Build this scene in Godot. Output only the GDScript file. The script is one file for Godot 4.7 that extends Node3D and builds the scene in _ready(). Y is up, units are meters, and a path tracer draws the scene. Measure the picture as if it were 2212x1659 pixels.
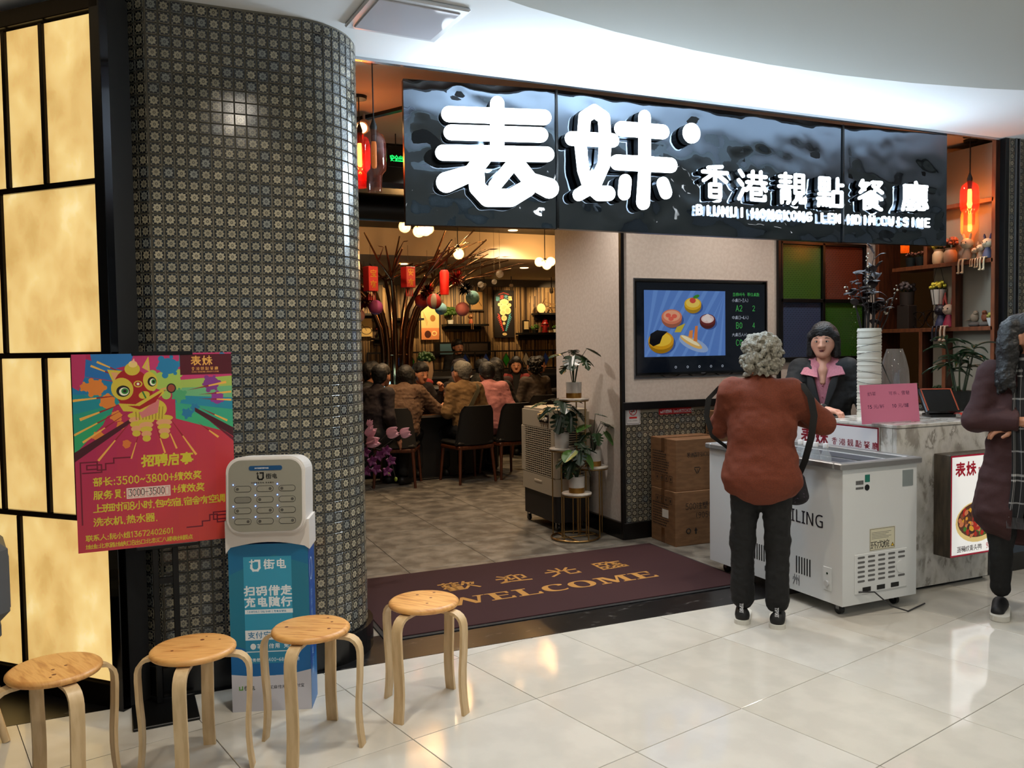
extends Node3D
# A restaurant front in a shopping mall. World frame: x runs along the storefront, -z goes into the restaurant, y is up; the camera stands at the origin in plan.

var used := {}
var mats := {}
var rng := RandomNumberGenerator.new()


class B:
	# collects triangles; the corners of a face are given counter-clockwise as seen from outside
	var v := PackedVector3Array()
	var n := PackedVector3Array()
	var uv := PackedVector2Array()
	var ix := PackedInt32Array()
	var col := PackedColorArray()
	var tint := Color.WHITE
	var tinted := false
	var xf := Transform3D.IDENTITY

	func put(p: Vector3, nn: Vector3, t := Vector2.ZERO) -> int:
		v.append(xf * p)
		n.append((xf.basis * nn).normalized())
		uv.append(t)
		if tinted:
			col.append(tint)
		return v.size() - 1

	func tri(a: Vector3, b: Vector3, c: Vector3) -> void:
		var nn := (b - a).cross(c - a).normalized()
		var i := put(a, nn)
		put(b, nn)
		put(c, nn)
		ix.append_array([i, i + 2, i + 1])

	func quad(a: Vector3, b: Vector3, c: Vector3, d: Vector3, u0 := Vector2.ZERO, u1 := Vector2(1, 1)) -> void:
		# u0 is the uv of a (lower left), u1 of c (upper right)
		var nn := (b - a).cross(d - a)
		if nn.length_squared() < 1e-16:
			nn = (c - b).cross(d - b)
		nn = nn.normalized()
		var i := put(a, nn, u0)
		put(b, nn, Vector2(u1.x, u0.y))
		put(c, nn, u1)
		put(d, nn, Vector2(u0.x, u1.y))
		ix.append_array([i, i + 2, i + 1, i, i + 3, i + 2])

	func box(c: Vector3, s: Vector3, bev := 0.0, fit := false) -> void:
		# uv in metres on every face, or 0 to 1 when fit is set
		var h := s / 2.0
		var k := minf(bev, minf(h.x, minf(h.y, h.z)) * 0.95)
		var ax := [Vector3.RIGHT, Vector3.UP, Vector3.BACK]
		for a in 3:
			for sg in [-1.0, 1.0]:
				var w: Vector3 = ax[a] * sg
				var up: Vector3 = ax[1] if a != 1 else ax[2] * -sg
				var rt: Vector3 = up.cross(w)
				var hr: float = absf(rt.dot(h))
				var hu: float = absf(up.dot(h))
				var o: Vector3 = c + w * absf(w.dot(h))
				var m := Vector2(hr, hu) * 2.0
				if fit:
					m = Vector2(1, 1)
				quad(o - rt * (hr - k) - up * (hu - k), o + rt * (hr - k) - up * (hu - k), o + rt * (hr - k) + up * (hu - k), o - rt * (hr - k) + up * (hu - k), Vector2(0, m.y), Vector2(m.x, 0))
		if k <= 0.0:
			return
		for a in 3:
			var b := (a + 1) % 3
			var e := (a + 2) % 3
			for sb in [-1.0, 1.0]:
				for se in [-1.0, 1.0]:
					var p0 := c
					var p1 := c
					p0[a] -= h[a] - k
					p1[a] += h[a] - k
					var q0 := p0
					var q1 := p1
					p0[b] += sb * h[b]
					p1[b] += sb * h[b]
					p0[e] += se * (h[e] - k)
					p1[e] += se * (h[e] - k)
					q0[b] += sb * (h[b] - k)
					q1[b] += sb * (h[b] - k)
					q0[e] += se * h[e]
					q1[e] += se * h[e]
					if sb * se > 0:
						quad(p1, p0, q0, q1)
					else:
						quad(p0, p1, q1, q0)
		for sx in [-1.0, 1.0]:
			for sy in [-1.0, 1.0]:
				for sz in [-1.0, 1.0]:
					var px := c + Vector3(sx * h.x, sy * (h.y - k), sz * (h.z - k))
					var py := c + Vector3(sx * (h.x - k), sy * h.y, sz * (h.z - k))
					var pz := c + Vector3(sx * (h.x - k), sy * (h.y - k), sz * h.z)
					if sx * sy * sz > 0:
						tri(px, py, pz)
					else:
						tri(px, pz, py)

	func lathe(prof: Array, seg := 24, from := 0.0, sweep := TAU) -> void:
		# prof: Vector2(radius, height) from bottom to top on the outside
		var np := prof.size()
		var dn := []
		for i in np - 1:
			var d: Vector2 = (prof[i + 1] - prof[i])
			dn.append(Vector2(d.y, -d.x).normalized() if d.length() > 1e-7 else Vector2(1, 0))
		for i in np - 1:
			if (prof[i + 1] - prof[i]).length() < 1e-7:
				continue
			var n0: Vector2 = dn[i]
			var n1: Vector2 = dn[i]
			if i > 0 and dn[i - 1].dot(dn[i]) > 0.7:
				n0 = (dn[i - 1] + dn[i]).normalized()
			if i < np - 2 and dn[i + 1].dot(dn[i]) > 0.7:
				n1 = (dn[i + 1] + dn[i]).normalized()
			var base := v.size()
			for s in seg + 1:
				var a := from + sweep * s / seg
				var dir := Vector3(cos(a), 0, -sin(a))
				put(dir * prof[i].x + Vector3.UP * prof[i].y, dir * n0.x + Vector3.UP * n0.y, Vector2(float(s) / seg, prof[i].y))
				put(dir * prof[i + 1].x + Vector3.UP * prof[i + 1].y, dir * n1.x + Vector3.UP * n1.y, Vector2(float(s) / seg, prof[i + 1].y))
			for s in seg:
				var k := base + s * 2
				ix.append_array([k, k + 1, k + 2, k + 1, k + 3, k + 2])

	func cyl(a: Vector3, b: Vector3, r: float, seg := 16, r2 := -1.0) -> void:
		tube([a, b], [r, r2 if r2 >= 0 else r], seg)

	func tube(pts: Array, rad: Array, seg := 10, flat := 1.0, up := Vector3.ZERO, caps := true) -> void:
		# flat < 1 squashes the section along its second axis
		var np := pts.size()
		var side := Vector3.ZERO
		var base := v.size()
		var other := Vector3.ZERO
		for i in np:
			var t: Vector3 = (pts[mini(i + 1, np - 1)] - pts[maxi(i - 1, 0)]).normalized()
			if i == 0:
				var ref := up if up != Vector3.ZERO else (Vector3.UP if absf(t.y) < 0.9 else Vector3.RIGHT)
				side = t.cross(ref).normalized()
			else:
				side = (side - t * side.dot(t)).normalized()
			other = side.cross(t)
			var r: float = rad[mini(i, rad.size() - 1)]
			for s in seg + 1:
				var a := TAU * s / seg
				var d := side * cos(a) + other * sin(a) * flat
				var nn := side * cos(a) * flat + other * sin(a)
				put(pts[i] + d * r, nn, Vector2(float(s) / seg, float(i) / maxi(1, np - 1)))
		for i in np - 1:
			for s in seg:
				var k := base + i * (seg + 1) + s
				var m := k + seg + 1
				ix.append_array([k, k + 1, m, k + 1, m + 1, m])
		if caps:
			for e in [0, np - 1]:
				var t: Vector3 = (pts[1] - pts[0]).normalized() if e == 0 else (pts[np - 1] - pts[np - 2]).normalized()
				var cn := -t if e == 0 else t
				var c0 := put(pts[e], cn)
				var k0 := v.size()
				for s in seg:
					var q := v[base + e * (seg + 1) + s]
					v.append(q)
					n.append((xf.basis * cn).normalized())
					uv.append(Vector2.ZERO)
					if tinted:
						col.append(tint)
				for s in seg:
					var a := k0 + s
					var b := k0 + (s + 1) % seg
					if e == 0:
						ix.append_array([c0, b, a])
					else:
						ix.append_array([c0, a, b])

	func prism(poly: PackedVector2Array, z0: float, z1: float, faces := 3) -> void:
		# poly in the xy plane, extruded along z; faces: 1 front cap, 2 back cap, sides always
		var p := poly
		if Geometry2D.is_polygon_clockwise(p):
			p = p.duplicate()
			p.reverse()
		var np := p.size()
		var t := Geometry2D.triangulate_polygon(p)
		for cap in 2:
			if not faces & (1 << cap):
				continue
			var z := z1 if cap == 0 else z0
			var nn := Vector3(0, 0, 1 if cap == 0 else -1)
			var base := v.size()
			for q in p:
				put(Vector3(q.x, q.y, z), nn, Vector2(q.x, -q.y))
			for k in range(0, t.size(), 3):
				var a := p[t[k]]
				var b := p[t[k + 1]]
				var c := p[t[k + 2]]
				var ccw := (b - a).cross(c - a) > 0
				if ccw == (cap == 0):
					ix.append_array([base + t[k], base + t[k + 2], base + t[k + 1]])
				else:
					ix.append_array([base + t[k], base + t[k + 1], base + t[k + 2]])
		for i in np:
			var a := p[i]
			var b := p[(i + 1) % np]
			quad(Vector3(a.x, a.y, z0), Vector3(b.x, b.y, z0), Vector3(b.x, b.y, z1), Vector3(a.x, a.y, z1), Vector2(0, 0), Vector2(a.distance_to(b), z1 - z0))

	func ball(c: Vector3, r: Vector3, seg := 16, rings := 10) -> void:
		var base := v.size()
		for i in rings + 1:
			var th := PI * i / rings
			for s in seg + 1:
				var ph := TAU * s / seg
				var d := Vector3(sin(th) * cos(ph), cos(th), -sin(th) * sin(ph))
				put(c + d * r, d / r, Vector2(float(s) / seg, float(i) / rings))
		for i in rings:
			for s in seg:
				var k := base + i * (seg + 1) + s
				var m := k + seg + 1
				ix.append_array([k, k + 1, m, k + 1, m + 1, m])

	func grid(nu: int, nv: int, f: Callable) -> void:
		# f(u, v) -> Vector3 for u, v in 0..1; smooth normals
		var p := []
		for j in nv + 1:
			for i in nu + 1:
				p.append(f.call(float(i) / nu, float(j) / nv))
		var base := v.size()
		for j in nv + 1:
			for i in nu + 1:
				var du: Vector3 = p[j * (nu + 1) + mini(i + 1, nu)] - p[j * (nu + 1) + maxi(i - 1, 0)]
				var dv: Vector3 = p[mini(j + 1, nv) * (nu + 1) + i] - p[maxi(j - 1, 0) * (nu + 1) + i]
				var nn := du.cross(dv)
				put(p[j * (nu + 1) + i], nn.normalized() if nn.length_squared() > 1e-20 else Vector3.UP, Vector2(float(i) / nu, 1.0 - float(j) / nv))
		for j in nv:
			for i in nu:
				var k := base + j * (nu + 1) + i
				var m := k + nu + 1
				ix.append_array([k, m, k + 1, k + 1, m, m + 1])

	func mesh(m: Material = null) -> ArrayMesh:
		var a := []
		a.resize(Mesh.ARRAY_MAX)
		a[Mesh.ARRAY_VERTEX] = v
		a[Mesh.ARRAY_NORMAL] = n
		a[Mesh.ARRAY_TEX_UV] = uv
		a[Mesh.ARRAY_INDEX] = ix
		if tinted:
			a[Mesh.ARRAY_COLOR] = col
		var out := ArrayMesh.new()
		out.add_surface_from_arrays(Mesh.PRIMITIVE_TRIANGLES, a)
		if m:
			out.surface_set_material(0, m)
		return out


func numbered(called: String) -> String:
	var k: int = used.get(called, 0)
	used[called] = k + 1
	return called if k == 0 else "%s_%03d" % [called, k]


func obj(called: String, mesh: Mesh, parent: Node3D = null, at := Vector3.ZERO, turn := Vector3.ZERO) -> MeshInstance3D:
	var o := MeshInstance3D.new()
	o.mesh = mesh
	o.cast_shadow = GeometryInstance3D.SHADOW_CASTING_SETTING_ON
	o.position = at
	o.rotation = turn
	if parent:
		o.name = called
		parent.add_child(o, true)
	else:
		o.name = numbered(called)
		add_child(o, true)
	return o


func tag(o: Node, label: String, category: String, group := "") -> Node:
	o.set_meta("label", label)
	o.set_meta("category", category)
	if group:
		o.set_meta("group", group)
	return o


func thing(called: String, label: String, category: String, at := Vector3.ZERO, turn := 0.0, group := "") -> Node3D:
	var o := Node3D.new()
	o.name = numbered(called)
	add_child(o, true)
	o.position = at
	o.rotation.y = turn
	tag(o, label, category, group)
	return o


func copy(src: Node3D, called: String, label: String, at: Vector3, turn := 0.0, group := "") -> Node3D:
	var o: Node3D = src.duplicate()
	o.name = numbered(called)
	add_child(o, true)
	o.position = at
	o.rotation.y = turn
	o.set_meta("label", label)
	if group:
		o.set_meta("group", group)
	return o


func struct(called: String, mesh: Mesh, at := Vector3.ZERO, turn := Vector3.ZERO) -> MeshInstance3D:
	var o := obj(called, mesh, null, at, turn)
	o.set_meta("kind", "structure")
	return o


func mt(key: String, c := Color.WHITE, rough := 0.6, metal := 0.0) -> StandardMaterial3D:
	if mats.has(key):
		return mats[key]
	var m := StandardMaterial3D.new()
	m.resource_name = key
	m.albedo_color = c
	m.roughness = rough
	m.metallic = metal
	mats[key] = m
	return m


func glow(key: String, c: Color, e: float) -> StandardMaterial3D:
	if mats.has(key):
		return mats[key]
	var m := mt(key, c, 0.5)
	m.emission_enabled = true
	m.emission = c
	m.emission_energy_multiplier = e
	return m


func glass(key: String, c: Color, alpha: float, rough := 0.03) -> StandardMaterial3D:
	if mats.has(key):
		return mats[key]
	var m := mt(key, Color(c, alpha), rough)
	m.transparency = BaseMaterial3D.TRANSPARENCY_ALPHA
	return m


func noise(freq: float, ramp: Array, size := 256, kind := FastNoiseLite.TYPE_SIMPLEX_SMOOTH, octaves := 4, sd := 1, warp := 0.0, frac := FastNoiseLite.FRACTAL_FBM) -> NoiseTexture2D:
	# ramp: [offset, colour, offset, colour ...]
	var f := FastNoiseLite.new()
	f.noise_type = kind
	f.seed = sd
	f.frequency = freq
	f.fractal_octaves = octaves
	f.fractal_type = frac
	if warp > 0.0:
		f.domain_warp_enabled = true
		f.domain_warp_amplitude = warp
		f.domain_warp_frequency = freq * 1.5
	var t := NoiseTexture2D.new()
	t.width = size
	t.height = size
	t.seamless = true
	t.noise = f
	if ramp:
		var g := Gradient.new()
		var off := PackedFloat32Array()
		var cc := PackedColorArray()
		for i in range(0, ramp.size(), 2):
			off.append(ramp[i])
			cc.append(ramp[i + 1])
		g.offsets = off
		g.colors = cc
		t.color_ramp = g
	return t


func tri_map(m: StandardMaterial3D, scale: Vector3, world := false) -> StandardMaterial3D:
	m.uv1_triplanar = true
	m.uv1_world_triplanar = world
	m.uv1_scale = scale
	return m


func bump(m: StandardMaterial3D, t: Texture2D, cm: float) -> StandardMaterial3D:
	m.heightmap_enabled = true
	m.heightmap_texture = t
	m.heightmap_scale = cm
	return m


# ---- writing: every character is a list of strokes on a 100 x 100 square (y down), or is put together from smaller ones ("part@x0 y0 x1 y1")
const GLYPH := {
	"一": "5 50 95 50", "口": "15 15 85 15 85 90 15 90 15 15", "日": "20 5 80 5 80 95 20 95 20 5,20 50 80 50",
	"月": "25 5 80 5 80 88 68 95,25 5 25 60 8 95,25 34 80 34,25 62 80 62", "木": "5 30 95 30,50 3 50 97,50 32 8 82,50 32 92 82",
	"禾": "75 5 25 14,5 36 95 36,50 10 50 97,50 38 8 82,50 38 92 82", "土": "15 38 85 38,50 5 50 92,5 92 95 92", "亻": "80 3 15 45,52 30 52 97",
	"氵": "25 6 70 22,10 36 60 50,15 95 80 62", "扌": "10 28 90 28,55 3 55 88 30 96,5 66 95 50", "纟": "65 3 20 36 62 36 15 64 85 58,8 95 90 80",
	"阝": "20 5 20 97,20 5 78 5 50 42 80 62 62 78 42 72", "彳": "65 3 15 34,80 28 8 64,52 46 52 97", "女": "45 3 22 55 82 95,74 30 14 97,4 34 96 34",
	"火": "50 3 50 45 8 95,50 45 94 95,18 26 28 48,84 22 68 46", "灬": "12 20 5 85,35 25 40 75,60 25 67 75,85 20 97 85",
	"宀": "50 0 50 25,8 30 8 80,8 30 92 30 84 75", "艹": "3 45 97 45,30 10 30 85,70 10 70 85", "人": "50 5 46 45 5 95,47 40 96 95",
	"讠": "20 5 50 22,8 42 45 42 45 90 78 75", "钅": "50 3 12 40,28 25 88 25,22 48 80 48,8 68 90 68,50 48 50 95 85 85",
	"石": "5 12 95 12,45 12 6 62,30 50 86 50 86 94 30 94 30 50", "王": "8 10 92 10,12 48 88 48,4 92 96 92,50 10 50 92",
	"耳": "5 8 95 8,25 8 25 78,75 8 75 97,25 30 75 30,25 52 75 52,3 82 97 68", "贝": "25 5 75 5 75 65,25 5 25 65,50 20 48 60 10 97,55 70 92 97",
	"大": "5 35 95 35,50 3 48 40 6 96,50 38 95 96", "力": "10 28 85 28 80 85 62 95,48 3 45 50 8 96", "立": "50 2 50 20,10 22 90 22,28 38 35 80,72 38 62 80,4 92 96 92",
	"攵": "35 3 15 38,22 28 92 28,75 30 50 70 8 97,28 48 92 97", "欠": "40 3 12 42,28 24 90 24 78 45,52 38 48 60 8 97,52 58 94 97",
	"隹": "30 3 6 42,22 28 22 97,60 5 66 20,22 26 94 26,22 50 90 50,22 72 90 72,22 95 96 95,58 26 58 95",
	"米": "50 3 50 97,5 45 95 45,20 10 35 32,80 10 65 32,48 48 8 88,52 48 94 88", "辶": "20 8 35 25,8 42 35 42 25 75 8 92 40 85 95 92",
	"青": "10 12 90 12,15 28 85 28,4 44 96 44,50 2 50 44,25 58 78 58 78 90 68 97,25 58 25 97,25 70 78 70,25 82 78 82",
	"見": "20 4 80 4 80 62 20 62 20 4,20 24 80 24,20 43 80 43,38 64 30 84 6 97,60 64 60 92 94 92 94 78",
	"黑": "18 5 82 5 82 42 18 42 18 5,18 24 82 24,50 5 50 72,12 57 88 57,4 73 96 73+灬@4 76 96 100", "占": "50 3 50 48,50 24 94 24,14 48 86 48 86 94 14 94 14 48",
	"食": "50 2 5 40,50 2 95 40,46 20 54 28,26 36 74 36 74 66 26 66 26 36,26 51 74 51,26 36 26 96 48 88,74 66 50 80,46 70 94 97",
	"未": "18 22 82 22,4 46 96 46,50 3 50 97,48 48 8 86,52 48 94 86",
	"香": "禾@5 0 95 60+日@22 58 78 100", "港": "氵@0 0 26 100+38 20 98 20,52 5 52 38,80 5 80 38,32 40 98 40,48 42 30 66,84 42 98 64,48 60 80 60 80 76 48 76,48 60 48 94 94 94 94 82",
	"靚": "青@0 0 50 100+見@52 0 100 100", "點": "黑@0 0 54 100+占@54 0 100 100",
	"餐": "20 2 12 18,14 12 44 12,40 12 12 42,18 22 28 32,56 6 90 6 62 40,60 18 94 40+食@4 38 96 100",
	"廳": "52 0 56 10,8 13 96 13,10 13 10 60 2 97+耳@16 22 48 62+王@18 64 46 97+52 24 94 24,72 16 72 34,56 34 92 34 92 52 56 52 56 34,68 34 68 52,80 34 80 52,54 60 94 60,56 74 52 90,66 70 66 92 86 92 86 84,78 68 84 78,92 72 98 86",
	"表": "10 14 90 14,18 32 82 32,4 50 96 50,50 3 50 50,46 52 5 82,34 66 34 96 58 82,84 58 60 72,50 52 96 96", "妹": "女@0 0 44 100+未@44 0 100 100",
	"招": "扌@0 0 38 100+46 8 94 8 90 38 78 42,68 8 60 30 42 46+口@46 50 94 97",
	"聘": "耳@0 0 40 100+50 8 94 8 94 40 50 40 50 8,72 0 72 40,50 24 94 24,44 52 98 52,64 52 58 70 90 70 86 90 74 97",
	"启": "50 2 56 12,18 16 84 16 84 40 18 40,18 16 16 55 4 97+口@30 52 88 98",
	"事": "4 12 96 12,50 2 50 90 38 96,24 22 76 22 76 38 24 38 24 22,18 50 82 50 82 76 18 76,4 63 96 63",
	"部": "立@2 0 58 55+口@8 56 54 98+阝@62 0 100 100", "长": "74 6 36 34,4 48 96 48,30 3 30 94 56 82,42 50 92 95",
	"绩": "纟@0 0 34 100+44 10 94 10,48 24 90 24,40 38 98 38,69 2 69 38+贝@46 42 94 98",
	"效": "26 2 30 14,2 20 54 20,16 28 6 46,40 28 52 46,44 42 8 95,14 50 52 94+攵@52 0 100 100",
	"奖": "16 8 22 20,34 2 34 54,6 52 32 34,60 2 44 24,50 12 92 12 66 50,58 22 66 32+大@4 50 96 100",
	"服": "月@0 0 42 100+52 8 92 8 92 34 80 34,52 8 52 97,52 46 90 46 74 72 56 96,58 52 96 96",
	"务": "40 2 10 36,32 14 80 14 44 44 6 54,34 22 60 38 96 52+力@12 50 90 100", "员": "26 4 74 4 74 28 26 28 26 4+贝@12 32 88 100",
	"上": "50 5 50 92,50 45 88 45,4 92 96 92", "班": "王@0 5 34 95+王@62 5 100 95+42 20 38 50,54 3 52 55 34 96",
	"时": "日@0 8 38 90+42 28 98 28,80 3 80 88 66 96,54 45 64 64", "间": "14 2 24 14,12 24 12 97,34 8 90 8 90 90 78 96+日@32 32 72 82",
	"小": "50 3 50 90 36 96,26 34 8 74,74 34 94 74", "包": "34 2 6 42,26 18 88 18 84 66 72 70,24 38 64 38 64 60 24 60,24 38 24 92 92 92 92 76",
	"吃": "口@0 20 36 80+58 2 42 36,52 20 96 20,50 46 90 46 52 90 96 90 96 74",
	"宿": "宀@0 0 100 50+亻@8 32 38 100+40 42 96 42,70 42 62 54,46 56 92 56 92 96 46 96 46 56,46 76 92 76",
	"舍": "50 2 5 42,50 2 95 42,22 44 78 44,50 30 50 66,12 64 88 64+口@22 68 80 100", "有": "4 22 96 22,46 2 8 62+月@28 38 84 100",
	"空": "宀@0 0 100 48+36 32 12 56,62 32 90 52,20 62 80 62,50 62 50 92,6 94 94 94",
	"调": "讠@0 0 32 100+42 6 92 6 92 90 82 96,42 6 42 60 34 97,54 22 82 22,68 14 68 38,52 40 84 40+口@54 52 80 80",
	"洗": "氵@0 0 28 100+50 4 38 32,44 22 94 22,68 2 68 48,34 48 98 48,56 50 50 78 32 97,76 50 76 92 98 92 98 78",
	"衣": "50 2 50 18,5 24 95 24,48 26 5 66,32 50 32 95 58 80,84 42 60 60,46 40 96 95", "机": "木@0 0 44 100+56 10 56 56 42 97,56 10 84 10 84 92 98 92 98 76",
	"热": "扌@0 0 44 70+48 18 84 18 84 60 98 66,66 2 62 40 44 70,50 38 66 50+灬@4 74 96 100", "水": "50 3 50 90 36 96,8 30 42 30 8 84,90 22 58 44,54 42 96 90",
	"器": "口@4 0 46 34+口@54 0 96 34+口@4 64 46 100+口@54 64 96 100+4 48 96 48,50 30 46 50 8 66,54 48 94 66,70 36 78 42",
	"联": "耳@0 0 42 100+56 4 64 18,90 4 80 20,48 26 96 26,44 52 98 52,72 26 70 54 44 97,72 54 98 97",
	"系": "82 4 14 14,46 14 20 34 62 34 16 60 80 56,66 44 86 64,50 58 50 92 40 96,26 70 10 90,72 70 92 90",
	"阮": "阝@0 0 36 100+48 16 92 16,40 42 98 42,60 42 54 74 36 97,78 42 78 92 98 92 98 78", "姐": "女@0 0 46 100+56 8 90 8 90 90,56 8 56 90,56 36 90 36,56 62 90 62,46 92 100 92",
	"地": "土@0 5 38 92+44 40 98 28 92 66 82 68,70 2 70 72,54 18 54 92 98 92 98 76", "北": "32 4 32 92,6 36 32 36,2 82 34 70,62 4 62 90 96 90 96 74,94 24 64 46",
	"京": "50 0 50 14,5 16 95 16,24 30 76 30 76 54 24 54 24 30,50 56 50 92 38 96,26 66 10 88,74 66 92 88",
	"路": "6 6 40 6 40 36 6 36 6 6,24 36 24 92,24 60 44 60,8 50 8 94,2 96 46 88,68 2 48 36,60 16 92 16 46 62,58 28 98 62+口@54 64 92 98",
	"铁": "钅@0 0 40 100+58 6 46 36,54 24 94 24,42 50 98 50,70 4 70 52 42 97,70 52 98 97", "出": "50 3 50 92,16 14 16 46 84 46 84 14,6 56 6 94 94 94 94 56",
	"汇": "氵@0 0 30 100+96 10 40 10 40 92 98 92", "八": "36 14 30 50 5 94,58 8 68 50 96 94", "忠": "20 10 80 10 80 36 20 36 20 10,50 2 50 52,10 66 5 86,28 60 32 92 68 92 70 78,48 58 56 70,82 62 94 82",
	"楼": "木@0 0 40 100+50 6 60 18,90 6 80 18,44 26 98 26,70 2 70 46,68 28 46 46,72 28 96 44,62 48 52 72 90 97,86 62 50 98,42 64 98 64",
	"靓": "青@0 0 50 100+58 6 94 6 94 60,58 6 58 60,76 18 74 58 54 97,80 62 80 92 100 92 100 80", "点": "50 0 50 36,50 18 90 18,20 38 80 38 80 68 20 68 20 38+灬@4 74 96 100",
	"街": "彳@0 0 26 100+32 14 66 14,49 4 49 40,28 38 68 38,32 62 66 62,49 46 49 92,28 92 70 86,72 12 98 12,70 42 100 42,87 42 87 90 78 96",
	"电": "18 18 80 18 80 68 18 68 18 18,18 43 80 43,50 3 50 90 94 90 94 74", "扫": "扌@0 0 42 100+50 16 92 16 92 88 50 88,54 52 92 52",
	"码": "石@0 8 40 95+48 10 88 10 84 46,54 24 50 46 94 46 90 90 76 96,46 68 80 68", "借": "亻@0 0 30 100+38 22 98 22,54 4 54 42,80 4 80 42,34 42 100 42+日@44 54 90 98",
	"走": "14 18 86 18,50 2 50 36,4 38 96 38,50 40 50 84,50 60 82 60,28 54 24 74 4 97,22 76 48 90 98 94",
	"充": "50 0 50 12,5 16 95 16,44 18 26 42 80 38,66 26 86 46,38 50 34 74 8 97,62 48 62 90 94 90 94 74",
	"随": "阝@0 0 30 100+40 6 46 18,34 34 48 34 46 76 34 90,46 80 98 94,54 18 98 18,74 2 54 50,62 34 90 34 90 76 80 80,62 34 62 82,62 48 90 48,62 60 90 60",
	"行": "彳@0 0 40 100+48 16 94 16,42 46 98 46,76 46 76 88 60 96", "支": "6 22 94 22,50 2 50 46,14 46 80 46 50 78 6 97,24 56 94 97",
	"付": "亻@0 0 34 100+36 32 98 32,78 4 78 88 62 96,48 50 58 68", "宝": "宀@0 0 100 48+18 42 82 42,24 64 78 64,6 94 94 94,50 42 50 94,64 74 76 86",
	"芝": "艹@0 0 100 34+46 36 54 48,16 54 82 54 30 82 10 80,24 82 50 92 98 94", "麻": "50 0 54 10,10 14 96 14,12 14 10 60 2 97+木@18 24 54 98+木@56 24 98 98",
	"信": "亻@0 0 34 100+62 2 68 12,38 20 98 20,46 36 92 36,46 52 92 52+口@46 66 92 98", "用": "18 8 84 8 84 88 72 96,18 8 18 60 6 97,18 36 84 36,18 62 84 62,50 8 50 95",
	"免": "40 2 12 34,34 12 66 12 52 30,20 30 82 30 82 56 20 56 20 30,50 30 48 64 8 97,60 58 60 90 94 90 94 76", "押": "扌@0 0 40 100+48 8 94 8 94 60 48 60 48 8,48 34 94 34,71 8 71 97",
	"线": "纟@0 0 36 100+44 30 92 22,40 56 96 46,62 3 66 50 94 96 98 80,84 8 92 18,90 56 48 94",
	"歡": "艹@0 0 56 26+口@4 26 26 44+口@32 26 54 44+隹@2 46 56 100+欠@56 5 100 97", "迎": "辶@0 0 100 100+62 6 44 14 44 62 56 52,66 14 90 14 90 56 80 60,66 14 66 76",
	"光": "50 2 50 38,22 10 34 30,80 8 66 30,4 40 96 40,38 42 34 70 6 97,62 42 62 90 94 90 94 74",
	"臨": "12 4 12 96,12 4 48 4,12 94 50 94,12 30 44 30 44 64 12 64,32 6 32 30,32 64 32 94,60 2 50 26,56 12 96 12,64 20 74 26+口@60 32 92 56+口@50 64 72 94+口@76 64 98 94",
	"当": "50 2 50 34,20 8 32 28,80 6 68 28,14 38 84 38 84 94 12 94,16 66 84 66",
	"前": "26 2 36 16,72 2 62 16,4 20 96 20,14 32 46 32 46 90 36 96,14 32 14 97,14 50 46 50,14 68 46 68,64 34 64 76,86 28 86 88 74 96",
	"叫": "口@0 20 38 82+54 10 54 66 98 54,82 3 82 97", "号": "口@24 2 76 38+4 50 96 50,34 50 28 68 78 68 74 88 58 96",
	"等": "24 0 6 20,20 10 46 10,28 12 36 22,66 0 52 20,62 10 96 10,72 12 82 22,20 32 80 32,50 24 50 48,4 50 96 50,8 68 94 68,68 52 68 90 54 97,28 76 38 88",
	"位": "亻@0 0 34 100+立@36 0 100 97", "桌": "50 0 50 20,50 10 84 10,24 20 76 20 76 54 24 54 24 20,24 37 76 37,4 66 96 66,50 54 50 98,46 68 8 94,54 68 94 94",
	"数": "米@0 0 52 48+26 50 8 78 48 96,42 60 6 97,0 68 54 68+攵@52 0 100 100", "中": "12 24 88 24 88 66 12 66 12 24,50 3 50 97",
	"奶": "女@0 0 44 100+46 12 88 12 80 44 96 44 92 88 80 96,62 12 58 60 42 97", "茶": "艹@0 0 100 28+50 26 6 60,50 26 94 60,20 64 80 64,50 48 50 97,40 70 18 92,60 70 82 92",
	"可": "4 14 96 14,80 14 80 88 64 96,20 36 58 36 58 70 20 70 20 36", "乐": "80 6 24 16 18 48 90 48,52 24 52 88 38 96,28 60 10 84,72 60 92 84",
	"雪": "14 6 86 6,6 22 6 40,6 22 94 22 90 38,50 6 50 52,20 34 36 34,20 46 36 46,64 34 80 34,64 46 80 46,14 62 82 62 82 96 14 96,18 79 82 79",
	"碧": "王@4 0 48 46+72 0 64 12+日@54 12 94 46+石@6 50 94 100", "元": "16 12 84 12,4 40 96 40,38 42 34 70 6 97,62 42 62 90 94 90 94 74",
	"杯": "木@0 0 42 100+46 14 98 14,74 14 44 64,72 40 72 97,78 46 96 66",
	"罐": "22 2 8 28,16 16 46 16,2 42 50 42,26 16 26 86,8 56 8 88 44 88,44 54 44 92+艹@52 0 100 22+口@56 22 74 38+口@78 22 98 38+隹@52 42 100 98",
	"注": "氵@0 0 32 100+62 2 70 14,40 24 96 24,46 56 90 56,68 24 68 92,36 92 100 92", "塑": "10 4 18 14,44 2 36 14,4 18 52 18,10 24 10 40 46 40 46 24,28 18 10 62+月@58 0 96 60+土@8 62 92 100",
	"饮": "28 2 6 36,20 18 48 18 40 34,26 36 26 92 50 76+欠@46 0 100 100", "料": "米@0 5 50 95+58 12 68 24,54 36 64 48,48 72 100 60,84 2 84 97",
	"径": "彳@0 0 36 100+42 12 86 12 42 52,54 22 98 50,46 62 94 62,70 62 70 92,38 94 100 94",
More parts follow.
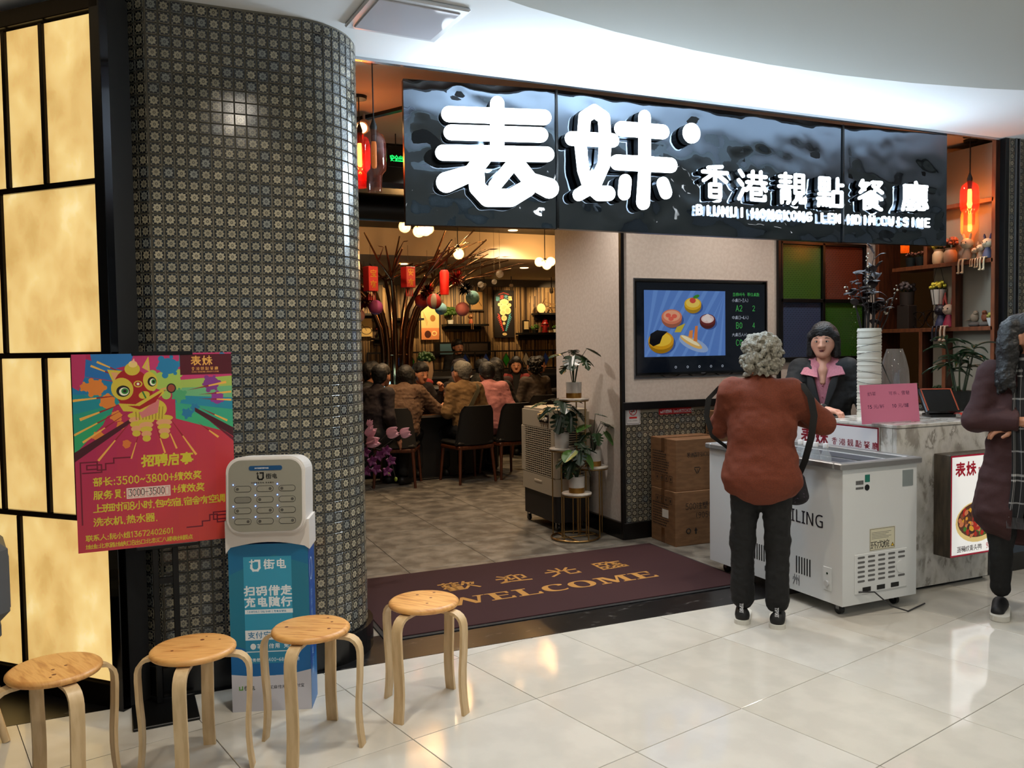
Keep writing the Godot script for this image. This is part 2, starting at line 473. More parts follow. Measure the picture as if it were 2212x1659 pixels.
	"盒": "50 2 5 36,50 2 95 36,28 36 72 36,30 44 70 44 70 58 30 58 30 44,16 66 84 66 84 92,16 66 16 92,38 66 38 92,62 66 62 92,4 94 96 94",
	"名": "40 2 12 38,34 16 82 16 8 66,28 34 44 48+口@32 56 86 98", "称": "禾@0 0 42 100+60 2 46 34,56 18 96 18 88 34,72 36 72 88 60 96,56 48 46 78,86 48 98 76",
	"密": "宀@0 0 100 40+14 32 8 48,24 26 28 48 76 44,74 24 30 52,50 18 56 26,82 32 92 46,50 56 50 92,14 66 14 94 86 94 86 66",
	"安": "宀@0 0 100 48+女@6 30 94 100", "全": "50 2 5 44,50 2 95 44,22 48 78 48,26 70 74 70,6 94 94 94,50 48 50 94",
	"环": "王@0 5 36 95+42 14 98 14,74 14 42 64,70 40 70 97,76 46 96 66", "戊": "6 24 94 24,20 24 18 62 4 97,52 3 58 56 92 97 97 78,76 8 86 18,84 44 40 94",
	"烷": "火@0 5 38 97+70 2 70 14,44 18 44 34,44 18 98 18 94 34,52 40 90 40,42 58 98 58,60 58 56 80 38 97,78 58 78 92 98 92 98 80",
	"州": "24 4 24 60 8 97,10 30 4 54,52 6 52 92,36 30 42 50,84 4 84 97,66 30 72 50", "莲": "艹@0 0 100 26+辶@0 20 100 100+46 36 94 36,66 28 56 52 94 52,40 68 98 68,72 46 72 88",
	"藕": "艹@0 0 100 26+30 28 10 34,2 42 42 42,24 30 24 98,20 50 4 74,30 52 42 66,48 30 92 30 92 60 48 60 48 30,48 45 92 45,70 30 70 82,44 68 98 68 94 94 84 97,46 68 46 98,56 84 84 82",
	"炆": "火@0 5 40 97+68 2 72 16,42 22 98 22,84 24 68 64 42 97,54 24 66 58 98 97", "头": "34 8 46 20,22 28 36 40,4 58 96 58,56 3 54 56 6 97,60 70 92 95",
	"鸭": "4 10 44 10 44 60 4 60 4 10,4 34 44 34,24 10 24 97,70 2 64 14,56 16 90 16 86 40,56 16 56 48 94 48 92 86 80 94,66 24 72 34,48 68 84 66",
	"0": "50 4 15 25 15 75 50 96 85 75 85 25 50 4", "1": "25 22 55 5 55 96", "2": "12 25 30 6 70 6 86 26 80 45 12 95 90 95", "3": "14 8 82 8 46 42 78 50 86 72 70 92 35 96 12 84",
	"4": "66 96 66 5 8 70 94 70", "5": "82 6 24 6 18 44 60 40 86 62 78 88 45 97 12 86", "6": "76 8 40 18 14 60 22 90 52 97 84 80 82 58 52 46 18 64", "7": "10 8 90 8 42 96",
	"8": "50 4 20 14 20 38 50 48 80 38 80 14 50 4,50 48 14 62 14 86 50 97 86 86 86 62 50 48", "9": "82 38 50 54 18 42 18 16 48 4 80 16 86 44 60 86 26 95",
	"A": "5 97 50 4 95 97,22 66 78 66", "B": "15 4 15 97 65 97 88 84 88 62 65 49 15 49,65 49 80 38 80 16 62 4 15 4", "C": "90 20 60 4 30 8 10 40 12 70 36 95 66 96 92 80",
	"D": "15 4 15 97 56 97 88 72 88 30 56 4 15 4", "E": "88 5 15 5 15 96 88 96,15 50 76 50", "G": "90 20 60 4 28 10 10 45 14 75 40 96 70 94 90 80 90 54 58 54",
	"H": "12 4 12 97,88 4 88 97,12 50 88 50", "I": "50 4 50 97", "K": "15 4 15 97,88 4 15 58,40 42 90 97", "L": "18 4 18 96 88 96", "M": "8 97 8 4 50 66 92 4 92 97",
	"N": "12 97 12 4 88 97 88 4", "O": "50 4 12 28 12 72 50 96 88 72 88 28 50 4", "S": "86 16 50 4 18 16 20 40 80 58 84 82 50 97 12 84", "U": "12 4 12 70 30 95 70 95 88 70 88 4",
	"P": "15 97 15 4 68 4 86 18 86 36 68 50 15 50", "R": "15 97 15 4 68 4 86 18 86 36 68 50 15 50,50 50 90 97", "T": "5 5 95 5,50 5 50 97", "X": "10 4 90 97,90 4 10 97",
	"w": "2 40 26 96 50 50 74 96 98 40", "i": "50 40 50 96,50 12 50 18", "f": "84 8 60 8 46 24 46 97,18 42 80 42", "b": "16 4 16 97,16 52 60 42 86 66 62 96 16 90",
	"m": "8 97 8 42,8 54 32 42 48 56 48 97,48 56 74 42 92 56 92 97", "l": "50 4 50 97", "d": "84 4 84 97,84 52 40 42 14 66 38 96 84 90",
	":": "50 38 50 46,50 84 50 92", ".": "50 92 50 97", "+": "10 52 90 52,50 14 50 90", "-": "5 52 95 52", "~": "8 58 30 44 62 60 92 44", "(": "70 2 35 30 35 70 70 98", ")": "30 2 65 30 65 70 30 98",
	"/": "90 2 10 98", "、": "20 72 50 95", "|": "50 0 50 100", "¥": "10 4 50 45 90 4,50 45 50 97,20 55 80 55,20 72 80 72",
}


func strokes(ch: String) -> Array:
	var out := []
	if not GLYPH.has(ch):
		return out
	for piece in GLYPH[ch].split("+") if ch != "+" else [GLYPH[ch]]:
		var at: int = piece.find("@")
		if at > 0:
			var q: PackedFloat64Array = piece.substr(at + 1).split_floats(" ")
			for s in strokes(piece.substr(0, at)):
				var line := []
				for p in s:
					line.append(Vector2(lerpf(q[0], q[2], p.x / 100.0), lerpf(q[1], q[3], p.y / 100.0)))
				out.append(line)
		else:
			for s in piece.split(","):
				var q: PackedFloat64Array = s.split_floats(" ")
				var line := []
				for k in range(0, q.size() - 1, 2):
					line.append(Vector2(q[k], q[k + 1]))
				out.append(line)
	return out


func wide(ch: String) -> float:
	# the advance of a character in heights
	if ch.unicode_at(0) > 0x2E80:
		return 1.0
	return {" ": 0.35, ".": 0.3, ":": 0.3, "I": 0.3, "l": 0.25, "i": 0.25, "1": 0.5, "(": 0.35, ")": 0.35, "/": 0.5, "|": 0.3, "M": 0.8, "w": 0.75, "m": 0.75, "-": 0.5}.get(ch, 0.58)


class Paint:
	# a picture for flat print; shapes are filled row by row
	var im: Image
	var w: int
	var h: int

	func _init(ww: int, hh: int, c: Color) -> void:
		w = ww
		h = hh
		im = Image.create(w, h, false, Image.FORMAT_RGBA8)
		im.fill(c)

	func rect(x: float, y: float, ww: float, hh: float, c: Color) -> void:
		im.fill_rect(Rect2i(int(x), int(y), maxi(1, int(ww)), maxi(1, int(hh))), c)

	func poly(p: Array, c: Color) -> void:
		var lo := 1e9
		var hi := -1e9
		for q in p:
			lo = minf(lo, q.y)
			hi = maxf(hi, q.y)
		for y in range(maxi(0, int(lo)), mini(h - 1, int(hi)) + 1):
			var yc := y + 0.5
			var xs := PackedFloat32Array()
			for i in p.size():
				var a: Vector2 = p[i]
				var b: Vector2 = p[(i + 1) % p.size()]
				if (a.y <= yc) != (b.y <= yc):
					xs.append(a.x + (yc - a.y) / (b.y - a.y) * (b.x - a.x))
			xs.sort()
			for k in range(0, xs.size() - 1, 2):
				var x0 := int(round(xs[k]))
				var x1 := int(round(xs[k + 1]))
				if x1 > x0:
					im.fill_rect(Rect2i(x0, y, x1 - x0, 1), c)

	func oval(c: Vector2, r: Vector2, col: Color, turn := 0.0, seg := 28) -> void:
		var p := []
		for i in seg:
			p.append(c + Vector2(cos(TAU * i / seg) * r.x, sin(TAU * i / seg) * r.y).rotated(turn))
		poly(p, col)

	func line(pts: Array, t: float, c: Color) -> void:
		for i in pts.size() - 1:
			var a: Vector2 = pts[i]
			var b: Vector2 = pts[i + 1]
			var d := (b - a).normalized() * t / 2.0 if a.distance_to(b) > 1e-5 else Vector2(t / 2.0, 0)
			var s := Vector2(-d.y, d.x)
			poly([a - d + s, b + d + s, b + d - s, a - d - s], c)

	func tex() -> ImageTexture:
		return ImageTexture.create_from_image(im)


func write(p: Paint, s: String, x: float, y: float, hh: float, weight: float, c: Color, gap := 0.08, squash := 1.0) -> float:
	# weight is the stroke's width as a share of the height; returns where the line ends
	for ch in s:
		var adv := wide(ch) * hh * squash
		for st in strokes(ch):
			var pts := []
			for q in st:
				pts.append(Vector2(x + q.x / 100.0 * adv, y + q.y / 100.0 * hh))
			p.line(pts, weight * hh, c)
		x += adv + gap * hh
	return x


func print_mat(key: String, p: Paint, rough := 0.4, lit := 0.0) -> StandardMaterial3D:
	var m := mt(key, Color.WHITE, rough)
	m.albedo_texture = p.tex()
	if lit > 0.0:
		m.emission_enabled = true
		m.emission_operator = BaseMaterial3D.EMISSION_OP_MULTIPLY
		m.emission = Color.WHITE
		m.emission_texture = m.albedo_texture
		m.emission_energy_multiplier = lit
	return m


func letter_mesh(ch: String, hh: float, ww: float, weight: float, depth: float, m: Material, seg := 5) -> ArrayMesh:
	# a character as solid rounded strokes, its lower left corner at the origin, facing +z
	var b := B.new()
	for st in strokes(ch):
		for i in st.size() - 1:
			pill(b, Vector2(st[i].x / 100.0 * ww, (1.0 - st[i].y / 100.0) * hh), Vector2(st[i + 1].x / 100.0 * ww, (1.0 - st[i + 1].y / 100.0) * hh), weight * hh / 2.0, weight * hh / 2.0, depth, seg)
	return b.mesh(m)


func pill(b: B, p: Vector2, q: Vector2, r0: float, r1: float, depth: float, seg := 8) -> void:
	var a := (q - p).angle()
	var o := PackedVector2Array()
	for i in seg + 1:
		o.append(q + Vector2.from_angle(a - PI / 2 + PI * i / seg) * r1)
	for i in seg + 1:
		o.append(p + Vector2.from_angle(a + PI / 2 + PI * i / seg) * r0)
	b.prism(o, 0.0, depth)


func _ready() -> void:
	# ---- camera
	var cam := Camera3D.new()
	cam.transform = Transform3D(Basis(Vector3(0.914596, -0.014801, 0.404098), Vector3(0.031322, 0.998921, -0.034304), Vector3(-0.403154, 0.044031, 0.914072)).orthonormalized(), Vector3(0, 1.4966, 0))
	cam.fov = 49.074
	cam.near = 0.05
	cam.far = 100.0
	add_child(cam)
	cam.current = true
	# ---- environment
	var env := Environment.new()
	env.background_mode = Environment.BG_COLOR
	env.background_color = Color(0.05, 0.055, 0.06)
	env.tonemap_mode = Environment.TONE_MAPPER_LINEAR
	env.tonemap_exposure = 1.0
	env.sdfgi_enabled = true
	env.ssao_enabled = true
	env.ssil_enabled = true
	var we := WorldEnvironment.new()
	we.environment = env
	add_child(we)
	rng.seed = 7
	lights()
	structure()
	column()
	onyx_wall()
	sign_board()
	reception_wall()
	divider_shelf()
	mall_things()
	entrance_things()
	counter_things()
	dining_room()
	dining_things()
	people()


func light_panel(at: Vector3, look: Vector3, size: Vector2, c: Color, e: float) -> AreaLight3D:
	var l := AreaLight3D.new()
	l.area_size = size
	l.light_color = c
	l.light_energy = e
	l.shadow_enabled = true
	l.area_range = 30.0
	l.area_attenuation = 2.0
	add_child(l)
	l.look_at_from_position(at, look, Vector3.UP if absf((look - at).normalized().y) < 0.95 else Vector3.RIGHT)
	return l


func omni(at: Vector3, c: Color, e: float, size := 0.03, parent: Node3D = null) -> OmniLight3D:
	var l := OmniLight3D.new()
	l.light_color = c
	l.light_energy = e
	l.light_size = size
	l.omni_range = 30.0
	l.omni_attenuation = 2.0
	l.shadow_enabled = true
	l.position = at
	(parent if parent else self).add_child(l)
	return l


func spot(at: Vector3, look: Vector3, c: Color, e: float, angle: float, blend := 0.6, size := 0.04) -> SpotLight3D:
	var l := SpotLight3D.new()
	l.light_color = c
	l.light_energy = e
	l.spot_angle = angle
	l.spot_angle_attenuation = blend
	l.light_size = size
	l.spot_range = 30.0
	l.spot_attenuation = 2.0
	l.shadow_enabled = true
	add_child(l)
	l.look_at_from_position(at, look, Vector3.UP if absf((look - at).normalized().y) < 0.95 else Vector3.RIGHT)
	return l


const FILL_WHITE := Color(0.93, 0.97, 1.0)
const WARM := Color(1.0, 0.8, 0.55)


func lights() -> void:
	# the mall's ceiling lights stand in its lower ceiling; their fittings are built with the ceiling
	for p in MALL_LAMPS:
		spot(Vector3(p.x, 2.885, p.y), Vector3(p.x, 0, p.y), Color(1.0, 0.95, 0.88), p.z, 80.0, 1.0, 0.07)
	# added soft fill light over the unseen hall behind the camera
	light_panel(Vector3(2.5, 3.9, 5.0), Vector3(2.5, 0, 5.0), Vector2(6, 4), FILL_WHITE, 9.0)


# x, z and strength of every downlight in the mall's lower ceiling
const MALL_LAMPS := [Vector3(0.55, -2.75, 2.6), Vector3(2.4, -2.3, 2.2), Vector3(4.6, -2.3, 2.2), Vector3(-0.9, -1.2, 1.6), Vector3(1.3, -0.6, 1.6), Vector3(3.6, -0.4, 1.6), Vector3(6.4, -1.6, 1.6)]


func noise_mat(key: String, a: Color, b: Color, freq: float, scale: Vector3, rough: float, world := false, size := 256) -> StandardMaterial3D:
	if mats.has(key):
		return mats[key]
	var m := mt(key, Color.WHITE, rough)
	m.albedo_texture = noise(freq, [0.25, a, 0.75, b], size)
	return tri_map(m, scale, world)


func slab(called: String, lo: Vector3, hi: Vector3, m: Material, bev := 0.0) -> MeshInstance3D:
	var b := B.new()
	b.box((lo + hi) / 2, hi - lo, bev)
	return struct(called, b.mesh(m))


func piece(called: String, lo: Vector3, hi: Vector3, m: Material, parent: Node3D, bev := 0.0) -> MeshInstance3D:
	# a box part of a thing, given in the thing's own frame
	var b := B.new()
	b.box((lo + hi) / 2, hi - lo, bev)
	return obj(called, b.mesh(m), parent)


func structure() -> void:
	var white := noise_mat("white plaster", Color(0.80, 0.80, 0.80), Color(0.83, 0.83, 0.83), 0.02, Vector3.ONE * 0.5, 0.8)
	# ---- mall floor: polished tiles over a bed with fine dark joints
	var grout := mt("floor joint", Color(0.22, 0.21, 0.2), 0.8)
	var bed := slab("floor", Vector3(-3.2, -0.12, -3.87), Vector3(8.0, -0.006, 0.9), grout)
	var tint := [Color(0.80, 0.785, 0.75), Color(0.79, 0.775, 0.735), Color(0.81, 0.80, 0.77)]
	var tm := []
	for i in 3:
		var m := mt("polished tile %d" % i, tint[i], 0.07)
		m.albedo_texture = noise(0.012, [0.3, Color(0.97, 0.97, 0.97), 0.7, Color.WHITE], 256, FastNoiseLite.TYPE_SIMPLEX_SMOOTH, 5, i)
		tri_map(m, Vector3.ONE * 1.3)
		m.metallic_specular = 0.55
		tm.append(m)
	var whole := []
	for i in 3:
		var b := B.new()
		b.box(Vector3(0, -0.01, 0), Vector3(0.597, 0.02, 0.597), 0.0012)
		whole.append(b.mesh(tm[i]))
	var zone := PackedVector2Array([Vector2(-3.2, -3.868), Vector2(8, -3.868), Vector2(8, 0.9), Vector2(-3.2, 0.9)])
	var turn := deg_to_rad(12.66)
	var ax := Vector2(cos(turn), -sin(turn))
	var ay := Vector2(sin(turn), cos(turn))
	for i in range(-12, 14):
		for j in range(-6, 12):
			var c := Vector2(1.496, -3.185) + ax * (i + 0.5) * 0.6 + ay * (j + 0.5) * 0.6
			var sq := PackedVector2Array()
			var inside := 0
			for k in [Vector2(-1, -1), Vector2(1, -1), Vector2(1, 1), Vector2(-1, 1)]:
				var q: Vector2 = c + ax * k.x * 0.2985 + ay * k.y * 0.2985
				sq.append(q)
				if Geometry2D.is_point_in_polygon(q, zone):
					inside += 1
			var pick := posmod(i * 7 + j * 5 + i * j, 3)
			if inside == 4:
				var o := obj("tile", whole[pick], bed, Vector3(c.x, 0, c.y))
				o.rotation.y = turn
			else:
				for cut in Geometry2D.intersect_polygons(sq, zone):
					var b := B.new()
					b.xf = Transform3D(Basis(Vector3.RIGHT, Vector3.BACK, Vector3.DOWN), Vector3.ZERO)
					b.prism(cut, 0.0, 0.02)
					obj("tile", b.mesh(tm[pick]), bed)
	var far_floor := B.new()
	far_floor.box(Vector3(2.4, -0.06, 5.45), Vector3(17, 0.12, 9.1))
	far_floor.box(Vector3(-4.65, -0.06, -1.5), Vector3(2.9, 0.12, 4.8))
	far_floor.box(Vector3(9.45, -0.06, -1.5), Vector3(2.9, 0.12, 4.8))
	struct("floor_hall", far_floor.mesh(tm[0]))
	# ---- threshold of black stone
	var black_stone := mt("black stone", Color.WHITE, 0.3)
	black_stone.albedo_texture = noise(0.02, [0.3, Color(0.035, 0.035, 0.04), 0.78, Color(0.06, 0.06, 0.06), 0.86, Color(0.30, 0.29, 0.28)], 512, FastNoiseLite.TYPE_SIMPLEX_SMOOTH, 5, 3, 30.0)
	tri_map(black_stone, Vector3(0.8, 0.8, 1.6), true)
	slab("trim_1", Vector3(-1.5, -0.06, -4.25), Vector3(6.0, 0.001, -3.87), black_stone)
	# ---- restaurant floor
	var joint := mt("dark joint", Color(0.14, 0.13, 0.12), 0.8)
	var inner := slab("floor_restaurant", Vector3(-1.5, -0.12, -14.2), Vector3(8.6, -0.004, -4.25), joint)
	var cem := []
	for i in 3:
		var m := mt("cement tile %d" % i, Color.WHITE, 0.42)
		m.albedo_texture = noise(0.009, [0.22, Color(0.30, 0.285, 0.26), 0.5, Color(0.40, 0.385, 0.35), 0.8, Color(0.50, 0.48, 0.44)], 512, FastNoiseLite.TYPE_SIMPLEX_SMOOTH, 6, 10 + i, 40.0)
		tri_map(m, Vector3.ONE * 0.9)
		m.uv1_offset = Vector3(i * 0.37, 0, i * 0.21)
		cem.append(m)
	var big := []
	for i in 3:
		var b := B.new()
		b.box(Vector3(0, -0.01, 0), Vector3(0.612, 0.02, 0.597), 0.001)
		big.append(b.mesh(cem[i]))
	for i in range(-3, 10):
		for j in range(0, 16):
			obj("tile", big[posmod(i * 5 + j * 3 + i * j, 3)], inner, Vector3(1.6 + (i + 0.5) * 0.615, 0, -4.525 - (j + 0.0) * 0.6))
	# ---- mall ceiling, its lower part with the curved edge, and the walls that close the hall
	var ceil_white := mt("ceiling white", Color(0.86, 0.87, 0.88), 0.85)
	slab("ceiling", Vector3(-6.1, 3.0, -4.33), Vector3(10.9, 3.2, -2.0), ceil_white)
	slab("trim_2", Vector3(0.6, 2.985, -4.36), Vector3(6.6, 3.03, -4.331), mt("bright metal", Color(0.75, 0.76, 0.78), 0.25, 1.0))
	var low := PackedVector2Array([Vector2(10.9, 2.2), Vector2(-6.1, 2.2), Vector2(-6.1, 0.6)])
	for k in 33:
		# circle through the curve seen in the photograph: deepest at x 3.15, z -3.46
		var x := lerpf(-5.2, 10.2, k / 32.0)
		var r := 6.4
		var dx := clampf((x - 3.15) / 1.0, -r * 0.98, r * 0.98)
		low.append(Vector2(x, -3.46 + r - sqrt(r * r - dx * dx * 0.999)))
	low.append(Vector2(10.9, 0.6))
	var lb := B.new()
	lb.xf = Transform3D(Basis(Vector3.RIGHT, Vector3.BACK, Vector3.DOWN), Vector3(0, 3.0, 0))
	lb.prism(low, 0.0, 0.08)
	var lower := mt("ceiling grey white", Color(0.68, 0.69, 0.67), 0.85)
	struct("ceiling_low", lb.mesh(lower))
	slab("ceiling_hall", Vector3(-6.1, 3.0, -2.0), Vector3(10.9, 3.2, 2.2), ceil_white)
	slab("ceiling_back", Vector3(-6.1, 4.2, 2.2), Vector3(10.9, 4.4, 10.0), ceil_white)
	slab("ceiling_step", Vector3(-6.1, 3.2, 2.1), Vector3(10.9, 4.2, 2.2), ceil_white)
	slab("wall_back", Vector3(-6.1, 0, 10.0), Vector3(10.9, 4.4, 10.2), noise_mat("hall wall", Color(0.62, 0.66, 0.66), Color(0.68, 0.71, 0.71), 0.02, Vector3.ONE * 0.4, 0.6))
	slab("wall_left", Vector3(-6.3, 0, -4.6), Vector3(-6.1, 4.4, 10.2), white)
	slab("wall_right", Vector3(10.9, 0, -4.6), Vector3(11.1, 4.4, 10.2), white)
	for x in [-2.4, 7.4]:
		var b := B.new()
		b.lathe([Vector2(0.38, 0.0), Vector2(0.38, 4.2)], 32)
		struct("pillar", b.mesh(white), Vector3(x, 0, 4.5))
	# glowing panel of the added fill light, behind the camera
	var sky := thing("hall_fill_light", "large flat fill light panel added in the unseen hall ceiling", "light", Vector3(2.5, 4.2, 5.0))
	piece("diffuser", Vector3(-3, -0.03, -2), Vector3(3, 0.0, 2), glow("hall fill panel", FILL_WHITE, 2.0), sky)
	# downlight fittings in the lower mall ceiling
	var ring := B.new()
	ring.lathe([Vector2(0.072, 0.0), Vector2(0.095, -0.012), Vector2(0.1, 0.0)].map(func(p): return Vector2(p.x, p.y)), 24)
	var disc := B.new()
	disc.lathe([Vector2(0.0001, -0.002), Vector2(0.074, -0.001)], 24)
	for i in MALL_LAMPS.size():
		var p: Vector3 = MALL_LAMPS[i]
		var d := thing("downlight", "round recessed downlight in the mall ceiling", "light", Vector3(p.x, 2.919, p.y), 0.0, "mall downlights")
		obj("rim", ring.mesh(mt("lamp rim", Color(0.8, 0.8, 0.8), 0.4)), d)
		obj("lens", disc.mesh(glow("lamp lens", Color(1.0, 0.95, 0.88), 6.0)), d)
	# access hatch of glossy plastic near the column
	var hat := thing("ceiling_hatch", "glossy grey square access hatch in the white ceiling", "hatch", Vector3(1.15, 3.0, -3.73), deg_to_rad(4))
	piece("frame", Vector3(-0.225, -0.018, -0.21), Vector3(0.225, 0.0, 0.21), mt("hatch frame", Color(0.78, 0.79, 0.81), 0.25), hat, 0.006)
	piece("panel", Vector3(-0.19, -0.024, -0.175), Vector3(0.19, -0.016, 0.175), mt("hatch panel", Color(0.72, 0.72, 0.75), 0.05), hat, 0.003)


func flower_tile(key: String, petal: Color, ground: Color) -> StandardMaterial3D:
	# glazed tile with a printed eight-petalled flower; the height picture lifts the petals
	var s := 128
	var p := Paint.new(s, s, ground)
	var hgt := Paint.new(s, s, Color(0.35, 0.35, 0.35))
	var c := Vector2(s, s) / 2.0
	for corner in [Vector2(0, 0), Vector2(s, 0), Vector2(0, s), Vector2(s, s)]:
		p.oval(corner, Vector2(22, 22), petal.darkened(0.15))
		p.oval(corner, Vector2(13, 13), ground)
		p.line([corner, corner.lerp(c, 0.42)], 7.0, petal.darkened(0.2))
	for k in 8:
		var a := TAU * k / 8.0
		p.oval(c + Vector2.from_angle(a) * 35, Vector2(19, 14.5), petal, a)
		hgt.oval(c + Vector2.from_angle(a) * 35, Vector2(19, 14.5), Color(0.75, 0.75, 0.75), a)
	p.oval(c, Vector2(30, 30), petal)
	p.oval(c, Vector2(18, 18), ground.lightened(0.06))
	p.oval(c, Vector2(12, 12), petal.darkened(0.12))
	hgt.oval(c, Vector2(18, 18), Color(0.2, 0.2, 0.2))
	var m := mt(key, Color.WHITE, 0.16)
	m.albedo_texture = p.tex()
	bump(m, hgt.tex(), 0.06)
	m.metallic_specular = 0.6
	return m


var tile_kinds := []


func tile_meshes() -> Array:
	if tile_kinds:
		return tile_kinds
	var tones := [[Color(0.55, 0.525, 0.445), Color(0.10, 0.115, 0.14)], [Color(0.52, 0.50, 0.43), Color(0.09, 0.105, 0.135)], [Color(0.62, 0.59, 0.50), Color(0.115, 0.12, 0.135)], [Color(0.48, 0.49, 0.46), Color(0.095, 0.115, 0.155)]]
	for i in tones.size():
		var b := B.new()
		b.box(Vector3(0, 0, 0.0035), Vector3(0.0465, 0.0465, 0.007), 0.0018, true)
		tile_kinds.append(b.mesh(flower_tile("flower tile %d" % i, tones[i][0], tones[i][1])))
	return tile_kinds


func lay_tiles(owner: Node3D, places: Array, most := 300) -> void:
	# the first ones of the list are parts of their own, all others one joined field
	var kinds := tile_meshes()
	var rest := [[], [], [], []]
	for i in places.size():
		var t: Transform3D = places[i]
		t.basis = t.basis * Basis.from_euler(Vector3(rng.randf_range(-0.012, 0.012), rng.randf_range(-0.012, 0.012), rng.randf_range(-0.008, 0.008)))
		var k := [0, 1, 0, 2, 1, 3, 0, 2][rng.randi() % 8] as int
		if i < most:
			var o := obj("tile", kinds[k], owner)
			o.transform = t
		else:
			rest[k].append(t)
	for k in 4:
		if rest[k].is_empty():
			continue
		var mm := MultiMesh.new()
		mm.transform_format = MultiMesh.TRANSFORM_3D
		mm.mesh = kinds[k]
		mm.instance_count = rest[k].size()
		for i in rest[k].size():
			mm.set_instance_transform(i, rest[k][i])
		var f := MultiMeshInstance3D.new()
		f.multimesh = mm
		f.name = "tile_field"
		f.set_meta("kind", "stuff")
		owner.add_child(f, true)


func plan_wall(plan: Array, y0: float, y1: float, m: Material) -> ArrayMesh:
	# a solid whose outline in plan is given as Vector2(x, z)
	var b := B.new()
	b.xf = Transform3D(Basis(Vector3.RIGHT, Vector3.BACK, Vector3.DOWN), Vector3(0, y1, 0))
	b.prism(PackedVector2Array(plan), 0.0, y1 - y0)
	return b.mesh(m)


func stadium(x0: float, cx: float, zf: float, r: float, grow: float) -> Array:
	var p := []
	var cz := zf - r
	p.append(Vector2(x0 - 0.11 - grow * 0.4, zf - 0.11 + grow))
	p.append(Vector2(x0 - grow * 0.4, zf + grow))
	for k in 25:
		var a := PI / 2 - PI * k / 24.0
		p.append(Vector2(cx + cos(a) * (r + grow), cz + sin(a) * (r + grow)))
	p.append(Vector2(x0 - 0.11 - grow, cz - r - grow))
	return p


func column() -> void:
	var grout := mt("tile grout", Color(0.50, 0.475, 0.42), 0.85)
	var core := struct("pillar_round", plan_wall(stadium(0.06, 0.679, -3.92, 0.35, -0.004), 0.0, 3.0, grout))
	var base := obj("base", plan_wall(stadium(0.06, 0.679, -3.92, 0.35, 0.03), 0.0, 0.13, mt("black base", Color(0.025, 0.025, 0.028), 0.25)), core)
	base.set_meta("label", "black base band")
	var seen := []
	var others := []
	var pitch := 0.0502
	for row in 57:
		var y := 0.155 + row * pitch
		for k in 12:
			var t := Transform3D(Basis.IDENTITY, Vector3(0.06 + 0.026 + k * pitch, y, -3.924))
			if row >= 24 and row < 49:
				seen.append(t)
			else:
				others.append(t)
		for k in 2:
			var q := Basis(Vector3.UP, -PI / 4)
			others.append(Transform3D(q, Vector3(0.06, y, -3.924) + q * Vector3(-0.026 - k * pitch, 0, 0)))
		for k in 16:
			var a := (k * pitch + 0.010) / 0.35
			others.append(Transform3D(Basis(Vector3.UP, a), Vector3(0.679 + sin(a) * 0.3465, y, -4.27 + cos(a) * 0.3465)))
	lay_tiles(core, seen + others)
	# black channel and dark mirror strip between the column and the onyx wall
	var ch := B.new()
	ch.box(Vector3(-0.045, 1.5, -3.985), Vector3(0.075, 3.0, 0.05), 0.004)
	struct("trim_3", ch.mesh(mt("black lacquer", Color(0.02, 0.022, 0.026), 0.12)))


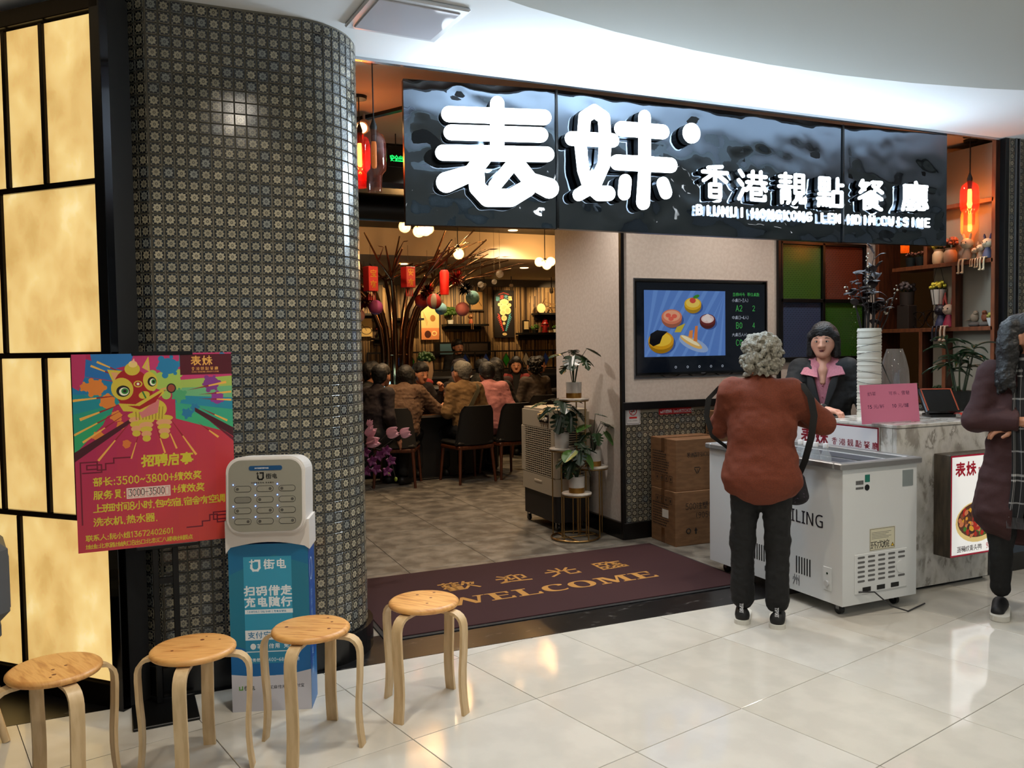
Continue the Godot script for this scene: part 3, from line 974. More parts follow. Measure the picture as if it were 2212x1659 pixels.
func onyx_wall() -> void:
	# backlit stone panels in a dark metal frame, turned 46 degrees to the storefront
	var t := thing("backlit_wall", "glowing honey-coloured stone light wall in dark metal bars", "light wall", Vector3(-0.14, 0, -3.86), deg_to_rad(-46))
	var bronze := mt("dark bronze", Color(0.13, 0.11, 0.095), 0.22, 0.85)
	var m := mt("onyx", Color.WHITE, 0.12)
	m.albedo_texture = noise(0.012, [0.1, Color(0.84, 0.73, 0.52), 0.4, Color(0.90, 0.80, 0.60), 0.7, Color(0.95, 0.88, 0.69), 0.92, Color(1.0, 0.97, 0.86)], 512, FastNoiseLite.TYPE_CELLULAR, 3, 5, 30.0)
	m.emission_enabled = true
	m.emission_operator = BaseMaterial3D.EMISSION_OP_MULTIPLY
	m.emission = Color(1.0, 0.93, 0.76)
	m.emission_energy_multiplier = 0.85
	m.emission_texture = m.albedo_texture
	tri_map(m, Vector3(0.75, 0.55, 0.75))
	piece("back_box", Vector3(-2.6, 0.0, -0.14), Vector3(0.05, 2.96, -0.03), mt("black box", Color(0.02, 0.02, 0.02), 0.6), t)
	piece("plinth", Vector3(-2.6, 0.0, -0.03), Vector3(0.05, 0.1, 0.0), bronze, t, 0.003)
	piece("head_rail", Vector3(-2.6, 2.89, -0.03), Vector3(0.05, 2.96, 0.012), bronze, t, 0.003)
	piece("mirror_strip", Vector3(0.0, 0.0, -0.03), Vector3(0.055, 2.96, 0.012), mt("dark mirror", Color(0.22, 0.22, 0.23), 0.06, 1.0), t, 0.002)
	var rows := [0.1, 0.8, 1.49, 2.2, 2.89]
	var cols := [[-0.50, -1.05, -1.9], [-0.17, -0.34, -0.62, -1.2, -1.9], [-0.57, -1.15, -1.9], [-0.285, -0.51, -0.90, -1.4, -2.0]]
	cols[0] = [-0.53, -1.1, -1.9]
	for r in 4:
		var edge := 0.0
		var list: Array = cols[r] + [-2.6]
		for c in list:
			piece("panel", Vector3(c + 0.01, rows[r] + 0.012, -0.022), Vector3(edge - 0.01, rows[r + 1] - 0.012, -0.006), m, t, 0.002)
			if c > -2.6:
				piece("mullion", Vector3(c - 0.011, rows[r] + 0.012, -0.03), Vector3(c + 0.011, rows[r + 1] - 0.012, 0.008), bronze, t, 0.002)
			edge = c
		if r > 0:
			piece("rail", Vector3(-2.6, rows[r] - 0.012, -0.03), Vector3(0.0, rows[r] + 0.012, 0.008), bronze, t, 0.002)
	var l := AreaLight3D.new()
	l.area_size = Vector2(2.5, 2.7)
	l.light_color = Color(1.0, 0.80, 0.45)
	l.light_energy = 0.9
	l.shadow_enabled = true
	l.area_range = 30.0
	l.area_attenuation = 2.0
	t.add_child(l)
	l.position = Vector3(-1.3, 1.5, 0.03)
	l.rotation.y = PI


func sign_board() -> void:
	# three hanging panels of wavy black mirror with glowing characters
	var mirror := mt("wavy mirror", Color(0.42, 0.46, 0.51), 0.03, 1.0)
	var edge := mt("sign edge", Color(0.05, 0.055, 0.06), 0.3, 0.6)
	var face := glow("sign glow", Color(0.93, 0.97, 1.0), 3.2)
	var flank := mt("letter flank", Color(0.05, 0.06, 0.07), 0.35, 0.5)
	var f := FastNoiseLite.new()
	f.noise_type = FastNoiseLite.TYPE_SIMPLEX_SMOOTH
	f.fractal_octaves = 2
	f.frequency = 1.0
	var frames := [[Vector3(2.255, 0, -4.42), -8.0, -0.8895, -0.006], [Vector3(2.255, 0, -4.42), 0.0, 0.006, 2.197], [Vector3(4.458, 0, -4.42), -4.0, 0.006, 0.936]]
	var s := thing("shop_sign", "long black mirror sign with glowing white Chinese characters over the entrance", "sign", Vector3(2.255, 0, -4.42))
	var local := []
	for i in 3:
		var q: Array = frames[i]
		var o := Node3D.new()
		o.position = q[0] - s.position
		o.rotation.y = deg_to_rad(q[1])
		local.append(o.transform)
		o.free()
		var b := B.new()
		b.xf = local[i]
		var w: float = q[3] - q[2]
		var sd := i * 31.7
		b.grid(int(w * 40), 34, func(u, v):
			var x: float = lerpf(q[2], q[3], u)
			var y: float = lerpf(2.185, 2.985, v)
			var fade: float = smoothstep(0.0, 0.06, u) * smoothstep(0.0, 0.06, 1.0 - u) * smoothstep(0.0, 0.08, v) * smoothstep(0.0, 0.08, 1.0 - v)
			return Vector3(x, y, fade * (0.009 * f.get_noise_2d(x * 2.2 + sd, y * 3.1) + 0.003 * f.get_noise_2d(x * 5.5 + sd, y * 6.5 + 40.0))))
		obj("panel", b.mesh(mirror), s)
		var e := B.new()
		e.xf = local[i]
		e.box(Vector3((q[2] + q[3]) / 2, 2.585, -0.03), Vector3(w, 0.8, 0.05))
		obj("back_box", e.mesh(edge), s)
	for x in [0.0, 2.203]:
		var b := B.new()
		b.box(Vector3(x, 2.585, 0.004), Vector3(0.014, 0.8, 0.016), 0.002)
		obj("joint_strip", b.mesh(mt("black strip", Color(0.02, 0.02, 0.024), 0.3)), s)
	var big_a := [[-0.649, 2.787, -0.097, 2.802, 0.043], [-0.639, 2.688, -0.117, 2.702, 0.042], [-0.687, 2.574, -0.082, 2.594, 0.043], [-0.372, 2.863, -0.377, 2.583, 0.040], [-0.459, 2.554, -0.529, 2.469, 0.045, -0.672, 2.412, 0.056], [-0.50, 2.50, -0.496, 2.39, 0.045, -0.437, 2.336, 0.05, -0.30, 2.34, 0.05, -0.201, 2.398, 0.048], [-0.278, 2.541, -0.393, 2.405, 0.036], [-0.26, 2.53, -0.182, 2.441, 0.045, -0.072, 2.402, 0.058]]
	var big_b := [[0.139, 2.696, 0.151, 2.825, 0.038, 0.215, 2.866, 0.038, 0.279, 2.834, 0.038, 0.288, 2.70, 0.038, 0.276, 2.561, 0.038, 0.21, 2.436, 0.04, 0.105, 2.374, 0.036], [0.062, 2.694, 0.338, 2.706, 0.040], [0.12, 2.669, 0.137, 2.517, 0.036, 0.17, 2.433, 0.038, 0.239, 2.39, 0.044, 0.305, 2.394, 0.044], [0.395, 2.780, 0.69, 2.787, 0.043], [0.365, 2.580, 0.745, 2.590, 0.045], [0.56, 2.865, 0.557, 2.546, 0.040, 0.545, 2.355, 0.045], [0.422, 2.475, 0.413, 2.40, 0.040], [0.689, 2.474, 0.708, 2.425, 0.042], [0.90, 2.798, 0.9001, 2.798, 0.062]]
	for part in [[big_a, 0], [big_b, 1]]:
		var front := B.new()
		var side := B.new()
		front.xf = local[part[1]] * Transform3D(Basis.IDENTITY, Vector3(0, 0, 0.062))
		side.xf = local[part[1]] * Transform3D(Basis.IDENTITY, Vector3(0, 0, 0.012))
		for st in part[0]:
			var p0 := Vector2(st[0], st[1])
			var r0: float = st[4]
			for k in range(2, st.size() - 1, 3):
				var p1 := Vector2(st[k], st[k + 1])
				var r1: float = st[k + 2]
				pill(front, p0, p1, r0, r1, 0.014, 9)
				pill(side, p0, p1, r0, r1, 0.05, 9)
				p0 = p1
				r0 = r1
		var ch := obj("character", front.mesh(face), s)
		ch.set_meta("label", "large glowing white brush character")
		obj("flank", side.mesh(flank), ch)
	for c in [["香", 1, 1.091, 2.519], ["港", 1, 1.384, 2.512], ["靚", 1, 1.714, 2.511], ["點", 1, 2.045, 2.508], ["餐", 2, 0.196, 2.508], ["廳", 2, 0.592, 2.514]]:
		var tr: Transform3D = local[c[1]] * Transform3D(Basis.IDENTITY, Vector3(c[2] - 0.115, c[3] - 0.1, 0.045))
		var ch := obj("character", letter_mesh(c[0], 0.2, 0.23, 0.115, 0.01, face, 4), s)
		ch.transform = tr
		var fl := obj("flank", letter_mesh(c[0], 0.2, 0.23, 0.13, 0.03, flank, 3), ch)
		fl.position.z = -0.034
	for w in [["BIUMUI", 1, 0.962, 0.40], ["HONGKONG", 1, 1.40, 0.52], ["LEN", 1, 1.985, 0.186], ["HDIM", 2, 0.02, 0.25], ["CUISINE", 2, 0.31, 0.46]]:
		for k in w[0].length():
			small_letter(s, local[w[1]], w[0][k], w[2] + k * w[3] / w[0].length(), face)
	# what the characters give off
	for p in [[0, -0.38, 2.6, 3.0], [1, 0.2, 2.6, 2.2], [1, 0.56, 2.6, 2.2], [1, 1.24, 2.47, 1.6], [1, 1.88, 2.47, 1.6], [2, 0.4, 2.47, 1.6]]:
		omni(s.position + local[p[0]] * Vector3(p[1], p[2], 0.14), Color(0.86, 0.94, 1.0), p[3] * 0.25, 0.05)


func small_letter(s: Node3D, tr: Transform3D, ch: String, x: float, face: Material) -> void:
	var o := obj("letter", letter_mesh(ch, 0.06, 0.048, 0.2, 0.012, face, 3), s)
	o.transform = tr * Transform3D(Basis.IDENTITY, Vector3(x, 2.31, 0.02))


func reception_wall() -> void:
	var paper := mt("beige wall", Color.WHITE, 0.75)
	paper.albedo_texture = noise(0.05, [0.3, Color(0.75, 0.71, 0.675), 0.7, Color(0.78, 0.745, 0.71)], 256, FastNoiseLite.TYPE_SIMPLEX_SMOOTH, 5)
	tri_map(paper, Vector3.ONE * 2.0)
	var black := mt("black strip", Color(0.02, 0.02, 0.024), 0.3)
	# block with the television; the front is built round its niche
	slab("wall_reception", Vector3(3.37, 0, -6.66), Vector3(4.9, 3.06, -5.58), paper)
	for q in [[3.37, 4.865, 2.01, 3.06], [3.37, 4.865, 1.06, 1.235], [3.37, 3.465, 1.235, 2.01], [4.756, 4.865, 1.235, 2.01]]:
		slab("wall_television", Vector3(q[0], q[2], -5.58), Vector3(q[1], q[3], -5.53), paper)
	var grout := mt("tile grout", Color(0.50, 0.475, 0.42), 0.85)
	var dado := slab("wall_dado", Vector3(3.38, 0.12, -5.58), Vector3(4.865, 1.0, -5.536), grout)
	var first := []
	var others := []
	for c in 29:
		for r in 17:
			var t := Transform3D(Basis.IDENTITY, Vector3(3.412 + c * 0.0502, 0.148 + r * 0.0502, -5.54))
			if c < 7 or r > 11:
				first.append(t)
			else:
				others.append(t)
	lay_tiles(dado, first + others)
	var tb := B.new()
	tb.box(Vector3(4.11, 1.03, -5.535), Vector3(1.51, 0.06, 0.05), 0.004)
	tb.box(Vector3(4.11, 0.065, -5.54), Vector3(1.51, 0.13, 0.06), 0.004)
	tb.box(Vector3(3.362, 1.5, -5.533), Vector3(0.03, 3.0, 0.035), 0.003)
	tb.box(Vector3(3.362, 0.065, -6.1), Vector3(0.03, 0.13, 1.1), 0.004)
	tb.box(Vector3(4.868, 1.5, -5.53), Vector3(0.03, 3.0, 0.05), 0.003)
	struct("baseboard_reception", tb.mesh(black))
	# niche lining of brushed metal
	var steel := mt("brushed steel", Color(0.55, 0.55, 0.56), 0.3, 1.0)
	var nb := B.new()
	for q in [[3.465, 3.475, 1.235, 2.01], [4.746, 4.756, 1.235, 2.01], [3.475, 4.746, 1.235, 1.245], [3.475, 4.746, 2.0, 2.01]]:
		nb.box(Vector3((q[0] + q[1]) / 2, (q[2] + q[3]) / 2, -5.55), Vector3(q[1] - q[0], q[3] - q[2], 0.05))
	obj("niche_lining", nb.mesh(steel), television(), Vector3(-4.11, -1.625, 5.55))
	# coloured patterned panes in a black grid
	var win := B.new()
	for q in [[4.885, 5.83, 2.318, 2.345], [4.885, 5.83, 1.835, 1.865], [4.885, 5.83, 1.335, 1.375], [4.885, 4.905, 1.34, 2.34], [5.335, 5.365, 1.34, 2.34], [5.81, 5.835, 1.34, 2.34]]:
		win.box(Vector3((q[0] + q[1]) / 2, (q[2] + q[3]) / 2, -5.53), Vector3(q[1] - q[0], q[3] - q[2], 0.05), 0.003)
	var wn := struct("window_1", win.mesh(black))
	var i := 0
	for q in [[4.905, 5.335, 1.865, 2.318, Color(0.20, 0.33, 0.10)], [5.365, 5.81, 1.865, 2.318, Color(0.33, 0.13, 0.07)], [4.905, 5.335, 1.375, 1.835, Color(0.19, 0.24, 0.36)], [5.365, 5.81, 1.375, 1.835, Color(0.13, 0.30, 0.05)]]:
		var s := 96
		var p := Paint.new(s, s, Color(0.45, 0.45, 0.45))
		var hp := Paint.new(s, s, Color(0.3, 0.3, 0.3))
		var c: Color = q[4]
		p.im.fill(c)
		for a in [Vector2(0, 0), Vector2(s, 0), Vector2(0, s), Vector2(s, s), Vector2(s / 2.0, s / 2.0)]:
			p.poly([a + Vector2(0, -38), a + Vector2(38, 0), a + Vector2(0, 38), a + Vector2(-38, 0)], c.lightened(0.10))
			p.poly([a + Vector2(0, -20), a + Vector2(20, 0), a + Vector2(0, 20), a + Vector2(-20, 0)], c.darkened(0.25))
			hp.poly([a + Vector2(0, -38), a + Vector2(38, 0), a + Vector2(0, 38), a + Vector2(-38, 0)], Color(0.9, 0.9, 0.9))
			hp.poly([a + Vector2(0, -20), a + Vector2(20, 0), a + Vector2(0, 20), a + Vector2(-20, 0)], Color(0.3, 0.3, 0.3))
		var m := mt("patterned pane %d" % i, Color.WHITE, 0.18)
		m.albedo_texture = p.tex()
		bump(m, hp.tex(), 0.25)
		m.uv1_scale = Vector3(30, 30, 30)
		m.backlight_enabled = true
		m.backlight = c
		var b := B.new()
		b.box(Vector3((q[0] + q[1]) / 2, (q[2] + q[3]) / 2, -5.535), Vector3(q[1] - q[0], q[3] - q[2], 0.008))
		obj("pane", b.mesh(m), wn)
		i += 1
	var rest := B.new()
	rest.box(Vector3(5.40, 0.67, -5.56), Vector3(1.07, 1.34, 0.06))
	rest.box(Vector3(5.40, 2.70, -5.56), Vector3(1.07, 0.72, 0.06))
	rest.box(Vector3(6.0, 1.53, -5.54), Vector3(0.14, 3.06, 0.10))
	rest.box(Vector3(5.885, 1.53, -5.57), Vector3(0.1, 3.06, 0.04))
	struct("wall_window", rest.mesh(paper))
	# tiled pillar at the far end of the storefront
	var pil := slab("pillar_square", Vector3(5.985, 0, -4.95), Vector3(6.9, 3.0, -4.30), grout)
	var pa := []
	var pb := []
	for r in 57:
		for c in 12:
			if c == 1:
				continue
			var t := Transform3D(Basis.IDENTITY, Vector3(6.012 + c * 0.0502, 0.155 + r * 0.0502, -4.304))
			if c < 6 and r >= 5:
				pa.append(t)
			else:
				pb.append(t)
	lay_tiles(pil, pa + pb)
	var ms := B.new()
	for x in [6.045, 6.082]:
		ms.box(Vector3(x, 1.5, -4.294), Vector3(0.008, 3.0, 0.02), 0.001)
	obj("metal_strip", ms.mesh(steel), pil)
	var bs := B.new()
	bs.box(Vector3(6.063, 1.5, -4.298), Vector3(0.03, 3.0, 0.01))
	bs.box(Vector3(5.965, 1.5, -4.33), Vector3(0.04, 3.0, 0.06), 0.003)
	struct("trim_4", bs.mesh(black))


func television() -> Node3D:
	var t := thing("television", "wide flat television in a wall niche showing a dessert picture and queue numbers", "television", Vector3(4.11, 1.625, -5.55))
	piece("cabinet", Vector3(-0.628, -0.365, -0.02), Vector3(0.628, 0.362, 0.02), mt("tv black", Color(0.012, 0.012, 0.014), 0.2), t, 0.006)
	var p := Paint.new(1008, 580, Color(0.055, 0.075, 0.11))
	# picture: fruit desserts on pale blue boards
	p.rect(54, 48, 628, 430, Color(0.36, 0.52, 0.80))
	for k in 9:
		var x := 54 + k * 96
		p.poly([Vector2(maxf(54, x - 200), 478), Vector2(minf(682, maxf(54, x - 175)), 478), Vector2(clampf(x + 105, 54, 682), 48), Vector2(clampf(x + 70, 54, 682), 48)], Color(0.42, 0.59, 0.86))
	var bowls := [[Vector2(262, 225), 78, Color(0.86, 0.50, 0.38), Color(0.93, 0.66, 0.52)], [Vector2(425, 140), 66, Color(0.90, 0.70, 0.16), Color(0.95, 0.82, 0.38)], [Vector2(540, 245), 62, Color(0.42, 0.16, 0.16), Color(0.90, 0.78, 0.76)], [Vector2(180, 378), 96, Color(0.86, 0.62, 0.12), Color(0.95, 0.78, 0.25)]]
	for b in bowls:
		p.oval(b[0] + Vector2(12, 16), Vector2(b[1] * 1.02, b[1] * 0.72), Color(0.24, 0.36, 0.62))
		p.oval(b[0] + Vector2(0, 8), Vector2(b[1], b[1] * 0.74), b[2].darkened(0.25))
		p.oval(b[0] + Vector2(0, -6), Vector2(b[1], b[1] * 0.62), b[2])
		p.oval(b[0] + Vector2(0, -12), Vector2(b[1] * 0.82, b[1] * 0.46), b[3])
	p.poly([Vector2(92, 390), Vector2(100, 330), Vector2(150, 305), Vector2(230, 315), Vector2(190, 345), Vector2(170, 392), Vector2(120, 410)], Color(0.07, 0.07, 0.09))
	for q in [Vector2(235, 210), Vector2(282, 215), Vector2(256, 232)]:
		p.oval(q, Vector2(20, 14), Color(0.90, 0.40, 0.32))
	p.oval(Vector2(424, 112), Vector2(24, 18), Color(0.85, 0.30, 0.24))
	p.oval(Vector2(452, 86), Vector2(26, 11), Color(0.24, 0.55, 0.18), -0.3)
	for q in [Vector2(520, 232), Vector2(556, 240), Vector2(540, 216)]:
		p.oval(q, Vector2(20, 15), Color(0.94, 0.88, 0.86))
	p.oval(Vector2(430, 400), Vector2(120, 40), Color(0.60, 0.70, 0.86), 0.35)
	p.oval(Vector2(410, 385), Vector2(95, 24), Color(0.90, 0.72, 0.40), 0.45)
	p.oval(Vector2(405, 376), Vector2(80, 12), Color(0.97, 0.92, 0.76), 0.45)
	p.poly([Vector2(428, 378), Vector2(442, 280), Vector2(462, 278), Vector2(458, 382)], Color(0.88, 0.50, 0.24))
	p.poly([Vector2(388, 352), Vector2(398, 310), Vector2(424, 306), Vector2(420, 360)], Color(0.90, 0.55, 0.28))
	p.poly([Vector2(282, 320), Vector2(300, 285), Vector2(366, 262), Vector2(330, 320)], Color(0.80, 0.72, 0.22))
	var gr := Color(0.30, 0.78, 0.36)
	var wh := Color(0.80, 0.84, 0.90)
	write(p, "当前叫号", 742, 56, 24, 0.09, gr)
	write(p, "等位桌数", 862, 56, 24, 0.09, gr)
	var yy := 96
	for r in [["小桌(1-2人)", "A2", "2"], ["中桌(3-4人)", "B0", "4"], ["大桌(5人+)", "C0", ""]]:
		write(p, r[0], 736, yy, 24, 0.09, wh, 0.05)
		write(p, r[1], 768, yy + 44, 42, 0.09, gr, 0.12)
		write(p, r[2], 905, yy + 46, 38, 0.09, gr)
		yy += 116
	for k in 5:
		p.oval(Vector2(290 + k * 92, 548), Vector2(8, 8), wh)
		p.oval(Vector2(290 + k * 92, 548), Vector2(5, 5), Color(0.055, 0.075, 0.11))
	var m := print_mat("tv screen", p, 0.08, 0.55)
	m.albedo_color = Color(0.10, 0.10, 0.10)
	var b := B.new()
	b.quad(Vector3(-0.618, -0.345, 0.0215), Vector3(0.618, -0.345, 0.0215), Vector3(0.618, 0.352, 0.0215), Vector3(-0.618, 0.352, 0.0215), Vector2(0, 1), Vector2(1, 0))
	obj("screen", b.mesh(m), t)
	piece("badge", Vector3(-0.02, -0.36, 0.02), Vector3(0.02, -0.356, 0.0225), mt("silver", Color(0.75, 0.75, 0.77), 0.3, 1.0), t)
	for k in 3:
		var c := B.new()
		var x := -0.4 + k * 0.26
		c.tube([Vector3(x, -0.36, 0), Vector3(x + 0.05, -0.383, 0.012), Vector3(x + 0.14, -0.378, 0.012), Vector3(x + 0.2, -0.36, 0)], [0.004], 6)
		obj("cable", c.mesh(mt("cable black", Color(0.02, 0.02, 0.02), 0.5)), t)
	light_panel(Vector3(4.11, 1.62, -5.50), Vector3(4.11, 1.62, 0), Vector2(1.2, 0.68), Color(0.6, 0.72, 0.95), 0.06)
	return t


func wood(key: String, a: Color, b: Color, rough := 0.45, along := Vector3(1.2, 9.0, 9.0), sd := 3) -> StandardMaterial3D:
	if mats.has(key):
		return mats[key]
	var m := mt(key, Color.WHITE, rough)
	m.albedo_texture = noise(0.014, [0.2, a, 0.48, a.lerp(b, 0.5), 0.56, b.lerp(a, 0.25), 0.8, b], 256, FastNoiseLite.TYPE_SIMPLEX_SMOOTH, 5, sd, 12.0)
	return tri_map(m, along)


func divider_shelf() -> void:
	var w := wood("walnut", Color(0.20, 0.095, 0.055), Color(0.30, 0.155, 0.09), 0.4, Vector3(6.0, 1.0, 6.0))
	var e := wood("walnut edge", Color(0.36, 0.20, 0.115), Color(0.45, 0.26, 0.15), 0.4, Vector3(6.0, 1.0, 6.0))
	var t := thing("divider_shelf", "open brown wooden divider shelf full of small ornaments beside the tiled pillar", "shelf", Vector3(5.9, 0, -4.36))
	# local frame: z runs back to -1.1, x is the depth
	for q in [[0.0, 1.0, -1.1, 0.0], [0.0, 1.585, -1.1, 0.0], [0.0, 2.1, -0.93, 0.0], [0.0, 2.555, -0.60, 0.0]]:
		piece("board", Vector3(0.004, q[1] - 0.014, q[2]), Vector3(0.26, q[1] + 0.014, q[3]), w, t)
		piece("edge_strip", Vector3(-0.004, q[1] - 0.016, q[2]), Vector3(0.004, q[1] + 0.016, q[3]), e, t, 0.002)
	for q in [[0.0, 1.0, 3.0], [-0.335, 1.6, 2.086], [-0.64, 1.014, 1.57], [-0.60, 2.114, 3.0], [-1.09, 1.0, 2.6], [-0.42, 1.014, 1.57]]:
		piece("upright", Vector3(0.004, q[1], q[0] - 0.014), Vector3(0.26, q[2], q[0] + 0.014), w, t)
		piece("edge_strip", Vector3(-0.004, q[1], q[0] - 0.016), Vector3(0.004, q[2], q[0] + 0.016), e, t, 0.002)
	piece("plinth", Vector3(0.02, 0.0, -1.1), Vector3(0.25, 0.984, 0.01), mt("dark panel", Color(0.05, 0.05, 0.055), 0.5), t)
	piece("back_panel", Vector3(0.255, 2.11, -0.33), Vector3(0.262, 2.545, 0.0), mt("dark panel", Color(0.05, 0.05, 0.055), 0.5), t)
	# small square tiles clad the plinth towards the counter
	var pl := []
	for c in 20:
		for r in 15:
			var b := Basis(Vector3.UP, -PI / 2)
			pl.append(Transform3D(b, Vector3(0.018, 0.25 + r * 0.0502, -1.05 + c * 0.0502)))
	lay_tiles(t, pl)
	shelf_ornaments()


func flower_head(b: B, c: Vector3, r: float, n: int, sd: int) -> void:
	var g := RandomNumberGenerator.new()
	g.seed = sd
	for i in n:
		var d := Vector3(g.randf_range(-1, 1), g.randf_range(-0.2, 1), g.randf_range(-1, 1)).normalized() * r * g.randf_range(0.55, 1.0)
		b.ball(c + d * Vector3(1, 0.75, 1), Vector3.ONE * r * 0.24, 6, 4)


func pot_plant(called: String, label: String, at: Vector3, prof: Array, pm: Material, top: float, r: float, petals: Material, n: int, sd: int, cat := "potted plant") -> Node3D:
	var t := thing(called, label, cat, at)
	var b := B.new()
	b.lathe(prof, 20)
	obj("pot", b.mesh(pm), t)
	var f := B.new()
	flower_head(f, Vector3(0, top, 0), r, n, sd)
	obj("blossom", f.mesh(petals), t)
	var l := B.new()
	for k in 7:
		var a := TAU * k / 7
		l.tube([Vector3(0, top - r, 0), Vector3(cos(a) * r * 0.5, top - r * 0.3, sin(a) * r * 0.5), Vector3(cos(a) * r * 1.05, top - r * 0.1, sin(a) * r * 1.05)], [0.003, 0.008, 0.001], 5, 0.3)
	obj("leaf", l.mesh(mt("leaf dark", Color(0.10, 0.20, 0.07), 0.5)), t)
	return t


func rabbit(label: String, at: Vector3, s: float, body: Color, dress: Color, ear: Color, long_ear: bool) -> Node3D:
	# an ornament that sits on the edge of a shelf with its legs hanging down, facing -x
	var t := thing("rabbit_figurine", label, "figurine", at, -PI / 2, "sitting rabbit figurines")
	var m := mt("figurine %s" % body.to_html(), body, 0.5)
	var b := B.new()
	b.ball(Vector3(0, 0.155, 0) * s, Vector3(0.058, 0.05, 0.052) * s, 14, 9)
	b.ball(Vector3(0, 0.15, 0.05) * s, Vector3(0.02, 0.015, 0.012) * s, 8, 6)
	obj("head", b.mesh(m), t)
	var tor := B.new()
	tor.lathe([Vector2(0.0, 0.0), Vector2(0.048, 0.004), Vector2(0.05, 0.03), Vector2(0.03, 0.09), Vector2(0.022, 0.115), Vector2(0.0, 0.12)].map(func(p): return p * s), 14)
	obj("body", tor.mesh(mt("figurine %s" % dress.to_html(), dress, 0.5)), t)
	for sg in [-1.0, 1.0]:
		var e := B.new()
		if long_ear:
			e.tube([Vector3(0.02 * sg, 0.19, 0) * s, Vector3(0.035 * sg, 0.25, 0) * s, Vector3(0.045 * sg, 0.31, -0.005) * s], [0.008 * s, 0.017 * s, 0.005 * s], 8, 0.45)
		else:
			e.tube([Vector3(0.025 * sg, 0.19, 0) * s, Vector3(0.035 * sg, 0.225, 0) * s, Vector3(0.038 * sg, 0.25, 0) * s], [0.013 * s, 0.017 * s, 0.007 * s], 8, 0.6)
		obj("ear", e.mesh(mt("figurine %s" % ear.to_html(), ear, 0.5)), t)
		var l := B.new()
		l.tube([Vector3(0.02 * sg, 0.012, 0.03) * s, Vector3(0.02 * sg, 0.008, 0.075) * s, Vector3(0.02 * sg, -0.03, 0.085) * s, Vector3(0.02 * sg, -0.11, 0.085) * s], [0.009 * s], 7)
		l.ball(Vector3(0.02 * sg, -0.115, 0.093) * s, Vector3(0.012, 0.01, 0.018) * s, 8, 6)
		obj("leg", l.mesh(m), t)
		var ey := B.new()
		ey.ball(Vector3(0.022 * sg, 0.165, 0.047) * s, Vector3.ONE * 0.006 * s, 6, 4)
		obj("eye", ey.mesh(mt("ink", Color(0.02, 0.02, 0.02), 0.3)), t)
	return t


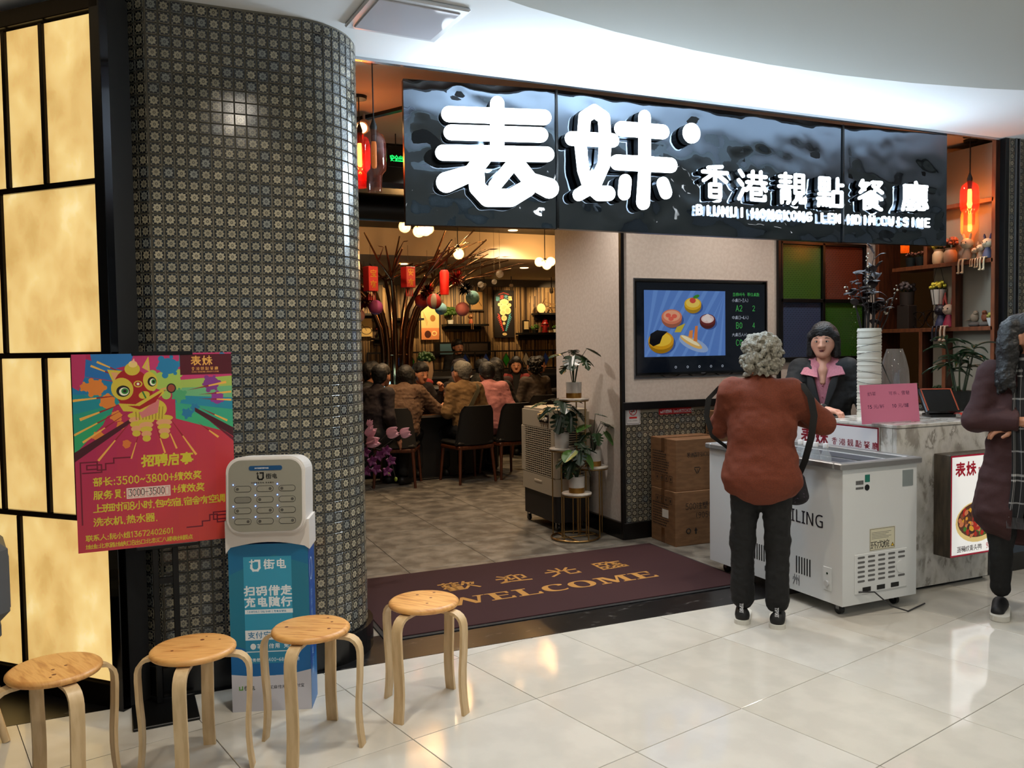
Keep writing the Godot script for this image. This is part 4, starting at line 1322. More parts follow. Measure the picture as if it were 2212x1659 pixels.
func shelf_ornaments() -> void:
	var yellow := mt("yellow petals", Color(0.78, 0.74, 0.22), 0.6)
	var rose := mt("dusty petals", Color(0.45, 0.24, 0.17), 0.6)
	var cream := mt("cream pot", Color(0.80, 0.66, 0.50), 0.5)
	var whitep := mt("white pot", Color(0.82, 0.82, 0.80), 0.4)
	var jar := [Vector2(0.0, 0.0), Vector2(0.042, 0.0), Vector2(0.05, 0.02), Vector2(0.05, 0.08), Vector2(0.036, 0.105), Vector2(0.042, 0.12), Vector2(0.034, 0.12), Vector2(0.03, 0.1), Vector2(0.0, 0.1)]
	pot_plant("flower_pot", "cream jar with bright yellow flowers on the upper shelf", Vector3(5.96, 2.115, -4.88), jar, cream, 0.15, 0.055, yellow, 42, 3)
	pot_plant("flower_pot", "tan jar with dusty red flowers on the upper shelf", Vector3(5.96, 2.115, -4.775), jar, mt("tan pot", Color(0.62, 0.47, 0.36), 0.5), 0.155, 0.062, rose, 42, 4)
	rabbit("large white short-eared rabbit figurine sitting on the upper shelf edge", Vector3(5.925, 2.117, -4.60), 0.85, Color(0.80, 0.74, 0.62), Color(0.66, 0.60, 0.52), Color(0.80, 0.74, 0.62), false)
	rabbit("smallest white figurine between two rabbits on the upper shelf edge", Vector3(5.925, 2.117, -4.535), 0.45, Color(0.80, 0.74, 0.62), Color(0.36, 0.36, 0.30), Color(0.40, 0.36, 0.30), false)
	rabbit("small white rabbit figurine with upright ears on the upper shelf edge", Vector3(5.925, 2.117, -4.485), 0.55, Color(0.80, 0.74, 0.62), Color(0.62, 0.55, 0.46), Color(0.80, 0.74, 0.62), false)
	rabbit("round-headed white figurine with blue ears at the end of the upper shelf", Vector3(5.925, 2.117, -4.425), 0.75, Color(0.80, 0.76, 0.64), Color(0.30, 0.32, 0.44), Color(0.26, 0.28, 0.42), false)
	rabbit("dark blue dressed rabbit doll with long pink ears on the middle shelf", Vector3(5.925, 1.602, -4.83), 0.9, Color(0.10, 0.10, 0.15), Color(0.20, 0.22, 0.34), Color(0.62, 0.22, 0.22), true)
	rabbit("pink dressed rabbit doll with long pink ears on the middle shelf", Vector3(5.925, 1.602, -4.755), 0.9, Color(0.74, 0.66, 0.58), Color(0.62, 0.16, 0.28), Color(0.66, 0.30, 0.28), true)
	# wire bucket with yellow flowers hung on the shelf
	var bk := pot_plant("hanging_bucket", "white bucket of yellow flowers hung in a wire cage under the upper shelf", Vector3(5.95, 1.79, -4.875), [Vector2(0.0, 0.0), Vector2(0.042, 0.0), Vector2(0.06, 0.12), Vector2(0.055, 0.12), Vector2(0.04, 0.01), Vector2(0.0, 0.01)], whitep, 0.145, 0.06, yellow, 40, 8)
	var wire := B.new()
	for k in 8:
		var a := TAU * k / 8
		wire.cyl(Vector3(cos(a) * 0.044, -0.004, sin(a) * 0.044), Vector3(cos(a) * 0.064, 0.125, sin(a) * 0.064), 0.0018, 5)
	for sg in [-1.0, 1.0]:
		wire.cyl(Vector3(0, 0.125, 0.064 * sg), Vector3(0, 0.297, 0.02 * sg), 0.0018, 5)
	obj("cage", wire.mesh(mt("dark wire", Color(0.08, 0.08, 0.08), 0.4, 0.6)), bk)
	pot_plant("flower_pot", "dark square basket of grey dried flowers on the middle shelf", Vector3(5.97, 1.80, -5.2), [Vector2(0.0, 0.0), Vector2(0.055, 0.0), Vector2(0.06, 0.11), Vector2(0.0, 0.1)], mt("dark basket", Color(0.14, 0.10, 0.075), 0.7), 0.14, 0.07, mt("grey petals", Color(0.30, 0.26, 0.26), 0.7), 40, 9)
	var bl := thing("crate_stand", "dark wooden block under the dried flower basket", "box", Vector3(5.97, 1.599, -5.2))
	piece("body", Vector3(-0.05, 0, -0.06), Vector3(0.05, 0.2, 0.06), mt("dark basket", Color(0.14, 0.10, 0.075), 0.7), bl, 0.004)
	# bicycle ornament
	var bi := thing("bicycle_ornament", "small black wire bicycle ornament on the middle shelf", "ornament", Vector3(5.98, 1.6, -5.02))
	for z in [-0.075, 0.075]:
		var wl := B.new()
		ring(wl, Vector3(0, 0.072, z), 0.068, 0.004, Vector3.RIGHT)
		for k in 8:
			var a := TAU * k / 8
			wl.cyl(Vector3(0, 0.072, z), Vector3(0, 0.072 + sin(a) * 0.068, z + cos(a) * 0.068), 0.0012, 4)
		obj("wheel", wl.mesh(mt("dark wire", Color(0.08, 0.08, 0.08), 0.4, 0.6)), bi)
	var fr := B.new()
	for q in [[-0.075, 0.072, -0.02, 0.14], [-0.02, 0.14, 0.06, 0.15], [0.075, 0.072, 0.055, 0.17], [-0.02, 0.14, 0.0, 0.06], [0.0, 0.06, 0.06, 0.15], [-0.075, 0.072, 0.0, 0.06]]:
		fr.cyl(Vector3(0, q[1], q[0]), Vector3(0, q[3], q[2]), 0.003, 6)
	obj("frame", fr.mesh(mt("dark wire", Color(0.08, 0.08, 0.08), 0.4, 0.6)), bi)
	for q in [[-4.565, 0.42, "pale bird ornament on a stone on the middle shelf", Color(0.52, 0.46, 0.38)], [-4.475, -0.5, "orange-breasted bird ornament on a stone on the middle shelf", Color(0.46, 0.24, 0.13)]]:
		var bd := thing("bird_ornament", q[2], "figurine", Vector3(5.97, 1.6, q[0]), q[1], "bird ornaments")
		var st := B.new()
		st.ball(Vector3(0, 0.018, 0), Vector3(0.04, 0.022, 0.045), 12, 8)
		obj("stone", st.mesh(mt("stone grey", Color(0.34, 0.32, 0.30), 0.8)), bd)
		var body := B.new()
		body.ball(Vector3(0, 0.072, 0), Vector3(0.026, 0.036, 0.032), 12, 8)
		body.ball(Vector3(-0.01, 0.108, 0.01), Vector3(0.018, 0.018, 0.018), 10, 8)
		body.tube([Vector3(0.01, 0.06, -0.02), Vector3(0.03, 0.05, -0.075)], [0.014, 0.005], 6, 0.4)
		body.tube([Vector3(-0.02, 0.108, 0.02), Vector3(-0.034, 0.106, 0.03)], [0.005, 0.0005], 6)
		obj("body", body.mesh(mt("bird %s" % q[3].to_html(), q[3], 0.7)), bd)
	pot_plant("succulent_pot", "white bowl with pale yellow succulent beside the tiled pillar", Vector3(5.97, 1.6, -4.405), [Vector2(0.0, 0.0), Vector2(0.03, 0.0), Vector2(0.048, 0.065), Vector2(0.042, 0.065), Vector2(0.0, 0.05)], whitep, 0.085, 0.042, mt("pale succulent", Color(0.62, 0.62, 0.30), 0.6), 26, 12)
	var cone := [Vector2(0.0, 0.0), Vector2(0.034, 0.0), Vector2(0.048, 0.08), Vector2(0.042, 0.08), Vector2(0.0, 0.07)]
	pot_plant("succulent_pot", "grey clay pot with spiky green succulent on the lowest shelf", Vector3(5.96, 1.015, -5.09), cone, mt("clay grey", Color(0.28, 0.24, 0.21), 0.8), 0.1, 0.04, mt("succulent green", Color(0.16, 0.24, 0.12), 0.6), 26, 13)
	pot_plant("succulent_pot", "small grey clay pot behind glass dome on the lowest shelf", Vector3(5.96, 1.015, -5.3), cone, mt("clay grey", Color(0.28, 0.24, 0.21), 0.8), 0.09, 0.034, mt("succulent green", Color(0.16, 0.24, 0.12), 0.6), 20, 14)
	pot_plant("succulent_pot", "white pot with black cow patches on the lowest shelf", Vector3(5.96, 1.015, -4.88), cone, noise_mat("cow print", Color(0.75, 0.73, 0.68), Color(0.06, 0.05, 0.05), 0.02, Vector3.ONE * 6.0, 0.5), 0.095, 0.036, mt("succulent green", Color(0.16, 0.24, 0.12), 0.6), 20, 15)
	pot_plant("succulent_pot", "second cow-patched white pot next to an upright of the lowest shelf", Vector3(5.96, 1.015, -4.72), cone, noise_mat("cow print", Color(0.75, 0.73, 0.68), Color(0.06, 0.05, 0.05), 0.02, Vector3.ONE * 6.0, 0.5), 0.09, 0.036, mt("succulent green", Color(0.16, 0.24, 0.12), 0.6), 20, 16)
	for z in [-5.06, -5.16]:
		pot_plant("tin_pot", "dark green tin pot with brown dry stems on the upper shelf", Vector3(5.97, 2.115, z), cone, mt("tin green", Color(0.07, 0.10, 0.10), 0.5), 0.1, 0.04, rose, 18, 17).set_meta("group", "dark tin pots")
	for q in [["amber_pendant", 5.98, -4.62, 2.42], ["amber_pendant", 6.4, -5.6, 2.5]]:
		pendant("amber glass pendant lamp glowing over the divider shelf" if q[1] < 6.1 else "amber glass pendant lamp farther back behind the divider shelf", Vector3(q[1], q[3], q[2]), Color(0.95, 0.62, 0.25), true, 3.06)


func ring(b: B, c: Vector3, r: float, thick: float, axis: Vector3, seg := 24, from := 0.0, sweep := TAU) -> void:
	var u := axis.cross(Vector3.UP if absf(axis.y) < 0.9 else Vector3.RIGHT).normalized()
	var w := axis.cross(u)
	var pts := []
	for i in seg + 1:
		var a := from + sweep * i / seg
		pts.append(c + (u * cos(a) + w * sin(a)) * r)
	b.tube(pts, [thick], 6, 1.0, axis)


func pendant(label: String, at: Vector3, c: Color, lit: bool, ceiling: float) -> Node3D:
	# bottle-shaped glass lamp; `at` is the middle of its wide part
	var t := thing("pendant_lamp", label, "lamp", at)
	var g := B.new()
	g.lathe([Vector2(0.038, -0.2), Vector2(0.040, -0.12), Vector2(0.044, -0.105), Vector2(0.062, -0.085), Vector2(0.066, -0.06), Vector2(0.066, 0.06), Vector2(0.055, 0.1), Vector2(0.022, 0.125), Vector2(0.016, 0.14)], 28)
	obj("glass_shade", g.mesh(glass("pendant glass %s" % c.to_html(), c, 0.42)), t)
	var cap := B.new()
	cap.lathe([Vector2(0.018, 0.125), Vector2(0.02, 0.15), Vector2(0.008, 0.185), Vector2(0.003, 0.2)], 16)
	obj("cap", cap.mesh(mt("lamp black", Color(0.02, 0.02, 0.02), 0.4)), t)
	var cord := B.new()
	cord.cyl(Vector3(0, 0.19, 0), Vector3(0, ceiling - at.y - 0.01, 0), 0.0035, 6)
	obj("cord", cord.mesh(mt("lamp black", Color(0.02, 0.02, 0.02), 0.4)), t)
	var rose := B.new()
	rose.lathe([Vector2(0.0, -0.022), Vector2(0.05, -0.02), Vector2(0.052, 0.0)], 20)
	obj("ceiling_rose", rose.mesh(mt("lamp black", Color(0.02, 0.02, 0.02), 0.4)), t, Vector3(0, ceiling - at.y, 0))
	var so := B.new()
	so.cyl(Vector3(0, 0.07, 0), Vector3(0, 0.125, 0), 0.016, 12)
	obj("socket", so.mesh(mt("lamp black", Color(0.02, 0.02, 0.02), 0.4)), t)
	var bu := B.new()
	bu.lathe([Vector2(0.0, -0.075), Vector2(0.012, -0.07), Vector2(0.015, -0.055), Vector2(0.015, 0.05), Vector2(0.012, 0.07)], 14)
	obj("bulb", bu.mesh(glow("filament %s" % lit, Color(1.0, 0.55, 0.2), 14.0 if lit else 0.3)), t)
	if lit:
		omni(Vector3(0, -0.02, 0), Color(1.0, 0.55, 0.22), 0.18, 0.02, t)
	return t


func dining_room() -> void:
	var cream := mt("warm ceiling", Color(0.72, 0.66, 0.58), 0.8)
	var dark := mt("black ceiling", Color(0.018, 0.018, 0.022), 0.6)
	slab("ceiling_entrance", Vector3(-1.5, 3.06, -6.3), Vector3(8.6, 3.2, -4.33), cream)
	slab("ceiling_dark", Vector3(-1.5, 3.02, -10.4), Vector3(8.6, 3.2, -6.3), dark)
	slab("ceiling_dining", Vector3(-1.5, 2.68, -14.2), Vector3(8.6, 3.2, -10.4), cream)
	for z in [-6.9, -8.6]:
		slab("beam", Vector3(-1.5, 2.86, z - 0.12), Vector3(8.6, 3.02, z + 0.12), dark)
	var d := B.new()
	d.tube([Vector3(-1.5, 2.83, -7.9), Vector3(8.6, 2.83, -7.7)], [0.13], 14)
	tag(obj("air_duct", d.mesh(mt("duct black", Color(0.025, 0.025, 0.03), 0.4, 0.3))), "long black round air duct under the dark ceiling", "duct")
	var pl := mt("inner wall", Color(0.30, 0.26, 0.22), 0.8)
	slab("wall_dining_left", Vector3(-1.7, 0, -14.2), Vector3(-1.5, 3.2, -4.3), pl)
	slab("wall_dining_right", Vector3(8.6, 0, -14.2), Vector3(8.8, 3.2, -4.3), pl)
	var bw := slab("wall_dining_back", Vector3(-1.7, 0, -14.2), Vector3(8.8, 3.2, -13.8), pl)
	slab("wall_storefront", Vector3(6.9, 0, -4.5), Vector3(11.0, 3.2, -4.3), mt("storefront right", Color(0.5, 0.48, 0.45), 0.6))
	slab("wall_storefront_left", Vector3(-6.2, 0, -5.9), Vector3(-2.05, 3.2, -5.7), pl)
	slab("wall_storefront_joint", Vector3(-2.05, 0, -5.9), Vector3(-1.5, 3.2, -4.9), pl)
	# wall of upright split-bamboo strips, each a thin box of its own tone, joined because nobody could count them
	var b := B.new()
	b.tinted = true
	var tones := [Color(0.60, 0.49, 0.34), Color(0.50, 0.40, 0.28), Color(0.38, 0.30, 0.21), Color(0.68, 0.56, 0.39), Color(0.26, 0.2, 0.15), Color(0.55, 0.44, 0.31)]
	var x := 2.6
	while x < 7.7:
		var y := 0.0
		var w := rng.randf_range(0.012, 0.026)
		while y < 2.68:
			var hh := minf(2.68 - y, rng.randf_range(0.5, 1.6))
			b.tint = tones[rng.randi() % 6].srgb_to_linear() * rng.randf_range(0.75, 1.15)
			b.box(Vector3(x + w / 2, y + hh / 2, -13.785 + rng.randf_range(0, 0.012)), Vector3(w - 0.003, hh - 0.002, 0.03))
			y += hh
		x += w
	var bm := mt("bamboo", Color.WHITE, 0.55)
	bm.vertex_color_use_as_albedo = true
	var strips := obj("bamboo_strips", b.mesh(bm), bw)
	strips.set_meta("kind", "stuff")
	# pelmet strip over the bamboo wall
	slab("trim_5", Vector3(2.6, 2.56, -13.74), Vector3(7.7, 2.68, -13.64), mt("grey pelmet", Color(0.28, 0.26, 0.25), 0.7))
	for q in DINING_LAMPS:
		spot(Vector3(q[0], 2.655 if q[1] < -10.4 else 2.99, q[1]), Vector3(q[0], 0, q[1]), Color(1.0, 0.86, 0.68) if q[1] < -6.7 else Color(1.0, 0.95, 0.9), q[2], 68.0, 0.9, 0.05)
		var d2 := thing("downlight", "small warm downlight of a restaurant ceiling set that includes added fill lamps", "light", Vector3(q[0], 2.679 if q[1] < -10.4 else (3.019 if q[1] < -6.3 else 3.059), q[1]), 0.0, "restaurant downlights")
		var rg := B.new()
		rg.lathe([Vector2(0.0001, -0.004), Vector2(0.045, -0.004), Vector2(0.06, -0.008), Vector2(0.065, 0.0)], 18)
		obj("lens", rg.mesh(glow("warm lens", Color(1.0, 0.8, 0.55), 5.0)), d2)
	# spotlights that wash the bamboo wall
	for q in WALL_SPOTS:
		track_spot(q[0], q[1], q[2])


# x, z, strength; those over aisle and reception are added to brighten the room
const DINING_LAMPS := [[3.3, -9.4, 3.2], [4.5, -10.1, 3.0], [2.4, -8.9, 2.2], [3.4, -11.4, 2.0], [5.3, -11.5, 2.2], [2.2, -6.6, 2.6], [3.0, -7.9, 3.4], [2.9, -5.3, 2.2], [4.2, -4.85, 1.7], [5.4, -4.85, 1.0]]
const WALL_SPOTS := [[Vector3(4.35, 2.5, -12.9), Vector3(4.5, 2.1, -13.75), 0.55], [Vector3(5.75, 2.5, -13.0), Vector3(6.13, 2.05, -13.75), 0.6], [Vector3(6.5, 2.45, -13.0), Vector3(6.85, 2.2, -13.75), 0.5], [Vector3(5.2, 2.5, -12.9), Vector3(5.2, 2.05, -13.75), 0.35], [Vector3(3.55, 2.5, -12.9), Vector3(3.6, 2.1, -13.75), 0.45]]


func track_spot(at: Vector3, look: Vector3, e: float) -> void:
	var t := thing("track_spotlight", "small white cylinder spotlight aimed at the bamboo wall", "light", at, 0.0, "wall washing spotlights")
	var dir := (look - at).normalized()
	var b := B.new()
	b.cyl(-dir * 0.06, dir * 0.05, 0.034, 16)
	obj("barrel", b.mesh(mt("spot white", Color(0.75, 0.72, 0.68), 0.4)), t)
	var s := B.new()
	s.cyl(-dir * 0.04, -dir * 0.04 + Vector3.UP * (2.68 - at.y + 0.02), 0.008, 8)
	obj("stem", s.mesh(mt("lamp black", Color(0.02, 0.02, 0.02), 0.4)), t)
	var g := B.new()
	g.cyl(dir * 0.0502, dir * 0.0512, 0.026, 16)
	obj("lens", g.mesh(glow("warm lens", Color(1.0, 0.8, 0.55), 5.0)), t)
	spot(at + dir * 0.06, look, Color(1.0, 0.84, 0.6), e * 3.0, 38.0, 0.8, 0.02)


func ribbons(b: B, s: String, o: Vector3, right: Vector3, up: Vector3, hh: float, weight: float, gap := 0.08, squash := 1.0) -> float:
	# flat lettering as thin quads; o is the lower left corner of the line; returns its length
	var x := 0.0
	for ch in s:
		var adv := wide(ch) * hh * squash
		for st in strokes(ch):
			for i in st.size() - 1:
				var a := Vector2(x + st[i].x / 100.0 * adv, (1.0 - st[i].y / 100.0) * hh)
				var c := Vector2(x + st[i + 1].x / 100.0 * adv, (1.0 - st[i + 1].y / 100.0) * hh)
				var d := (c - a).normalized() * weight * hh / 2
				var w := Vector2(-d.y, d.x)
				var f := func(p: Vector2): return o + right * p.x + up * p.y
				b.quad(f.call(a - d - w), f.call(c + d - w), f.call(c + d + w), f.call(a - d + w))
		x += adv + gap * hh
	return x


func strip(b: B, pts: Array, side: Vector3, w: float, t: float) -> void:
	# a bent board: rectangular section w wide (along side) and t thick, swept along pts
	var np := pts.size()
	var rows := []
	for i in np:
		var d: Vector3 = (pts[mini(i + 1, np - 1)] - pts[maxi(i - 1, 0)]).normalized()
		var nn := side.cross(d).normalized()
		rows.append([pts[i] - side * w / 2 - nn * t / 2, pts[i] + side * w / 2 - nn * t / 2, pts[i] + side * w / 2 + nn * t / 2, pts[i] - side * w / 2 + nn * t / 2, nn])
	for i in np - 1:
		var p: Array = rows[i]
		var q: Array = rows[i + 1]
		for f in 4:
			var g := (f + 1) % 4
			var n0: Vector3 = [-p[4], side, p[4], -side][f]
			var n1: Vector3 = [-q[4], side, q[4], -side][f]
			var k := b.put(p[f], n0, Vector2(0, i))
			b.put(p[g], n0, Vector2(1, i))
			b.put(q[g], n1, Vector2(1, i + 1))
			b.put(q[f], n1, Vector2(0, i + 1))
			b.ix.append_array([k, k + 1, k + 2, k, k + 2, k + 3])
	var s0: Array = rows[0]
	var s1: Array = rows[np - 1]
	b.quad(s0[0], s0[1], s0[2], s0[3])
	b.quad(s1[3], s1[2], s1[1], s1[0])


func make_stool(label: String, at: Vector3, turn: float, grain: float) -> void:
	var t := thing("wooden_stool", label, "stool", at, -turn, "round wooden stools by the column")
	var pine := mt("pine %d" % int(grain * 10), Color.WHITE, 0.38)
	pine.albedo_texture = noise(0.02, [0.1, Color(0.70, 0.46, 0.23), 0.35, Color(0.81, 0.58, 0.32), 0.55, Color(0.87, 0.66, 0.39), 0.8, Color(0.84, 0.61, 0.35)], 256, FastNoiseLite.TYPE_SIMPLEX_SMOOTH, 4, int(grain * 10), 14.0)
	tri_map(pine, Vector3(0.9, 5.0, 7.0))
	var seat := B.new()
	seat.lathe([Vector2(0.0, 0.424), Vector2(0.132, 0.424), Vector2(0.143, 0.428), Vector2(0.147, 0.435), Vector2(0.146, 0.442), Vector2(0.138, 0.449), Vector2(0.13, 0.45), Vector2(0.0, 0.45)], 40)
	obj("seat", seat.mesh(pine), t)
	var knots := B.new()
	var g := RandomNumberGenerator.new()
	g.seed = int(grain * 100)
	for k in 4:
		var r := g.randf_range(0.03, 0.11)
		var a := g.randf() * TAU
		knots.xf = Transform3D(Basis(Vector3.UP, g.randf_range(-0.4, 0.4)).scaled(Vector3(1, 1, 1)), Vector3(cos(a) * r, 0.4502, sin(a) * r))
		var rr := g.randf_range(0.004, 0.008)
		knots.lathe([Vector2(rr, 0.0), Vector2(0.0, 0.0002)], 12)
	obj("knot", knots.mesh(mt("pine knot", Color(0.42, 0.20, 0.09), 0.5)), t)
	var birch := wood("birch ply", Color(0.76, 0.64, 0.47), Color(0.84, 0.73, 0.56), 0.42, Vector3(7.0, 1.2, 7.0))
	for k in 4:
		var d := Vector3(cos(TAU * k / 4), 0, sin(TAU * k / 4))
		var pts := []
		for q in [[0.045, 0.417], [0.10, 0.417], [0.14, 0.416], [0.160, 0.412], [0.176, 0.402], [0.187, 0.387], [0.192, 0.368], [0.193, 0.34], [0.190, 0.26], [0.184, 0.18], [0.183, 0.12], [0.187, 0.06], [0.195, 0.0]]:
			pts.append(d * q[0] + Vector3.UP * q[1])
		var b := B.new()
		strip(b, pts, d.cross(Vector3.UP), 0.044, 0.0125)
		obj("leg", b.mesh(birch), t)


func job_poster() -> void:
	var t := thing("poster_stand", "colourful recruitment poster with yellow Chinese lettering on a black floor stand", "poster stand", Vector3(0.052, 0, -3.79), deg_to_rad(1.5))
	var p := Paint.new(800, 1040, Color(0.70, 0.20, 0.33))
	# ground fades from magenta to orange towards the lower corner, as printed
	for k in 52:
		for j in 8:
			var f := clampf(k / 52.0 * 0.75 + j / 8.0 * 0.5 - 0.35, 0, 1)
			p.rect(j * 100, k * 20, 100, 20, Color(0.68, 0.16, 0.33).lerp(Color(0.84, 0.30, 0.20), f))
	var sky := [Color(0.16, 0.42, 0.68), Color(0.13, 0.47, 0.66), Color(0.12, 0.53, 0.58), Color(0.16, 0.58, 0.48), Color(0.18, 0.62, 0.40)]
	for k in 5:
		var y0 := k * 104.0
		p.poly([Vector2(0, y0), Vector2(300 - k * 34, 110 + k * 52), Vector2(300 - k * 40, 162 + k * 52), Vector2(0, y0 + 104)], sky[k])
		p.poly([Vector2(800, 120 + k * 66), Vector2(500, 150 + k * 40), Vector2(500, 196 + k * 40), Vector2(800, 190 + k * 66)], [Color(0.62, 0.72, 0.34), Color(0.42, 0.68, 0.48), Color(0.16, 0.52, 0.62), Color(0.22, 0.63, 0.50), Color(0.24, 0.66, 0.46)][k])
	p.poly([Vector2(250, 0), Vector2(800, 0), Vector2(800, 130), Vector2(480, 150), Vector2(300, 110)], Color(0.74, 0.22, 0.42))
	p.poly([Vector2(0, 0), Vector2(70, 0), Vector2(60, 120), Vector2(30, 190), Vector2(0, 170)], Color(0.72, 0.20, 0.38))
	p.poly([Vector2(90, 0), Vector2(300, 0), Vector2(280, 60), Vector2(150, 90), Vector2(100, 60)], Color(0.18, 0.45, 0.70))
	for q in [[455, 150, 90, 60, 0.62, 0.74, 0.34], [470, 70, 62, 50, 0.16, 0.48, 0.66], [560, 40, 40, 50, 0.22, 0.55, 0.60], [690, 170, 48, 42, 0.50, 0.22, 0.52], [720, 250, 36, 40, 0.55, 0.22, 0.55], [560, 330, 30, 26, 0.16, 0.46, 0.62], [600, 300, 24, 20, 0.16, 0.46, 0.62], [520, 230, 40, 34, 0.30, 0.62, 0.42], [110, 175, 50, 46, 0.86, 0.50, 0.20], [60, 170, 26, 24, 0.86, 0.50, 0.20], [165, 250, 40, 44, 0.86, 0.50, 0.20], [205, 330, 30, 32, 0.86, 0.52, 0.22], [115, 430, 30, 28, 0.86, 0.50, 0.20], [225, 380, 22, 26, 0.86, 0.50, 0.20], [250, 480, 22, 26, 0.84, 0.46, 0.20], [750, 25, 22, 30, 0.22, 0.50, 0.68]]:
		p.oval(Vector2(q[0], q[1]), Vector2(q[2], q[3]) * 0.86, Color(q[4], q[5], q[6]))
		for k in 6:
			var a: float = TAU * k / 6 + q[0]
			p.oval(Vector2(q[0], q[1]) + Vector2.from_angle(a) * q[2] * 0.85, Vector2(q[2], q[2]) * (0.16 + 0.1 * (k % 2)), Color(q[4], q[5], q[6]))
	# dark kerbs and rays that run to the middle
	p.poly([Vector2(0, 510), Vector2(300, 330), Vector2(300, 350), Vector2(0, 560)], Color(0.28, 0.08, 0.12))
	p.poly([Vector2(800, 420), Vector2(600, 300), Vector2(600, 322), Vector2(800, 470)], Color(0.28, 0.08, 0.12))
	p.poly([Vector2(800, 475), Vector2(640, 345), Vector2(800, 495)], Color(0.40, 0.10, 0.18))
	for r in [[0, 240, 250, 218, 14], [30, 340, 240, 262, 16], [0, 420, 250, 290, 12], [40, 460, 280, 300, 12], [120, 40, 260, 110, 12], [90, 60, 240, 130, 12], [110, 560, 300, 330, 12], [270, 560, 330, 370, 8], [440, 540, 390, 360, 10], [500, 520, 430, 330, 10], [600, 560, 450, 320, 12], [770, 165, 560, 205, 14], [795, 220, 620, 230, 12], [795, 265, 620, 252, 12], [770, 380, 620, 300, 12], [720, 470, 610, 380, 12]]:
		var a := Vector2(r[0], r[1])
		var c := Vector2(r[2], r[3])
		var w: Vector2 = (c - a).normalized().orthogonal() * r[4] / 2.0
		p.poly([a - w, a + w, c], Color(0.90, 0.68, 0.30))
		p.poly([a.lerp(c, 0.45) - w * 0.6, a.lerp(c, 0.45) + w * 0.6, c], Color(0.56, 0.13, 0.15))
	# a plain paper lion: mane, ears, brows, eyes, mouth and fringed body
	var y1 := Color(0.80, 0.72, 0.24)
	var y2 := Color(0.60, 0.50, 0.16)
	var red := Color(0.62, 0.12, 0.12)
	var ink := Color(0.12, 0.10, 0.08)
	for q in [[300, 330, 40, 76], [350, 360, 40, 90], [440, 350, 46, 76]]:
		for k in 5:
			p.oval(Vector2(q[0], q[1] + k * 24), Vector2(q[2] * (1.0 - k * 0.12), 17), y1 if k % 2 == 0 else Color(0.86, 0.62, 0.44))
	p.oval(Vector2(370, 300), Vector2(86, 60), y1)
	for k in 9:
		p.line([Vector2(300 + k * 17, 290), Vector2(302 + k * 16, 352)], 5.0, y2)
	p.poly([Vector2(300, 280), Vector2(420, 250), Vector2(410, 320), Vector2(330, 345)], Color(0.80, 0.46, 0.46))
	p.poly([Vector2(168, 82), Vector2(240, 90), Vector2(200, 165)], y1)
	p.poly([Vector2(185, 96), Vector2(222, 100), Vector2(202, 140)], Color(0.86, 0.62, 0.44))
	p.poly([Vector2(338, 75), Vector2(372, 15), Vector2(378, 100)], y1)
	p.poly([Vector2(350, 76), Vector2(368, 38), Vector2(370, 92)], Color(0.86, 0.62, 0.44))
	p.oval(Vector2(292, 190), Vector2(92, 112), red, -0.35)
	p.oval(Vector2(290, 82), Vector2(38, 34), y1)
	p.oval(Vector2(294, 56), Vector2(22, 18), Color(0.90, 0.78, 0.48))
	p.poly([Vector2(284, 50), Vector2(306, 50), Vector2(300, 24)], Color(0.90, 0.70, 0.56))
	p.oval(Vector2(238, 186), Vector2(54, 60), y1, -0.3)
	p.oval(Vector2(378, 150), Vector2(36, 52), y1, -0.2)
	for q in [[242, 198, 33, 30], [386, 152, 22, 26]]:
		p.oval(Vector2(q[0], q[1]), Vector2(q[2], q[3]), ink)
		p.oval(Vector2(q[0] + 4, q[1] + 2), Vector2(q[2], q[3]) * 0.72, Color(0.93, 0.92, 0.82))
		p.oval(Vector2(q[0] + 8, q[1]), Vector2(q[2], q[3]) * 0.52, Color(0.20, 0.52, 0.20))
		p.oval(Vector2(q[0] + 8, q[1]), Vector2(q[2], q[3]) * 0.26, ink)
	p.oval(Vector2(316, 162), Vector2(22, 18), y1)
	p.oval(Vector2(316, 162), Vector2(15, 12), red)
	p.oval(Vector2(316, 162), Vector2(7, 7), Color(0.95, 0.93, 0.88))
	p.oval(Vector2(345, 222), Vector2(28, 20), y1, -0.2)
	p.line([Vector2(338, 206), Vector2(352, 238)], 8.0, Color(0.22, 0.46, 0.20))
	p.poly([Vector2(216, 262), Vector2(300, 270), Vector2(440, 190), Vector2(446, 215), Vector2(330, 312), Vector2(240, 305)], y1)
	p.poly([Vector2(262, 276), Vector2(320, 280), Vector2(436, 208), Vector2(400, 262), Vector2(320, 300)], red)
	p.line([Vector2(430, 195), Vector2(478, 182)], 7.0, Color(0.86, 0.60, 0.36))
	p.oval(Vector2(482, 190), Vector2(24, 26), ink)
	p.oval(Vector2(482, 190), Vector2(18, 20), Color(0.58, 0.28, 0.20))
	# shop name plate
	p.rect(530, 8, 270, 112, Color(0.32, 0.09, 0.13))
	write(p, "表妹", 588, 18, 50, 0.13, Color(0.88, 0.66, 0.32), 0.18)
	write(p, "香港靚點餐廳", 588, 78, 18, 0.10, Color(0.82, 0.60, 0.30), 0.36)
	write(p, "BIUMUI HONGKONG LENHDIM CUISINE", 590, 101, 8, 0.14, Color(0.82, 0.60, 0.30), 0.05)
	# lettering
	var ye := Color(0.80, 0.76, 0.20)
	write(p, "招聘启事", 322, 546, 62, 0.16, ye, 0.06)
	write(p, "部长:3500~3800+绩效奖", 82, 650, 44, 0.13, ye, 0.08)
	var e := write(p, "服务员:", 82, 720, 44, 0.13, ye, 0.08)
	p.rect(e, 716, 220, 58, Color(0.88, 0.80, 0.76))
